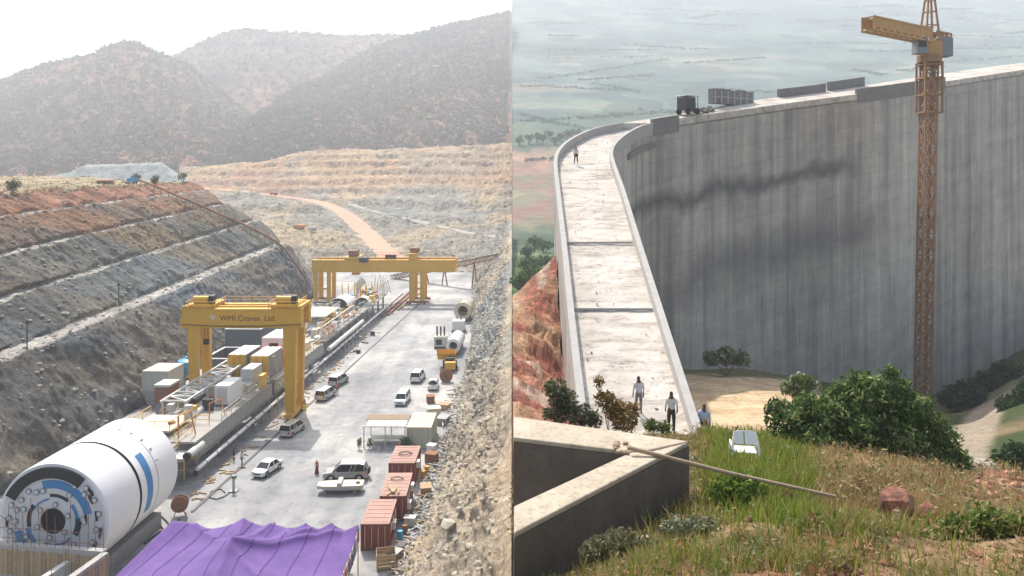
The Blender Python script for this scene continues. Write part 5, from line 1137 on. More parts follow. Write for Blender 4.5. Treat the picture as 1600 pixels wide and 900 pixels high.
clutter_later = [(c1, 24, 9, 14), (c2, 25, 10, 20)]
railing(c1, [(3.9, 8, 4.5), (3.9, 25, 4.5)], 'beige_paint', step=1.5); railing(c2, [(-4.1, 0, 4.5), (-4.1, 25, 4.5)], 'rail_yellow'); railing(c2, [(3.9, 9, 4.5), (3.9, 25, 4.5)], 'rail_yellow'); railing(c1, [(-4.1, 8, 4.5), (-4.1, 25, 4.5)], 'rail_yellow')
# third and fourth cars: pipework, tanks, platforms
def clutter(t, L, seed, n_):
    q = random.Random(seed)
    for k_ in range(n_):
        x, y = q.uniform(-3.8, 3.6), q.uniform(.5, L - 1.5); w_, d_, h_ = q.uniform(.5, 1.6), q.uniform(.6, 2.2), q.uniform(.5, 1.9); tp = q.random()
        if tp < .45: box_part(t, 'equipment_box', q.choice(['pale_grey', 'beige_paint', 'tbm_white', 'steel_grey', 'rail_yellow', 'tank_blue']), x - w_ / 2, x + w_ / 2, y, y + d_, 4.5, 4.5 + h_)
        elif tp < .65: MB().tube([(x, y, 4.5 + h_ * .5), (x, y + d_ * 1.5, 4.5 + h_ * .5)], .3 + .2 * q.random(), 12).build('pressure_vessel', q.choice(['pipe_white', 'steel_grey', 'orange_paint']), t, smooth=True)
        elif tp < .85: MB().tube([(x, y, 4.5), (x, y, 5.4 + h_), (x + 1.2, y + .5, 5.9 + h_), (x + 1.6, y + 1, 4.6)], .09, 8).build('pipe', q.choice(['pipe_white', 'beige_paint', 'orange_paint']), t, smooth=True)
        else: MB().lathe([(.0, 0), (.45, 0), (.45, 1.0), (.0, 1.05)], 12, (x, y, 4.5)).build('drum', q.choice(['rust_brown', 'tank_blue', 'pale_grey']), t)
for a_ in clutter_later: clutter(*a_)
c3 = train_car(144, 28, 'backup car with beige platform, orange hose reels and handrails', wall=False); clutter(c3, 28, 3, 46)
box_part(c3, 'upper_platform', 'beige_paint', -4.0, 1.6, 9, 20, 7.2, 7.4); railing(c3, [(-4, 9, 7.4), (1.6, 9, 7.4), (1.6, 20, 7.4)], 'pale_grey'); railing(c3, [(-4, 9, 7.4), (-4, 20, 7.4), (1.6, 20, 7.4)], 'pale_grey')
for y in (9.3, 14.5, 19.7):
    for x in (-3.8, 1.4): MB().bar((x, y, 4.5), (x, y, 7.2), .22).build('platform_post', 'pale_grey', c3)
for k_ in range(5): MB().lathe([(.35, -.14), (.85, -.14), (.85, .14), (.35, .14)], 16, (3.2, 2 + k_ * 1.5, 5.4), 'y', True).build('hose_reel', 'orange_paint' if k_ % 2 else 'pipe_white', c3)
railing(c3, [(4.1, 0, 4.5), (4.1, 28, 4.5)], 'pale_grey', step=1.4); MB().tube([(4.75, 0, 3.0), (4.75, 14, 3.0), (4.75, 27, 3.0)], .42, 14).build('air_duct', 'pipe_white', c3, smooth=True)
for k_ in range(7): MB().bar((3.4, 1 + k_ * 3.8, 4.5), (3.4, 1 + k_ * 3.8, 7.0), .18).build('frame_post', 'beige_paint', c3); MB().bar((1.8, 1 + k_ * 3.8, 7.0), (3.5, 1 + k_ * 3.8, 7.0), .16).build('frame_beam', 'rail_yellow', c3)
MB().bar((3.4, 1, 7.0), (3.4, 24, 7.0), .2).build('frame_beam', 'beige_paint', c3)
c4 = train_car(173, 30, 'rear backup car with white rounded covers and yellow framework', wall=False); clutter(c4, 30, 5, 50)
MB().lathe([(2.3, 0), (2.2, 5), (1.9, 8), (.2, 8.6)], 20, (-1.4, .5, 5.4), 'y').build('rounded_cover', 'tbm_white', c4, smooth=True); MB().lathe([(1.7, 0), (1.6, 3), (.3, 4)], 18, (2.2, 8, 5.0), 'y').build('rounded_cover', 'pale_grey', c4, smooth=True)
for k_ in range(6): MB().bar((-4 + k_ * 1.5, 14, 4.5), (-4 + k_ * 1.5, 14, 8.6), .2).build('frame_post', 'rail_yellow', c4); MB().bar((-4 + k_ * 1.5, 26, 4.5), (-4 + k_ * 1.5, 26, 7.6), .2).build('frame_post', 'beige_paint', c4)
railing(c4, [(-4.1, 14, 8.4), (4, 14, 8.4)], 'rail_yellow'); railing(c4, [(4.1, 0, 4.5), (4.1, 30, 4.5)], 'beige_paint', step=1.4); railing(c4, [(-3, 20, 6.5), (3.5, 20, 6.5), (3.5, 28, 6.5)], 'rail_yellow')
for k_ in range(4): MB().tube([(1.0 + k_ * .7, 27, 4.5), (1.2 + k_ * .7, 27.5, 9 - k_ * .6), (2.2 + k_ * .7, 28, 9.6 - k_ * .5), (2.8 + k_ * .7, 28.5, 4.6)], .14, 8).build('pipe_bend', 'tbm_white', c4, smooth=True)
MB().tube([(-3, 24, 6.5), (-1.5, 25, 8.5)], [.9, 1.1], 14).build('mixer_drum', 'pale_grey', c4, smooth=True)
# long steel beams lying beyond the train
for k_, (u0, v0, u1, v1, lab) in enumerate([(597, 494, 640, 456, 'long rusty beam lying nearest the train past its end'), (606, 492, 648, 455, 'middle rusty beam beyond the train'), (622, 484, 655, 458, 'short timber-coloured beam by the far gantry leg'), (584, 497, 628, 458, 'pale long beam lying against the last car')]):
    p_, q_ = G(u0, v0, .25), G(u1, v1, .25); tag(MB().bar(p_, q_, .5, .45).build('steel_beam', ('rust_brown', 'rust_brown', 'timber', 'pale_grey')[k_]), lab, 'beam', 'beams lying past the train')

# ---------------------------------------------------------------- gantry cranes
def text_mesh(txt, size, mat, parent, loc, rot, name='lettering'):
    cu = bpy.data.curves.new(name, 'FONT'); cu.body = txt; cu.size = size; cu.extrude = .012; cu.offset = 0; cu.align_x = 'CENTER'; cu.align_y = 'CENTER'
    to = bpy.data.objects.new(name, cu); COL.objects.link(to); dg = bpy.context.evaluated_depsgraph_get(); me = bpy.data.meshes.new_from_object(to.evaluated_get(dg)); bpy.data.objects.remove(to)
    bm = bmesh.new(); bm.from_mesh(me); seen = set(); bpy.data.meshes.remove(me)
    for f0 in bm.verts:                   # one object for each letter
        if f0 in seen: continue
        st_, isl = [f0], []
        seen.add(f0)
        while st_:
            v_ = st_.pop(); isl.append(v_)
            for e_ in v_.link_edges:
                w2_ = e_.other_vert(v_)
                if w2_ not in seen: seen.add(w2_); st_.append(w2_)
        ix = {v_: i_ for i_, v_ in enumerate(isl)}; fs_ = {f for v_ in isl for f in v_.link_faces}
        mm = bpy.data.meshes.new('letter'); mm.from_pydata([tuple(v_.co) for v_ in isl], [], [[ix[v_] for v_ in f.verts] for f in fs_]); mm.materials.append(M[mat])
        o = link('letter', mm, None, parent); o.location = loc; o.rotation_euler = rot
    bm.free()
paint('letter_brown', (.20, .055, .025), .7, 0, .15, 2, .2)
g1 = thing('gantry_crane', 'near yellow gantry crane with lettered girder spanning the train', 'crane', (-39.4, 112, 0), 0)
zb, zt_ = 13.5, 16.0
for y0, nm in ((0, 'front_girder'), (4.3, 'rear_girder')):
    gd = MB().cub(-8.8, 8.7, y0, y0 + 1.15, zb, zt_).build(nm, 'site_yellow', g1, bevel=.04); MB().cub(-8.85, 8.75, y0 - .09, y0 + 1.24, zt_ + .002, zt_ + .14).build('top_flange', 'site_yellow', gd); MB().cub(-8.85, 8.75, y0 - .09, y0 + 1.24, zb - .14, zb - .002).build('bottom_flange', 'site_yellow', gd)
    for x in (-7.6, -5.6, 5.6, 7.6): MB().cub(x - .04, x + .04, y0 - .05, y0 - .002, zb + .02, zt_ - .02).build('stiffener', 'site_yellow', gd)
text_mesh('WMI Cranes  Ltd.', 1.12, 'letter_brown', g1, (.9, -.03, 14.75), (R(90), 0, 0))
MB().add([(-4.7, -.04, 15.2), (-3.7, -.04, 15.2), (-4.2, -.04, 14.3), (-4.7, -.01, 15.2), (-3.7, -.01, 15.2), (-4.2, -.01, 14.3)], [(0, 1, 2), (5, 4, 3), (0, 3, 4, 1), (1, 4, 5, 2), (2, 5, 3, 0)]).build('emblem', 'beige_paint', g1)
for y0, nm in ((.1, 'front_leg'), (4.35, 'rear_leg')):
    MB().add([(5.9, y0, zb - .15), (7.9, y0, zb - .15), (7.9, y0 + 1, zb - .15), (5.9, y0 + 1, zb - .15), (6.3, y0, 1.0), (7.6, y0, 1.0), (7.6, y0 + 1, 1.0), (6.3, y0 + 1, 1.0)], [(0, 1, 2, 3), (7, 6, 5, 4), (0, 4, 5, 1), (1, 5, 6, 2), (2, 6, 7, 3), (3, 7, 4, 0)]).build(nm, 'site_yellow', g1, bevel=.03)
    MB().add([(-8.0, y0, zb - .15), (-6.5, y0, zb - .15), (-6.5, y0 + 1, zb - .15), (-8.0, y0 + 1, zb - .15), (-7.7, y0 + (y0 > 1) * .8, 1.0), (-6.6, y0 + (y0 > 1) * .8, 1.0), (-6.6, y0 + 1 + (y0 > 1) * .8, 1.0), (-7.8, y0 + 1 + (y0 > 1) * .8, 1.0)], [(0, 1, 2, 3), (7, 6, 5, 4), (0, 4, 5, 1), (1, 5, 6, 2), (2, 6, 7, 3), (3, 7, 4, 0)]).build(nm, 'site_yellow', g1, bevel=.03)
for x in (-7.2, 6.95):
    MB().cub(x - .6, x + .6, -1.0, 6.6, .35, 1.0).build('bogie', 'site_yellow', g1, bevel=.04)
    for z in (4.6,): MB().bar((x, 1, z), (x, 4.4, z), .5, .5).build('tie_beam', 'site_yellow', g1)
    MB().bar((x, 4.6, 1.2), (x, 1.1, 5.2), .25).build('stay', 'rail_yellow', g1); MB().bar((x, 1.1, zb - .4), (x, 4.5, zb - 4.5), .3).build('stay', 'site_yellow', g1)
    for y in (-.5, .8, 4.8, 6.1): MB().lathe([(.0, -.2), (.4, -.2), (.4, .2), (.0, .2)], 14, (x, y, .42), 'x').build('wheel', 'dark_steel', g1)
for x in (-8.2, 8.1): MB().cub(x - .5, x + .5, -.1, 5.6, zt_ + .15, zt_ + .55).build('end_carriage', 'site_yellow', g1)
for x in (-6.2, 6.0):    # hoist trolleys at both ends
    tr = MB().cub(x - 1.9, x + 1.9, .3, 5.2, zt_ + .2, zt_ + .75).build('hoist_trolley', 'site_yellow', g1, bevel=.03)
    MB().tube([(x - 1.3, 1.3, zt_ + 1.3), (x + .9, 1.3, zt_ + 1.3)], .55, 14).build('winch_drum', 'site_yellow', tr); MB().tube([(x - 1.0, 3.6, zt_ + 1.2), (x + 1.0, 3.6, zt_ + 1.2)], .5, 14).build('winch_drum', 'tbm_black', tr); MB().cub(x + 1.0, x + 1.7, .8, 1.8, zt_ + .76, zt_ + 1.9).build('motor', 'tbm_black', tr, bevel=.05); MB().cub(x - 1.8, x - 1.3, 2.4, 3.2, zt_ + .76, zt_ + 1.7).build('gearbox', 'rust_brown', tr, bevel=.05)
    railing(tr, [(x - 2, -.3, zt_ + .2), (x + 2, -.3, zt_ + .2), (x + 2, 5.6, zt_ + .2)], 'rail_yellow', 1.0, step=1.0); railing(tr, [(x - 2, -.3, zt_ + .2), (x - 2, 5.6, zt_ + .2)], 'rail_yellow', 1.0, step=1.0)
railing(g1, [(-4.2, 5.6, zt_ + .15), (4.0, 5.6, zt_ + .15)], 'site_yellow', .9, step=1.3); MB().cub(-4.2, 4.0, 1.5, 1.9, zt_ + .05, zt_ + .35).build('cable_tray', 'rail_yellow', g1)
ld = MB()
for x in (7.75, 8.2): ld.bar((x, -.12, 1.0), (x, -.12, zb), .06)
for k_ in range(30): ld.bar((7.75, -.12, 1.3 + k_ * .4), (8.2, -.12, 1.3 + k_ * .4), .04)
ld.build('ladder', 'rail_yellow', g1)
for x in (-6.2, 6.0):
    for dx in (-.25, .25): MB().tube([(x + dx, 2.6, zt_ + .3), (x + dx, 2.6, 11.2)], .035, 5).build('hoist_rope', 'dark_steel', g1)
    MB().cub(x - .4, x + .4, 2.3, 2.9, 10.4, 11.2).build('hook_block', 'tbm_black', g1, bevel=.08)
MB().tube([(-8.9, -.05, 13.9), (-3, -.12, 13.65), (3, -.12, 13.65), (8.6, -.05, 13.9)], .05, 6).build('festoon_cable', 'tbm_black', g1)
hk = MB().cub(-.5, .5, 2.3, 3.3, 13.9, 14.5).build('hook_block', 'tbm_black', g1)
railing(g1, [(-8.9, -.2, zb), (-8.9, 5.5, zb)], 'site_yellow', 1.0)

g2 = thing('gantry_crane', 'far wide yellow gantry crane with cantilever over the yard', 'crane', (-40, 210, 0), 0)
zb2, zt2 = 8.8, 12.0
for y0, nm in ((0, 'front_girder'), (6, 'rear_girder')):
    gd = MB().prism_x([(y0, zb2), (y0 + 1.3, zb2), (y0 + 1.3, zt2), (y0, zt2)], -14.8, 24.4).build(nm, 'site_yellow', g2, bevel=.04); MB().cub(-14.9, 24.5, y0 - .12, y0 + 1.42, zt2 + .002, zt2 + .16).build('top_flange', 'site_yellow', gd)
    for x in range(-12, 24, 4): MB().cub(x - .05, x + .05, y0 - .05, y0 - .002, zb2 + .02, zt2 - .02).build('stiffener', 'site_yellow', gd)
    railing(gd, [(-14.5, y0 + .2, zt2 + .16), (24, y0 + .2, zt2 + .16)], 'rust_brown', 1.4, step=2.2)
for x, w_, ztop in ((-13.8, 1.1, zb2), (-10.2, 1.0, zb2), (12.6, 1.5, zt2 + 1.8), (15.4, 1.2, zb2)):
    for y0 in (.1, 6.1): MB().cub(x - w_ / 2, x + w_ / 2, y0 + .02, y0 + 1.06, .9, ztop - .01 if ztop == zb2 else zb2 - .01).build('leg', 'site_yellow', g2, bevel=.03)
for x in (-12, 14): MB().cub(x - 3, x + 3, .2, 1.1, .3, .9).build('bogie', 'rust_brown', g2); MB().cub(x - 3, x + 3, 6.2, 7.1, .3, .9).build('bogie', 'rust_brown', g2); MB().bar((x - 1.8, .6, 4.2), (x + 1.8, .6, 4.2), .5).build('tie_beam', 'site_yellow', g2)
for x in (-14, -10, 12, 16): MB().lathe([(.0, -.3), (.42, -.3), (.42, .3), (.0, .3)], 12, (x, .65, .42), 'y').build('wheel', 'dark_steel', g2)
for x in (12.6,): MB().cub(x - .9, x + .9, 0.1, 7.2, zt2 + .2, zt2 + 1.9).build('portal_head', 'site_yellow', g2, bevel=.04); MB().cub(x - .8, x + 1.6, 2, 5, zt2 + 1.9, zt2 + 3.2).build('electrical_house', 'rust_brown', g2, bevel=.05)
tr = MB().cub(-6, -2, -.2, 7.4, zt2 + .3, zt2 + .9).build('hoist_trolley', 'site_yellow', g2); MB().cub(-5, -2.6, 1, 4.5, zt2 + .91, zt2 + 2.6).build('winch', 'rust_brown', tr, bevel=.1); MB().cub(-1.7, .6, -1.0, 1.4, zt2 - .4, zt2 + .9).build('cab', 'dark_steel', tr); MB().cub(5, 8, 1.6, 3, zt2 + .3, zt2 + 1.4).build('winch', 'tbm_black', tr, bevel=.1)
MB().cub(-4.2, -2.2, 2, 4, zb2 - 1.0, zb2 - .1).build('hook_block', 'site_yellow', g2)
# crane rail set in the floor
pa, pb = G(300, 800, .03), G(668, 463, .03)
tag(MB().bar(pa, pb, .32, .10).build('crane_rail', 'dark_steel'), 'dark crane rail running along the yard floor', 'rail')

# ---------------------------------------------------------------- left of the train
def container(name, label, cat, loc, rz, W_, L_, Hh, mat, roof, doors=True, group=None):
    t = thing(name, label, cat, loc, rz, group)
    for x in (0, W_):
        for y in (0, L_): MB().cub(x - .08, x + .08, y - .08, y + .08, 0, Hh).build('corner_post', mat, t)
    def corr(a, b_, n_, nm, out):
        a, b_ = Vector(a), Vector(b_); d = (b_ - a); nn_ = Vector((d.y, -d.x, 0)).normalized() * .045 * out; pts = []
        for k_ in range(n_):
            for f, o_ in ((.0, 0), (.3, 0), (.5, 1), (.8, 1)): pts.append(a + d * ((k_ + f) / n_) + nn_ * (o_ * 2 - 1))
        pts.append(b_ - nn_); mb = MB(); vs = [(p_.x, p_.y, .12) for p_ in pts] + [(p_.x, p_.y, Hh - .1) for p_ in pts]; k_ = len(pts)
        return mb.add(vs, [(i, i + 1, k_ + i + 1, k_ + i) for i in range(k_ - 1)]).build(nm, mat, t, fix=False)
    corr((0, L_ - .05, 0), (0, .05, 0), int(L_ / .45), 'side_panel', 1); corr((W_, .05, 0), (W_, L_ - .05, 0), int(L_ / .45), 'side_panel', 1); corr((W_ - .05, L_, 0), (.05, L_, 0), int(W_ / .45), 'end_panel', 1); corr((.05, 0, 0), (W_ - .05, 0, 0), int(W_ / .4), 'end_panel', 1)
    rf = MB().cub(-.06, W_ + .06, -.06, L_ + .06, Hh - .12, Hh + .02).build('roof', roof, t); MB().cub(-.02, W_ + .02, -.02, L_ + .02, .0, .13).build('floor_frame', mat, t)
    for k_ in range(int(L_ / .9)): MB().cub(.1, W_ - .1, .3 + k_ * .9, .42 + k_ * .9, Hh + .02, Hh + .045).build('roof_rib', roof, rf)
    if doors:
        for k_ in range(4): MB().bar((.35 + k_ * (W_ - .7) / 3, -.10, .2), (.35 + k_ * (W_ - .7) / 3, -.10, Hh - .25), .05).build('lock_rod', 'pale_grey', t)
    return t
p = G(228, 632); container('container', 'small pale grey container behind the backup train', 'container', (p.x - .5, p.y, 2.2), -.04, 4.0, 5.0, 3.0, 'pale_grey', 'beige_paint', False)
MB().box((p.x + 1.5, p.y + 2.5, 1.1), (4.6, 5.6, 2.2)).build('concrete_plinth', 'parapet_concrete').__setitem__('kind', 'structure')
rb = thing('compressor', 'rusty red compressor box beside the pale container', 'compressor', (-50.6, 111, 0), -.04)
box_part(rb, 'body', 'rust_brown', -1.1, 1.1, 0, 3, 2.6, 5.0); box_part(rb, 'cap', 'pale_grey', -1.2, 1.2, -.1, 3.1, 5.01, 5.35); box_part(rb, 'stand', 'steel_grey', -1, 1, .2, 2.8, 0, 2.6)
p = G(294, 612); wt = thing('water_tank', 'blue round water tank standing by the left gantry leg', 'tank', (p.x, p.y, 0))
MB().lathe([(.05, 5.9), (.5, 5.8), (.55, 5.6), (1.6, 5.2), (1.7, 4.9), (1.7, 3.9), (1.4, 3.3), (.05, 3.2)], 24).build('tank_body', 'tank_blue', wt, smooth=True); MB().lathe([(1.72, 4.35), (1.80, 4.4), (1.80, 4.5), (1.72, 4.55)], 24).build('tank_band', 'tank_blue', wt); MB().tube([(0, 0, 5.8), (0, 0, 6.3)], .2, 10).build('filler_cap', 'tank_blue', wt)
for k_ in range(4): a = R(45 + 90 * k_); MB().bar((1.3 * math.cos(a), 1.3 * math.sin(a), 0), (1.2 * math.cos(a), 1.2 * math.sin(a), 3.6), .18).build('leg', 'steel_grey', wt)
def skip(label, u, v, W_, L_, Hh, z0):
    p = G(u, v, z0); t = thing('steel_skip', label, 'skip', (p.x, p.y, z0), -.04, 'steel skips behind the gantry crane'); mb = MB(); th = .18
    MB().cub(0, W_, 0, th, 0, Hh).build('front_wall', 'skip_steel', t); MB().cub(0, W_, L_ - th, L_, 0, Hh).build('back_wall', 'skip_steel', t); MB().cub(0, th, th + .002, L_ - th - .002, 0, Hh).build('side_wall', 'skip_steel', t); MB().cub(W_ - th, W_, th + .002, L_ - th - .002, 0, Hh).build('side_wall', 'skip_steel', t); MB().cub(th, W_ - th, th, L_ - th, .1, .3).build('floor', 'tbm_black', t)
    for a, b_ in (((-.1, -.1), (W_ + .1, .3)), ((-.1, L_ - .3), (W_ + .1, L_ + .1)), ((-.1, .302), (.3, L_ - .302)), ((W_ - .3, .302), (W_ + .1, L_ - .302))): MB().cub(a[0], b_[0], a[1], b_[1], Hh + .002, Hh + .16).build('rim', 'pale_grey', t)
    return t
skip('dark open-topped steel skip nearer to the gantry leg', 318, 604, 5.0, 8.5, 4.6, 0); skip('larger dark open-topped steel skip further back', 352, 560, 7.0, 12, 5.6, 0)
# ---------------------------------------------------------------- vehicles in the yard
def rounded(poly, r=.06): return poly
def car(kind, label, loc, rz, mat, group='cars parked in the yard'):
    t = thing('car', label, 'car', loc, rz, group)
    L, W_, hb, ht = {'sedan': (4.3, 1.7, .92, 1.44), 'mpv': (4.5, 1.76, 1.02, 1.74), 'suv': (4.6, 1.8, 1.08, 1.86)}[kind]; h = L / 2; wr = .33 if kind != 'suv' else .37; wy = h - .85
    def arch(yc):
        return [(yc + (wr + .07) * math.cos(a), .30 + max(0, (wr + .07) * math.sin(a)) + .02) for a in np.linspace(math.pi, 0, 9)]
    nose = [(h - .02, .30), (h, .55), (h - .06, .72), (h - .25, .80)] if kind == 'sedan' else [(h - .02, .32), (h, .62), (h - .05, .84), (h - .22, .92)]
    hood_end = {'sedan': 1.05, 'mpv': .75, 'suv': 1.1}[kind]; tail_z = hb + (.0 if kind == 'sedan' else .02)
    bot = [(-h + .04, .32)] + arch(-wy) + arch(wy) + nose
    top = [(h - hood_end, hb)] + ([(-h + .75, hb), (-h + .12, hb - .03), (-h, hb - .25)] if kind == 'sedan' else [(-h + .1, tail_z), (-h, hb - .3)])
    poly = bot + top
    bd = MB().prism_x(poly, -W_ / 2, W_ / 2).build('body', mat, t, bevel=.07)
    # cabin: glazed frustum with a roof panel and pillars
    y0b, y1b = (-h + .72 if kind == 'sedan' else -h + .10), h - hood_end + .10; y0t, y1t = (-h + 1.25 if kind == 'sedan' else -h + .32), h - hood_end - .62; wb, wt_ = W_ / 2 - .05, W_ / 2 - .22; zb_, zt_ = hb - .01, ht - .05
    V8 = [(-wb, y0b, zb_), (wb, y0b, zb_), (wb, y1b, zb_), (-wb, y1b, zb_), (-wt_, y0t, zt_), (wt_, y0t, zt_), (wt_, y1t, zt_), (-wt_, y1t, zt_)]
    MB().add(V8, [(3, 2, 1, 0), (4, 5, 6, 7), (0, 1, 5, 4), (1, 2, 6, 5), (2, 3, 7, 6), (3, 0, 4, 7)]).build('windows', 'car_glass', t)
    MB().add([(-wt_ - .03, y0t - .05, zt_ - .01), (wt_ + .03, y0t - .05, zt_ - .01), (wt_ + .03, y1t + .06, zt_ - .01), (-wt_ - .03, y1t + .06, zt_ - .01), (-wt_ + .07, y0t + .08, ht), (wt_ - .07, y0t + .08, ht), (wt_ - .07, y1t - .1, ht), (-wt_ + .07, y1t - .1, ht)], [(3, 2, 1, 0), (4, 5, 6, 7), (0, 1, 5, 4), (1, 2, 6, 5), (2, 3, 7, 6), (3, 0, 4, 7)]).build('roof', mat, t, bevel=.03)
    for s_ in (-1, 1):
        def side(y, f): return Vector((s_ * (wb + (wt_ - wb) * f) * 1.01, y, zb_ + (zt_ - zb_) * f))
        for yb, yt in ((y1b, y1t), ((y0b + y1b) / 2, (y0t + y1t) / 2), (y0b + .12, y0t + .06)) + (((y0b * .62 + y1b * .38), (y0t * .66 + y1t * .34)),) * (kind != 'sedan'): MB().bar(side(yb, 0), side(yt, 1), .09, .08).build('pillar', mat, t)
        for yw in (-wy, wy):
            wh = MB().lathe([(wr * .62, -.10), (wr * .95, -.10), (wr, -.05), (wr, .05), (wr * .95, .10), (wr * .62, .10)], 18, (s_ * (W_ / 2 - .10), yw, wr), 'x', True).build('wheel', 'black_rubber', t); MB().lathe([(.0, -.05), (wr * .62, -.07), (wr * .62, .07), (.0, .05)], 14, (s_ * (W_ / 2 - .10), yw, wr), 'x').build('rim', 'alloy', wh)
        MB().box((s_ * (W_ / 2 - .24), h - .10, .72 if kind == 'sedan' else .80), (.36, .16, .14)).build('headlight', 'lamp_clear', t, bevel=.03); MB().box((s_ * (W_ / 2 - .13), -h + .06, hb - .22), (.2, .14, .34 if kind != 'sedan' else .16)).build('tail_light', 'lamp_red', t, bevel=.02); MB().box((s_ * (W_ / 2 + .08), y1b - .38, hb + .08), (.16, .1, .13)).build('mirror', mat, t, bevel=.03)
        for yd in (.28, -.75): MB().cub(s_ * (W_ / 2 + .004) - .012, s_ * (W_ / 2 + .004) + .012, yd - .09, yd + .09, hb - .2, hb - .15).build('door_handle', 'dark_steel', t)
    MB().box((0, h + .0, .56), (.9, .05, .16)).build('grille', 'dark_steel', t); MB().box((0, -h + .02, .62), (.5, .06, .12)).build('number_plate', 'lamp_clear', t); MB().box((0, h - .0, .40), (W_ - .12, .12, .16)).build('bumper', mat, t, bevel=.04); MB().box((0, -h + .0, .44), (W_ - .12, .12, .18)).build('bumper', mat, t, bevel=.04)
    MB().cub(-W_ / 2 + .15, W_ / 2 - .15, -h + .3, h - .3, .16, .31).build('underbody', 'black_rubber', t)
    return t
# photo position of the footprint centre, heading (0 = nose away from the viewer)
car('sedan', 'white sedan driving towards the viewer in the middle of the yard', G(418, 738), R(164), 'car_white')
car('mpv', 'champagne people carrier parked beside the near gantry leg', G(457, 677), R(-14), 'car_champagne')
cs = car('suv', 'dusty grey estate vehicle side-on next to the pale trough', G(541, 747), R(92), 'car_grey'); cs.scale = (1.05, 1.12, 1.0)
MB().box((0, -2.42, .95), (.7, .2, .7)).build('spare_wheel', 'black_rubber', cs, bevel=.08); MB().cub(-.78, .78, -1.6, .5, 1.88, 1.95).build('roof_rack', 'pale_grey', cs)
car('mpv', 'silver people carrier, nearer of the pair by the train', G(509, 622), R(-12), 'car_silver')
car('mpv', 'silver people carrier, farther of the pair by the train', G(529, 600), R(-14), 'car_silver')
car('mpv', 'pale blue-white people carrier facing the viewer in the open yard', G(629, 629), R(176), 'car_palegreen')
car('suv', 'white boxy estate car near the cable drum with its back to the viewer', G(653, 594), R(-6), 'car_white')
vn = car('sedan', 'white car loaded with dark tyres beside the scrap heap', G(677, 606), R(4), 'car_white')
for k_, (x, y) in enumerate(((-.35, -1.5), (.35, -1.5), (0, -1.2))): MB().lathe([(.18, -.1), (.38, -.1), (.38, .1), (.18, .1)], 14, (x, y - .2, 1.25 + .22 * (k_ == 2)), 'z', True).build('tyre', 'black_rubber', vn)
# pale trough that looks like an upturned boat hull
p = G(533, 768); tr_ = thing('steel_trough', 'pale curved steel trough lying in front of the grey estate vehicle', 'trough', p, R(4))
def hull_sec(x, w_, d_): return [(x, -w_, .95), (x, -w_ * .9, .55), (x, -w_ * .55, .5 - d_), (x, w_ * .55, .5 - d_), (x, w_ * .9, .55), (x, w_, .95)]
xs = [(-2.6, .55, -.15), (-1.9, .85, .12), (-.6, .95, .25), (.8, .95, .25), (1.9, .9, .2), (2.5, .8, .05)]; mb = MB(); vs = [v_ for a in xs for v_ in hull_sec(*a)]; fs = []
for i in range(len(xs) - 1):
    for j in range(5): fs.append((6 * i + j, 6 * i + j + 1, 6 * i + 6 + j + 1, 6 * i + 6 + j))
fs += [tuple(range(5, -1, -1)), tuple(range(6 * (len(xs) - 1), 6 * len(xs)))]; mb.add(vs, fs).build('hull', 'pale_grey', tr_, bevel=.02)
MB().add([(a[0], s_ * a[1] * .98, .953) for a in xs for s_ in (-1, 1)], [(2 * i, 2 * i + 1, 2 * i + 3, 2 * i + 2) for i in range(len(xs) - 1)]).build('deck', 'beige_paint', tr_, fix=False)
MB().cub(-.35, .15, -.9, .9, .96, 1.3).build('thwart', 'pale_grey', tr_, bevel=.03); MB().tube([(1.9, -.1, .96), (1.9, -.1, 1.08)], .22, 12).build('hatch', 'tbm_black', tr_)
for x in (-1.7, 1.6): MB().cub(x - .12, x + .12, -.8, .8, 0, .32).build('timber_support', 'timber', tr_)

# ---------------------------------------------------------------- containers on the right
cg = 'site containers along the right of the yard'
k1 = container('site_container', 'nearest red container with plain rusty roof', 'container', (-14.35, 73.2, 0), .02, 2.6, 5.4, 2.55, 'container_red', 'container_roof', group=cg)
k2 = container('site_container', 'second red container with planks lying on its roof', 'container', (-13.6, 79.4, 0), .02, 2.6, 6.0, 2.6, 'container_red', 'container_roof', group=cg)
k3 = container('site_container', 'third red container with a dark cable coil on its roof', 'container', (-14.1, 88.2, 0), .0, 2.9, 5.4, 2.7, 'container_red', 'container_roof', group=cg)
k4 = container('site_container', 'pale green-white container beside the open canopy', 'container', (-13.7, 100.4, 0), -.02, 3.1, 6.0, 2.75, 'container_pale', 'beige_paint', group=cg)
for kk, (x, y, z) in ((k1, (2.75, 2.6, 1.3)), (k2, (2.85, 4.0, 1.9)), (k3, (3.15, 1.4, 2.1)), (k2, (2.85, 1.2, 1.2))):
    ac = MB().box((x, y, z), (.4, .95, .7)).build('air_conditioner', 'pipe_white', kk, bevel=.03); MB().lathe([(.0, .0), (.26, .0), (.26, .02), (.0, .02)], 14, (x + .21, y, z), 'x').build('fan_grille', 'dark_steel', ac)
for kk, n_ in ((k1, 3), (k2, 2)):
    for j in range(n_): MB().cub(2.62, 2.68, 1.0 + j * 1.5, 1.7 + j * 1.5, 1.2, 2.0).build('window', 'pale_grey', kk)
q = random.Random(31)
def heap_bar(name, label, cat, p_, L_, w_, h_, rz, mat, tilt=0.0, group=None):
    o = MB().box((0, 0, 0), (w_, L_, h_)).build(name, mat, None, bevel=.01); o.location = p_; o.rotation_euler = (tilt, 0, rz); return tag(o, label, cat, group)
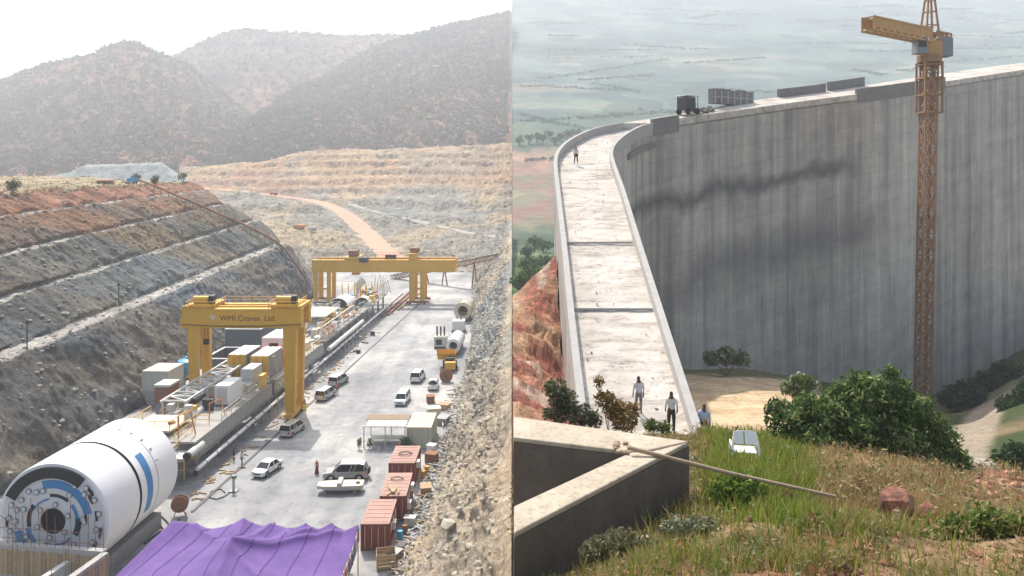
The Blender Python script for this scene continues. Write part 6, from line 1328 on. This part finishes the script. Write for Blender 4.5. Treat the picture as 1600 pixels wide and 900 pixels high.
for j in range(4): heap_bar('plank', ('pale plank lying slantwise on the second red container roof', 'plank nearest the front edge of the second container roof', 'short plank across the others on the container roof', 'broad board at the left of the second container roof')[j], 'plank', (-12.6 + .35 * j - (j == 3) * 1.1, 80.3 + .35 * (j % 2), 2.72 + .05 * j), 1.9 if j != 2 else 1.3, .2 + .2 * (j == 3), .05, R(-20 + 14 * j), 'timber', 0, 'planks on the container roof')
def coil(name, label, c_, r_, turns, rr, mat='dark_steel'):
    pts = [(c_[0] + r_ * (1 - .05 * k_ / 12) * math.cos(k_ * .52), c_[1] + r_ * .8 * math.sin(k_ * .52), c_[2] + .012 * (k_ % 12) + rr) for k_ in range(turns * 12)]
    return tag(MB().tube(pts, rr, 6).build(name, mat), label, 'cable')
coil('cable_coil', 'dark cable coiled on the third red container roof', (-12.6, 90.8, 2.73), .8, 2, .05); coil('cable_coil', 'loose cable loop on the second red container roof', (-12.5, 83.6, 2.64), .7, 2, .035)
# open canopy with boards on top
cn = thing('open_canopy', 'open steel frame canopy roofed with boards beside the pale container', 'canopy', (-19.4, 100.6, 0), -.02)
for x in (0, 2.8, 5.4):
    for y in (0, 4.6): MB().bar((x, y, 0), (x, y, 2.7), .12).build('post', 'pale_grey', cn)
for y in (0, 1.15, 2.3, 3.45, 4.6): MB().bar((-.2, y, 2.75), (5.6, y, 2.75), .1).build('roof_beam', 'pale_grey', cn)
for x in (0, 1.4, 2.8, 4.2, 5.4): MB().bar((x, -.1, 2.66), (x, 4.7, 2.66), .09).build('rafter', 'pale_grey', cn)
for j in range(7): MB().cub(-.3 + .05 * (j % 3), 5.2 + .3 * (j % 2), 2.5 + j * .34, 2.8 + j * .34, 2.81 + .02 * (j % 2), 2.86 + .02 * (j % 2)).build('roof_board', 'old_timber', cn)
for j in range(5): MB().cub(.2 + j * 1.05, 1.15 + j * 1.05, .3, 2.3, 2.81, 2.83).build('roof_sheet', 'white_paint', cn)
MB().cub(.6, 5.0, 1.0, 2.6, .72, .80).build('work_bench', 'pale_grey', cn); MB().bar((.0, -.05, .9), (5.4, -.05, .9), .06).build('front_rail', 'pale_grey', cn)
for x in (.8, 2.8, 4.8): MB().bar((x, 1.2, 0), (x, 1.2, .72), .08).build('bench_leg', 'pale_grey', cn); MB().bar((x, 2.4, 0), (x, 2.4, .72), .08).build('bench_leg', 'pale_grey', cn)
for k_, (x, y) in enumerate(((-19.9, 99.9), (-18.6, 100.0))): plant('potted_plant', ('thin potted plant at the left post of the canopy', 'second thin plant along the canopy front')[k_], 'plant', (x, y, 0), [(0, 0, .7, .35), (.1, 0, 1.2, .3)], 60, .11, ((.04, .07, .02), (.09, .13, .04)), 700 + k_, 3, .02)
rbx = tag(MB().box((0, 0, .5), (.8, .8, 1.0)).build('red_bin', 'container_red', bevel=.05), 'small dark red bin at the canopy end of the pale container', 'bin'); rbx.location = (-14.4, 99.7, 0)
plant('leafy_plant', 'broad-leaved green plant in front of the pale container', 'plant', (-13.7, 99.3, 0), [(0, 0, .8, .5), (.3, 0, 1.3, .5), (-.3, 0, 1.2, .4)], 60, .28, ((.03, .08, .02), (.07, .14, .04)), 711, 5, .03)
# drums, crates, scrap along the foot of the rubble slope
def drum(label, p_, mat): return tag(MB().lathe([(.0, 0), (.29, 0), (.30, .03), (.285, .06), (.285, .28), (.30, .30), (.285, .32), (.285, .56), (.30, .58), (.285, .60), (.285, .85), (.30, .88), (.27, .88), (.27, .85), (.0, .85)], 18, p_).build('drum', mat, smooth=True), label, 'drum')
drum('blue steel drum beside the nearest red container', (-11.0, 75.4, 0), 'tank_blue'); drum('rusty drum behind the blue one', (-10.7, 76.6, 0), 'rust_brown'); drum('yellow drum by the third red container', (-10.5, 90.6, 0), 'site_yellow'); drum('second yellow drum behind the third red container', (-10.2, 92.0, 0), 'site_yellow')
p = G(603, 884); cr_ = thing('wooden_crate', 'open wooden crate in front of the nearest red container', 'crate', (p.x, p.y, 0), R(12))
for s_ in (-1, 1):
    for z in (.2, .55, .9, 1.2): MB().cub(-.85, .85, s_ * .8 - .02, s_ * .8 + .02, z - .14, z + .14).build('slat', 'timber', cr_); MB().cub(s_ * .85 - .02, s_ * .85 + .02, -.77, .77, z - .14, z + .14).build('slat', 'timber', cr_)
MB().cub(-.83, .83, -.77, .77, .02, .08).build('base', 'timber', cr_)
for k_, (x, y, w_, d_, h_, mt, lab, nm) in enumerate([(-10.9, 71.6, .9, 1.3, .7, 'steel_grey', 'grey machine part lying by the wooden crate', 'machine_part'), (-10.6, 73.3, .7, .9, .5, 'dark_steel', 'dark metal box beside the nearest container door', 'metal_box'), (-10.4, 78.3, 1.1, .8, .9, 'pale_grey', 'pale cabinet between the first two red containers and the slope', 'cabinet'), (-9.7, 86.4, 1.2, 1.6, .8, 'timber', 'stack of timber boards below the rubble slope', 'timber_stack'), (-10.0, 95.6, 1.4, 1.2, 1.1, 'rust_brown', 'rusty brown box behind the third red container', 'metal_box'), (-10.2, 97.4, 1.0, 1.0, 1.5, 'pipe_white', 'white hut-like cabinet behind the third container', 'cabinet'), (-9.9, 110.5, 1.5, 2.2, .9, 'steel_grey', 'grey scrap box past the pale container', 'metal_box'), (-11.6, 113.5, 2.0, 1.6, 1.3, 'beige_paint', 'tan crate beside the car with tyres', 'crate'), (-10.4, 117.0, 1.8, 1.4, .8, 'timber', 'low timber pallet heap near the cable drum', 'pallet'), (-12.8, 120.5, 1.2, 1.4, 1.0, 'rust_brown', 'rusty bin close to the car with tyres', 'bin')]):
    o = thing(nm, lab, nm.replace('_', ' '), (x, y, 0), R(q.uniform(-25, 25))); MB().cub(-w_ / 2, w_ / 2, -d_ / 2, d_ / 2, .06, h_).build('body', mt, o, bevel=.04); MB().cub(-w_ / 2 - .05, w_ / 2 + .05, -d_ / 2 - .05, d_ / 2 + .05, h_ + .002, h_ + .07).build('lid', mt, o)
    for x_ in (-w_ / 3, w_ / 3): MB().cub(x_ - .08, x_ + .08, -d_ / 2, d_ / 2, 0, .058).build('skid', 'old_timber', o)
mb = MB(); mb2 = MB()
for k_ in range(230):
    y = 68 + 62 * q.random() ** 1.1; x = float(np.interp(y, [69, 85, 108, 150], [-9.6, -9.2, -8.4, -8.6])) - abs(q.gauss(0, .8)); z = .1 + q.random() * .3
    a, t_ = q.uniform(0, 6.28), q.uniform(-.25, .25); L_ = q.uniform(.4, 2.2); d_ = Vector((math.cos(a), math.sin(a), t_)) * L_ / 2; c_ = Vector((x, y, z + abs(t_) * L_ / 2)); (mb if k_ % 2 else mb2).bar(c_ - d_, c_ + d_, q.uniform(.05, .22), q.uniform(.04, .12))
tag(mb.build('scrap_metal', 'steel_grey', fix=False), 'scrap steel strewn along the foot of the rubble slope', 'scrap', kind='stuff'); tag(mb2.build('scrap_timber', 'old_timber', fix=False), 'broken boards strewn along the foot of the rubble slope', 'scrap', kind='stuff')
# machines further up the right side
p = G(697, 597); sp_ = thing('cable_drum', 'big brown wooden cable drum standing on edge at the foot of the slope', 'cable drum', (p.x, p.y, 0), R(8))
for y in (-.35, .35): MB().lathe([(.0, y - .05), (1.12, y - .05), (1.12, y + .05), (.0, y + .05)], 28, (0, 0, 1.12), 'y').build('flange', 'rust_brown', sp_)
MB().lathe([(.6, -.3), (.6, .3)], 20, (0, 0, 1.12), 'y').build('core', 'old_timber', sp_); MB().lathe([(.0, -.44), (.16, -.44), (.16, -.40), (.0, -.40)], 12, (0, 0, 1.12), 'y').build('hub', 'dark_steel', sp_)
def barrel(label, u, v, r_, L_, mat, ring, zc):
    p = G(u, v); t = thing('duct_section', label, 'duct', (p.x, p.y, 0), R(-3)); MB().lathe([(r_ * .62, .0), (r_, .0), (r_, L_), (r_ * .62, L_)], 32, (0, 0, zc), 'y', True).build('shell', mat, t, smooth=True)
    for k_ in range(ring): MB().lathe([(r_ * 1.0, -.07), (r_ * 1.06, -.07), (r_ * 1.06, .07), (r_, .07)], 32, (0, .15 + k_ * (L_ - .3) / max(1, ring - 1), zc), 'y', True).build('hoop', mat, t)
    MB().lathe([(.0, L_ * .8), (r_ * .61, L_ * .8)], 24, (0, 0, zc), 'y').build('back_plate', 'tbm_black', t)
    for y in (.6, L_ - .6): MB().cub(-r_ * .8, r_ * .8, y - .2, y + .2, 0, zc - r_ * .78).build('cradle', 'rust_brown', t)
    return t
barrel('long white ventilation cylinder with a dark open end', 708, 556, 1.35, 8.5, 'tbm_white', 4, 1.9); barrel('large pale ring-shaped cylinder farthest up the yard', 723, 503, 2.0, 5.5, 'beige_paint', 3, 2.6)
p = G(716, 520); t = thing('pale_machine', 'pale square machine between the two white cylinders', 'machine', (p.x, p.y, 0)); box_part(t, 'body', 'pipe_white', -1.4, 1.4, 0, 3, .5, 2.6); box_part(t, 'base', 'rust_brown', -1.5, 1.5, -.1, 3.1, 0, .5); MB().tube([(.6, 1, 2.6), (.6, 1, 3.4)], .15, 8).build('exhaust', 'dark_steel', t)
p = G(688, 545); t = thing('generator', 'olive generator with three upright exhaust pipes', 'generator', (p.x, p.y, 0)); box_part(t, 'body', 'container_pale', -1.3, 1.3, 0, 2.6, .4, 2.4); box_part(t, 'base', 'dark_steel', -1.3, 1.3, .0, 2.6, 0, .4); box_part(t, 'grille', 'dark_steel', -.9, .3, -.05, -.005, .8, 1.9, 0)
for k_ in range(3): MB().tube([(-.8 + k_ * .75, 1.5, 2.4), (-.8 + k_ * .75, 1.5, 4.3)], .17, 10).build('exhaust_pipe', 'dark_steel', t)
p = G(703, 575); t = thing('loader', 'yellow loading machine in front of the white cylinder', 'loader', (p.x, p.y, 0), R(6))
MB().add([(-2.2, 0, 1.6), (.9, 0, 1.6), (.9, 2.6, 1.6), (-2.2, 2.6, 1.6), (-2.4, -.4, 2.7), (1.1, -.4, 2.7), (1.1, 2.8, 2.9), (-2.4, 2.8, 2.9)], [(3, 2, 1, 0), (0, 1, 5, 4), (1, 2, 6, 5), (2, 3, 7, 6), (3, 0, 4, 7)]).build('hopper', 'site_yellow', t); box_part(t, 'chassis', 'site_yellow', -1.0, 1.0, -2.4, 1.5, .7, 1.5); MB().add([(-.9, -3.4, .5), (.9, -3.4, .5), (.9, -2.3, .6), (-.9, -2.3, .6), (-.9, -3.2, 1.8), (.9, -3.2, 1.8), (.9, -2.3, 1.8), (-.9, -2.3, 1.8)], [(0, 1, 2, 3), (7, 6, 5, 4), (0, 4, 5, 1), (1, 5, 6, 2), (2, 6, 7, 3), (3, 7, 4, 0)]).build('bucket', 'site_yellow', t, bevel=.06); box_part(t, 'engine_cover', 'tbm_black', -.8, .8, -1.6, .0, 1.5, 2.2)
for x in (-1.1, 1.1):
    for y in (-1.4, .8): MB().lathe([(.2, -.2), (.6, -.2), (.65, 0), (.6, .2), (.2, .2)], 16, (x, y, .65), 'x', True).build('wheel', 'black_rubber', t)

# inclined conveyor behind the far gantry
p0, p1 = P(612, 434, 262), P(787, 399, 232)
cv = thing('conveyor', 'rusty inclined conveyor climbing the rubble slope behind the far gantry', 'conveyor', (0, 0, 0)); truss(p0, p1, 1.6, 1.4, 22, 'rust_brown', 'conveyor_truss', cv)
for f in (.33, .50, .76): a = p0.lerp(p1, f); MB().bar((a.x - .7, a.y, 0), a, .4).build('trestle_leg', 'rust_brown', cv); MB().bar((a.x + .9, a.y, 0), a, .4).build('trestle_leg', 'rust_brown', cv)
MB().bar(p0 + Vector((0, 0, .85)), p1 + Vector((0, 0, .85)), 1.2, .12).build('belt', 'dark_steel', cv)
# pipe line and feed chute down the terraces
pl = [on_grid(SLOPE_W[:, :620], u, v) + Vector((.6, -.8, 1.5)) for u, v in ((212, 288), (240, 298), (262, 308), (288, 320), (312, 330), (340, 342), (365, 352), (390, 364), (412, 375), (430, 386), (445, 400), (460, 420), (474, 442))] + [G(486, 454, 1.0)]
pl2 = [a.lerp(b_, f) for a, b_ in zip(pl[:-1], pl[1:]) for f in (0, .5)] + [pl[-1]]
cp = thing('slope_conveyor', 'long dark pipe conveyor running down the terraces', 'conveyor', (0, 0, 0)); MB().tube(pl2, .34, 8).build('pipe', 'rust_brown', cp); MB().tube([a + Vector((-1.0, .6, .1)) for a in pl2], .12, 6).build('side_cable', 'pale_grey', cp)
for a in pl2[1:-1]: MB().bar(a - Vector((0, 0, 2.5)), a, .22).build('support', 'steel_grey', cp)
# truck and shed on top of the terraces
g = on_grid(SLOPE_W[:, :620], 205, 289); bt = thing('truck', 'small truck with white cab and blue body on top of the terraces', 'truck', g, R(80)); bt.scale = (.6, .6, .6)
box_part(bt, 'cab', 'car_white', -1.0, 1.0, 1.6, 3.2, .7, 2.6, .1); box_part(bt, 'cargo_body', 'tank_blue', -1.1, 1.1, -2.8, 1.5, .9, 2.9, .05); box_part(bt, 'windscreen', 'car_glass', -.85, .85, 3.2, 3.23, 1.6, 2.4, 0); box_part(bt, 'chassis', 'dark_steel', -.8, .8, -2.7, 3.0, .5, .7, 0)
for x in (-.9, .9):
    for y in (-1.8, 2.3): MB().lathe([(.0, -.15), (.5, -.15), (.5, .15), (.0, .15)], 14, (x, y, .5), 'x').build('wheel', 'black_rubber', bt)
g = on_grid(SLOPE_W[:, :620], 163, 287); sd_ = thing('shed', 'low rusty shed on top of the terraces left of the truck', 'shed', g, R(10)); sd_.scale = (.75, .75, .75); box_part(sd_, 'wall', 'rust_brown', -2.6, 2.6, 0, 2.5, -.3, 1.5); MB().add([(-2.9, -.3, 1.5), (2.9, -.3, 1.5), (2.9, 2.8, 1.9), (-2.9, 2.8, 1.9), (-2.9, -.3, 1.6), (2.9, -.3, 1.6), (2.9, 2.8, 2.0), (-2.9, 2.8, 2.0)], [(3, 2, 1, 0), (4, 5, 6, 7), (0, 1, 5, 4), (1, 2, 6, 5), (2, 3, 7, 6), (3, 0, 4, 7)]).build('roof', 'rust_brown', sd_); box_part(sd_, 'door', 'dark_steel', -.5, .5, -.05, -.01, -.2, 1.3, 0)
# far vehicles in the valley and on the road
def dumper(label, u, v, rz, mat, s=1.0):
    g = on_grid(BOWLW, u, v); t = thing('dump_truck', label, 'truck', g + Vector((0, 0, .3)), rz, 'trucks in the valley beyond the pit'); t.scale = (s, s, s)
    box_part(t, 'cab', mat, -1.2, 1.2, 2.0, 3.8, .9, 3.2, .1); MB().add([(-1.3, -3.6, 1.2), (1.3, -3.6, 1.2), (1.3, 1.8, 1.2), (-1.3, 1.8, 1.2), (-1.6, -4.0, 3.0), (1.6, -4.0, 3.0), (1.6, 2.0, 3.2), (-1.6, 2.0, 3.2)], [(3, 2, 1, 0), (4, 5, 6, 7), (0, 1, 5, 4), (1, 2, 6, 5), (2, 3, 7, 6), (3, 0, 4, 7)]).build('dump_body', mat, t)
    for x in (-1.2, 1.2):
        for y in (-2.6, -1.2, 2.8): MB().lathe([(.0, -.2), (.6, -.2), (.6, .2), (.0, .2)], 12, (x, y, .6), 'x').build('wheel', 'black_rubber', t)
dumper('orange-brown dump truck in the valley beyond the terraces', 467, 359, R(85), 'orange_paint', .72); dumper('white and grey truck beside the orange one in the valley', 488, 361, R(150), 'pale_grey', .6); dumper('tiny dark truck on the far dirt road', 428, 306, R(90), 'container_red', .6)

# ---------------------------------------------------------------- purple canopy
m, n, l, b = nodes('purple_cloth'); tc = n.new('ShaderNodeTexCoord'); a1 = noise_node(n, l, tc.outputs['Object'], .5, 5, .6); a2 = noise_node(n, l, tc.outputs['Object'], 14, 4, .6)
c = ramp(n, l, a1.outputs[0], [(.3, (.12, .052, .27)), (.7, (.20, .095, .40))]).outputs[0]; l.new(c, b.inputs['Base Color']); b.inputs['Roughness'].default_value = .85; bump(n, l, a2.outputs[0], b, .3, .02); b.inputs['Sheen Weight'].default_value = .3
tl = n.new('ShaderNodeBsdfTranslucent'); l.new(c, tl.inputs['Color']); mx = n.new('ShaderNodeMixShader'); mx.inputs[0].default_value = .25; l.new(b.outputs[0], mx.inputs[1]); l.new(tl.outputs[0], mx.inputs[2]); l.new(mx.outputs[0], n['Material Output'].inputs['Surface'])
tn = thing('marquee', 'large purple cloth marquee with pointed peaks in front of the yard', 'marquee', (0, 0, 0))
ZP = 5.4
peaks = [G(292, 797, ZP), G(383, 805, ZP), G(430, 812, ZP - .45), G(478, 818, ZP), G(518, 818, ZP - .05), G(560, 821, ZP - .1), G(360, 846, ZP + .1), G(300, 950, ZP), G(470, 940, ZP)]
nu_, nv_ = 150, 110; lft = [G(290, 797, ZP), G(172, 902, 3.6), G(110, 985, 3.6)]; rgt = [G(562, 822, ZP - .3), G(536, 880, ZP - .5), G(500, 985, ZP - .5)]
ys_ = np.linspace(68.2, 50.0, nv_); xl = np.interp(-ys_, [-a.y for a in lft], [a.x for a in lft]); xr = np.interp(-ys_, [-a.y for a in rgt], [a.x for a in rgt])
ff = np.linspace(0, 1, nu_)[None, :]; X = xl[:, None] * (1 - ff) + xr[:, None] * ff; Y = np.repeat(ys_[:, None], nu_, 1)
back_y = np.interp(X, sorted([a.x for a in peaks[:6]]), [a.y for a in sorted(peaks[:6], key=lambda a: a.x)]); Y = np.minimum(Y, back_y - .02)
Z = np.full(X.shape, 3.9)
for a in peaks:
    d = np.sqrt((X - a.x) ** 2 + ((Y - a.y) * .8) ** 2); Z = np.maximum(Z, 3.9 + (a.z - 3.9) * (np.exp(-d / 3.0) * .8 + np.exp(-d / .8) * .2))
inner = peaks[6]
for a in peaks[:6]:      # taut folds between the inner pole and the rear poles
    dx, dy = a.x - inner.x, a.y - inner.y; L2 = dx * dx + dy * dy; t_ = np.clip(((X - inner.x) * dx + (Y - inner.y) * dy) / L2, 0, 1); d = np.hypot(X - inner.x - t_ * dx, Y - inner.y - t_ * dy); Z += .42 * np.exp(-d / .35) * np.sin(np.pi * t_) ** .5
for a in peaks[7:]:
    dx, dy = a.x - inner.x, a.y - inner.y; L2 = dx * dx + dy * dy; t_ = np.clip(((X - inner.x) * dx + (Y - inner.y) * dy) / L2, 0, 1); d = np.hypot(X - inner.x - t_ * dx, Y - inner.y - t_ * dy); Z += .4 * np.exp(-d / .4) * np.sin(np.pi * t_) ** .5
Z = Z + .05 * fbm(X * .4, Y * .2, 3, 401)
lx_ = sstep(0, .16, ff); Z = Z * lx_ + (np.interp(-ys_, [-68, -62, -50], [ZP - .3, 3.4, 2.2])[:, None]) * (1 - lx_)
Wt = np.stack([X, Y, Z], -1)
o = grid_mesh('roof_cloth', Wt, np.full(Wt.shape, .4), 'purple_cloth', parent=tn)
md = o.modifiers.new('thick', 'SOLIDIFY'); md.thickness = .03
paint('purple_seam', (.10, .042, .22), .9, 0, .1, 2, .1)
for k_ in list(range(12, 148, 17)):      # sewn seams between the widths of cloth
    mb = MB(); c_ = Wt[:, k_] + np.array((0, 0, .03)); vs_ = [(p_[0] + s_, p_[1], p_[2]) for p_ in c_ for s_ in (-.05, .05)]; mb.add(vs_, [(2 * i, 2 * i + 1, 2 * i + 3, 2 * i + 2) for i in range(len(c_) - 1)]).build('seam', 'purple_seam', tn, fix=False)
q = random.Random(2)
edge = Wt[:, -1]; pal = ['pink_red', 'beige_paint', 'dark_steel', 'tbm_blue', 'white_paint', 'site_yellow']
for k_ in range(0, 64, 2):      # patchwork valance hanging from the right edge
    a, b_ = edge[k_], edge[k_ + 2]; mb = MB(); dz = Vector((0.02, 0, -1.35)); a, b_ = Vector(a), Vector(b_)
    for z0, z1, mt in ((0, .34, 0), (.36, .68, 1), (.70, 1.0, 2)):
        MB().add([a + dz * z0, b_ + dz * z0, b_ + dz * z1, a + dz * z1, a + dz * z0 + Vector((.03, 0, 0)), b_ + dz * z0 + Vector((.03, 0, 0)), b_ + dz * z1 + Vector((.03, 0, 0)), a + dz * z1 + Vector((.03, 0, 0))], [(0, 1, 2, 3), (7, 6, 5, 4), (0, 4, 5, 1), (1, 5, 6, 2), (2, 6, 7, 3), (3, 7, 4, 0)]).build('valance_patch', pal[q.randrange(6)] if q.random() < .7 else 'purple_cloth', tn)
for a in peaks: MB().tube([(a.x, a.y - .15, 0), (a.x, a.y - .15, a.z - .12)], .05, 8).build('pole', 'timber', tn)
plant('leafy_plant', 'green leafy plant at the right corner of the purple marquee', 'plant', (-15.4, 69.2, 0), [(0, 0, .8, .6), (.3, 0, 1.4, .5), (-.3, 0, 1.2, .5)], 70, .26, ((.04, .09, .02), (.10, .17, .05)), 720, 4, .03)

# ---------------------------------------------------------------- foundation walls with formwork and bars, lower left
ZF = 5.0; fw = thing('foundation_wall', 'half-built concrete foundation with timber formwork and upright bars', 'foundation', (0, 0, 0))
c0, c1_, c2_ = G(-40, 848, ZF), G(160, 862, ZF), G(92, 910, ZF); c2b = c1_ + (c2_ - c1_) * 2.2
def wall_box(a, b_, th, z0, z1, nm, mat, off=0.0):
    a, b_ = Vector((a.x, a.y, 0)), Vector((b_.x, b_.y, 0)); d = (b_ - a).normalized(); n_ = Vector((-d.y, d.x, 0)); a0 = a + n_ * off; b0 = b_ + n_ * off; pts = [a0, b0, b0 + n_ * th, a0 + n_ * th]
    return MB().prism([(p_.x, p_.y) for p_ in pts], z0, z1).build(nm, mat, fw)
wall_box(c0, c1_, .55, 0, ZF, 'back_wall', 'parapet_concrete'); wall_box(c1_ + Vector((0, -.02, 0)), c2b, .55, 0, ZF - .01, 'side_wall', 'parapet_concrete'); mid = c0.lerp(c1_, .72); wall_box(mid + Vector((0, -.02, 0)), mid + Vector((-.6, -3.0, 0)), .5, 0, ZF - .9, 'cross_wall', 'pale_grey')
dv = (c1_ - c0); nb_ = 30
for k_ in range(nb_):    # vertical boards on the inner face of the back wall
    a = c0 + dv * (k_ / nb_); b_ = c0 + dv * ((k_ + .92) / nb_); wall_box(a, b_, -.06, 2.6, ZF - .35 - .05 * (k_ % 3), 'form_board', 'timber' if k_ % 4 else 'old_timber', -.003)
dv2 = c2b - c1_
for k_ in range(26):     # boards on the outer face of the side wall
    a = c1_ + dv2 * (k_ / 26); b_ = c1_ + dv2 * ((k_ + .9) / 26); wall_box(a, b_, .07, 1.2, ZF - .15 - .06 * (k_ % 2), 'form_board', 'timber' if k_ % 3 else 'old_timber', .553)
q = random.Random(12)
for k_ in range(17): a = c0 + dv * (k_ / 16) + Vector((0, .25, 0)); MB().tube([(a.x, a.y, ZF - .3), (a.x + q.uniform(-.12, .12), a.y, ZF + q.uniform(1.2, 4.2))], .028, 5).build('reinforcing_bar', 'rust_brown', fw)
for k_ in range(14): a = c0 + dv * (k_ / 15) + Vector((0, -1.6 - .6 * (k_ % 2), 0)); MB().tube([(a.x, a.y, 1), (a.x + q.uniform(-.1, .1), a.y, ZF + q.uniform(-.5, 2.2))], .026, 5).build('reinforcing_bar', 'rust_brown', fw)
for z in (ZF + .5, ZF + 1.3): MB().tube([c0 + Vector((0, .25, z - ZF)), c1_ + Vector((0, .25, z - ZF + q.uniform(-.2, .2)))], .022, 5).build('tie_bar', 'rust_brown', fw)
for k_ in range(6): a = c1_ + dv2 * (k_ / 6) + Vector((.9, 0, 0)); MB().tube([(a.x, a.y, 0), (a.x, a.y, ZF + q.uniform(-.4, .9))], .03, 5).build('scaffold_tube', 'steel_grey', fw)
MB().tube([c0 + Vector((1.2, .2, 2.8)), c0 + Vector((4.2, .2, .6))], .03, 5).build('tie_bar', 'rust_brown', fw)

# ---------------------------------------------------------------- small things on the floor by the machine
p = G(281, 806); rl = thing('hose_reel', 'brown hose reel standing beside the rear of the tunnel borer', 'reel', (p.x, p.y, 0), R(15))
for y in (-.3, .3): MB().lathe([(.0, y - .04), (.85, y - .04), (.85, y + .04), (.0, y + .04)], 22, (0, 0, 1.3), 'y').build('flange', 'rust_brown', rl)
MB().lathe([(.5, -.28), (.5, .28)], 16, (0, 0, 1.3), 'y').build('core', 'dark_steel', rl)
for x in (-.6, .6): MB().bar((x, 0, 0), (0, 0, 1.3), .1).build('stand_leg', 'steel_grey', rl)
p = G(365, 768); pm = thing('standpipe', 'grey standpipe pump with a hose on the yard floor', 'pump', (p.x, p.y, 0)); MB().tube([(0, 0, 0), (0, 0, 1.7)], .16, 10).build('pipe', 'pale_grey', pm); MB().cub(-.45, .45, -.4, .4, 0, .14).build('base', 'steel_grey', pm); MB().cub(-.2, .3, -.2, .2, 1.45, 1.85).build('head', 'steel_grey', pm, bevel=.05)
hp = [G(u, v, .06) for u, v in ((362, 768), (350, 776), (338, 780), (326, 777), (330, 768), (345, 764), (352, 770))]; tag(MB().tube([hp[0].lerp(hp[0], 0)] + hp[1:], .06, 6).build('hose', 'tbm_black'), 'black hose looped on the floor by the standpipe', 'hose')
hp = [G(u, v, .08) for u, v in ((280, 812), (268, 826), (262, 816), (252, 806), (246, 812), (256, 828), (240, 838), (225, 850))]; tag(MB().tube(hp, .09, 6).build('hose', 'tbm_black'), 'thick black hose tangled beside the tunnel borer', 'hose')
for k_, (u, v, sx, sy, sz, mt, lab, nm) in enumerate([(560, 552, .8, .6, .7, 'dark_steel', 'dark motor lying beside the third backup car', 'motor'), (582, 524, 1.0, .8, .9, 'tbm_black', 'black wheel-like part on the floor by the rear car', 'machine_part'), (570, 536, 1.8, .4, .25, 'dark_steel', 'dark flat bar lying beside the rear car', 'metal_bar'), (470, 640, 1.4, 1.0, .9, 'rail_yellow', 'yellow box at the foot of the gantry leg', 'box'), (555, 549, .5, 1.6, .3, 'rust_brown', 'rusty bar beside the third backup car', 'metal_bar')]):
    p = G(u, v); o = thing(nm, lab, nm.replace('_', ' '), (p.x, p.y, 0), R(q.uniform(-30, 30))); MB().cub(-sx / 2, sx / 2, -sy / 2, sy / 2, .03, sz).build('body', mt, o, bevel=.08); MB().cub(-sx * .3, sx * .3, -sy * .62, sy * .62, 0, sz * .35).build('foot', 'dark_steel', o)
mb = MB()
for k_ in range(150):
    f = q.random(); Yq = 84 + f * 90; x = train_x(Yq) + 5.6 + abs(q.gauss(0, .9)); a = q.uniform(0, 3.14); L_ = q.uniform(.2, 1.3); d_ = Vector((math.cos(a), math.sin(a), 0)) * L_ / 2; mb.bar(Vector((x, Yq, .08)) - d_, Vector((x, Yq, .08)) + d_, q.uniform(.08, .3), .1)
tag(mb.build('floor_debris', 'timber', fix=False), 'bits of board and debris along the side of the train', 'debris', kind='stuff')
for k_, (u, v, h_, lab) in enumerate([(43, 545, 4.0, 'thin dark pole on the lowest terrace at the left edge'), (186, 476, 4.0, 'thin dark pole on the lowest terrace further along')]):
    g = on_grid(SLOPE_W[:, :620], u, v); o = thing('survey_pole', lab, 'pole', g, 0, 'poles on the lowest terrace'); MB().tube([(0, 0, -.5), (0, 0, h_)], .09, 6).build('shaft', 'dark_steel', o); MB().cub(-.25, .25, -.06, .06, h_ - .5, h_ - .1).build('marker', 'dark_steel', o)

# ---------------------------------------------------------------- people in the yard
OR = (.62, .16, .05)
person('person in orange vest standing by the pair of silver cars', G(527, 616), R(20), OR, (.04, .05, .09), 1.72, ((.2, .3), (-.1, .2)), .05)
person('person in white shirt walking along the crane rail', G(378, 727), R(150), WH, (.10, .10, .13), 1.72, ((.2, .2), (-.2, .2)), .16)
person('person in dark clothes beside the one in white shirt by the train', G(365, 720), R(120), (.06, .06, .07), (.07, .07, .08), 1.70, ((.1, .2), (.1, .4)), .04)
person('person in white bending forward beside the train', G(398, 676), R(60), (.62, .63, .62), (.30, .30, .32), 1.70, ((.5, .5), (.4, .6)), .1, .18)
person('person in orange top and long dark red skirt near the trough', G(495, 740), R(200), (.60, .25, .10), (.22, .03, .03), 1.64, ((.1, .2), (.3, .8)), .04, 0, True)
person('person in light shirt standing behind the near gantry leg', G(476, 640), R(160), (.60, .58, .50), (.12, .11, .10), 1.70, ((.1, .2), (.1, .2)), .05)
# ================================================================== haze
mb = MB(); mb.cub(-2100, 2100, -300, 2600, -13, 790)
m = bpy.data.materials.new('haze_air'); m.use_nodes = True; M['haze_air'] = m; nt = m.node_tree; nt.nodes.remove(nt.nodes['Principled BSDF'])
pv = nt.nodes.new('ShaderNodeVolumePrincipled'); pv.inputs['Color'].default_value = (0.84, 0.91, 1.0, 1); pv.inputs['Density'].default_value = 0.00042; pv.inputs['Anisotropy'].default_value = 0.25
nt.links.new(pv.outputs[0], nt.nodes['Material Output'].inputs['Volume'])
tag(mb.build('haze', 'haze_air'), 'thin pale haze filling the air', 'haze', kind='stuff')
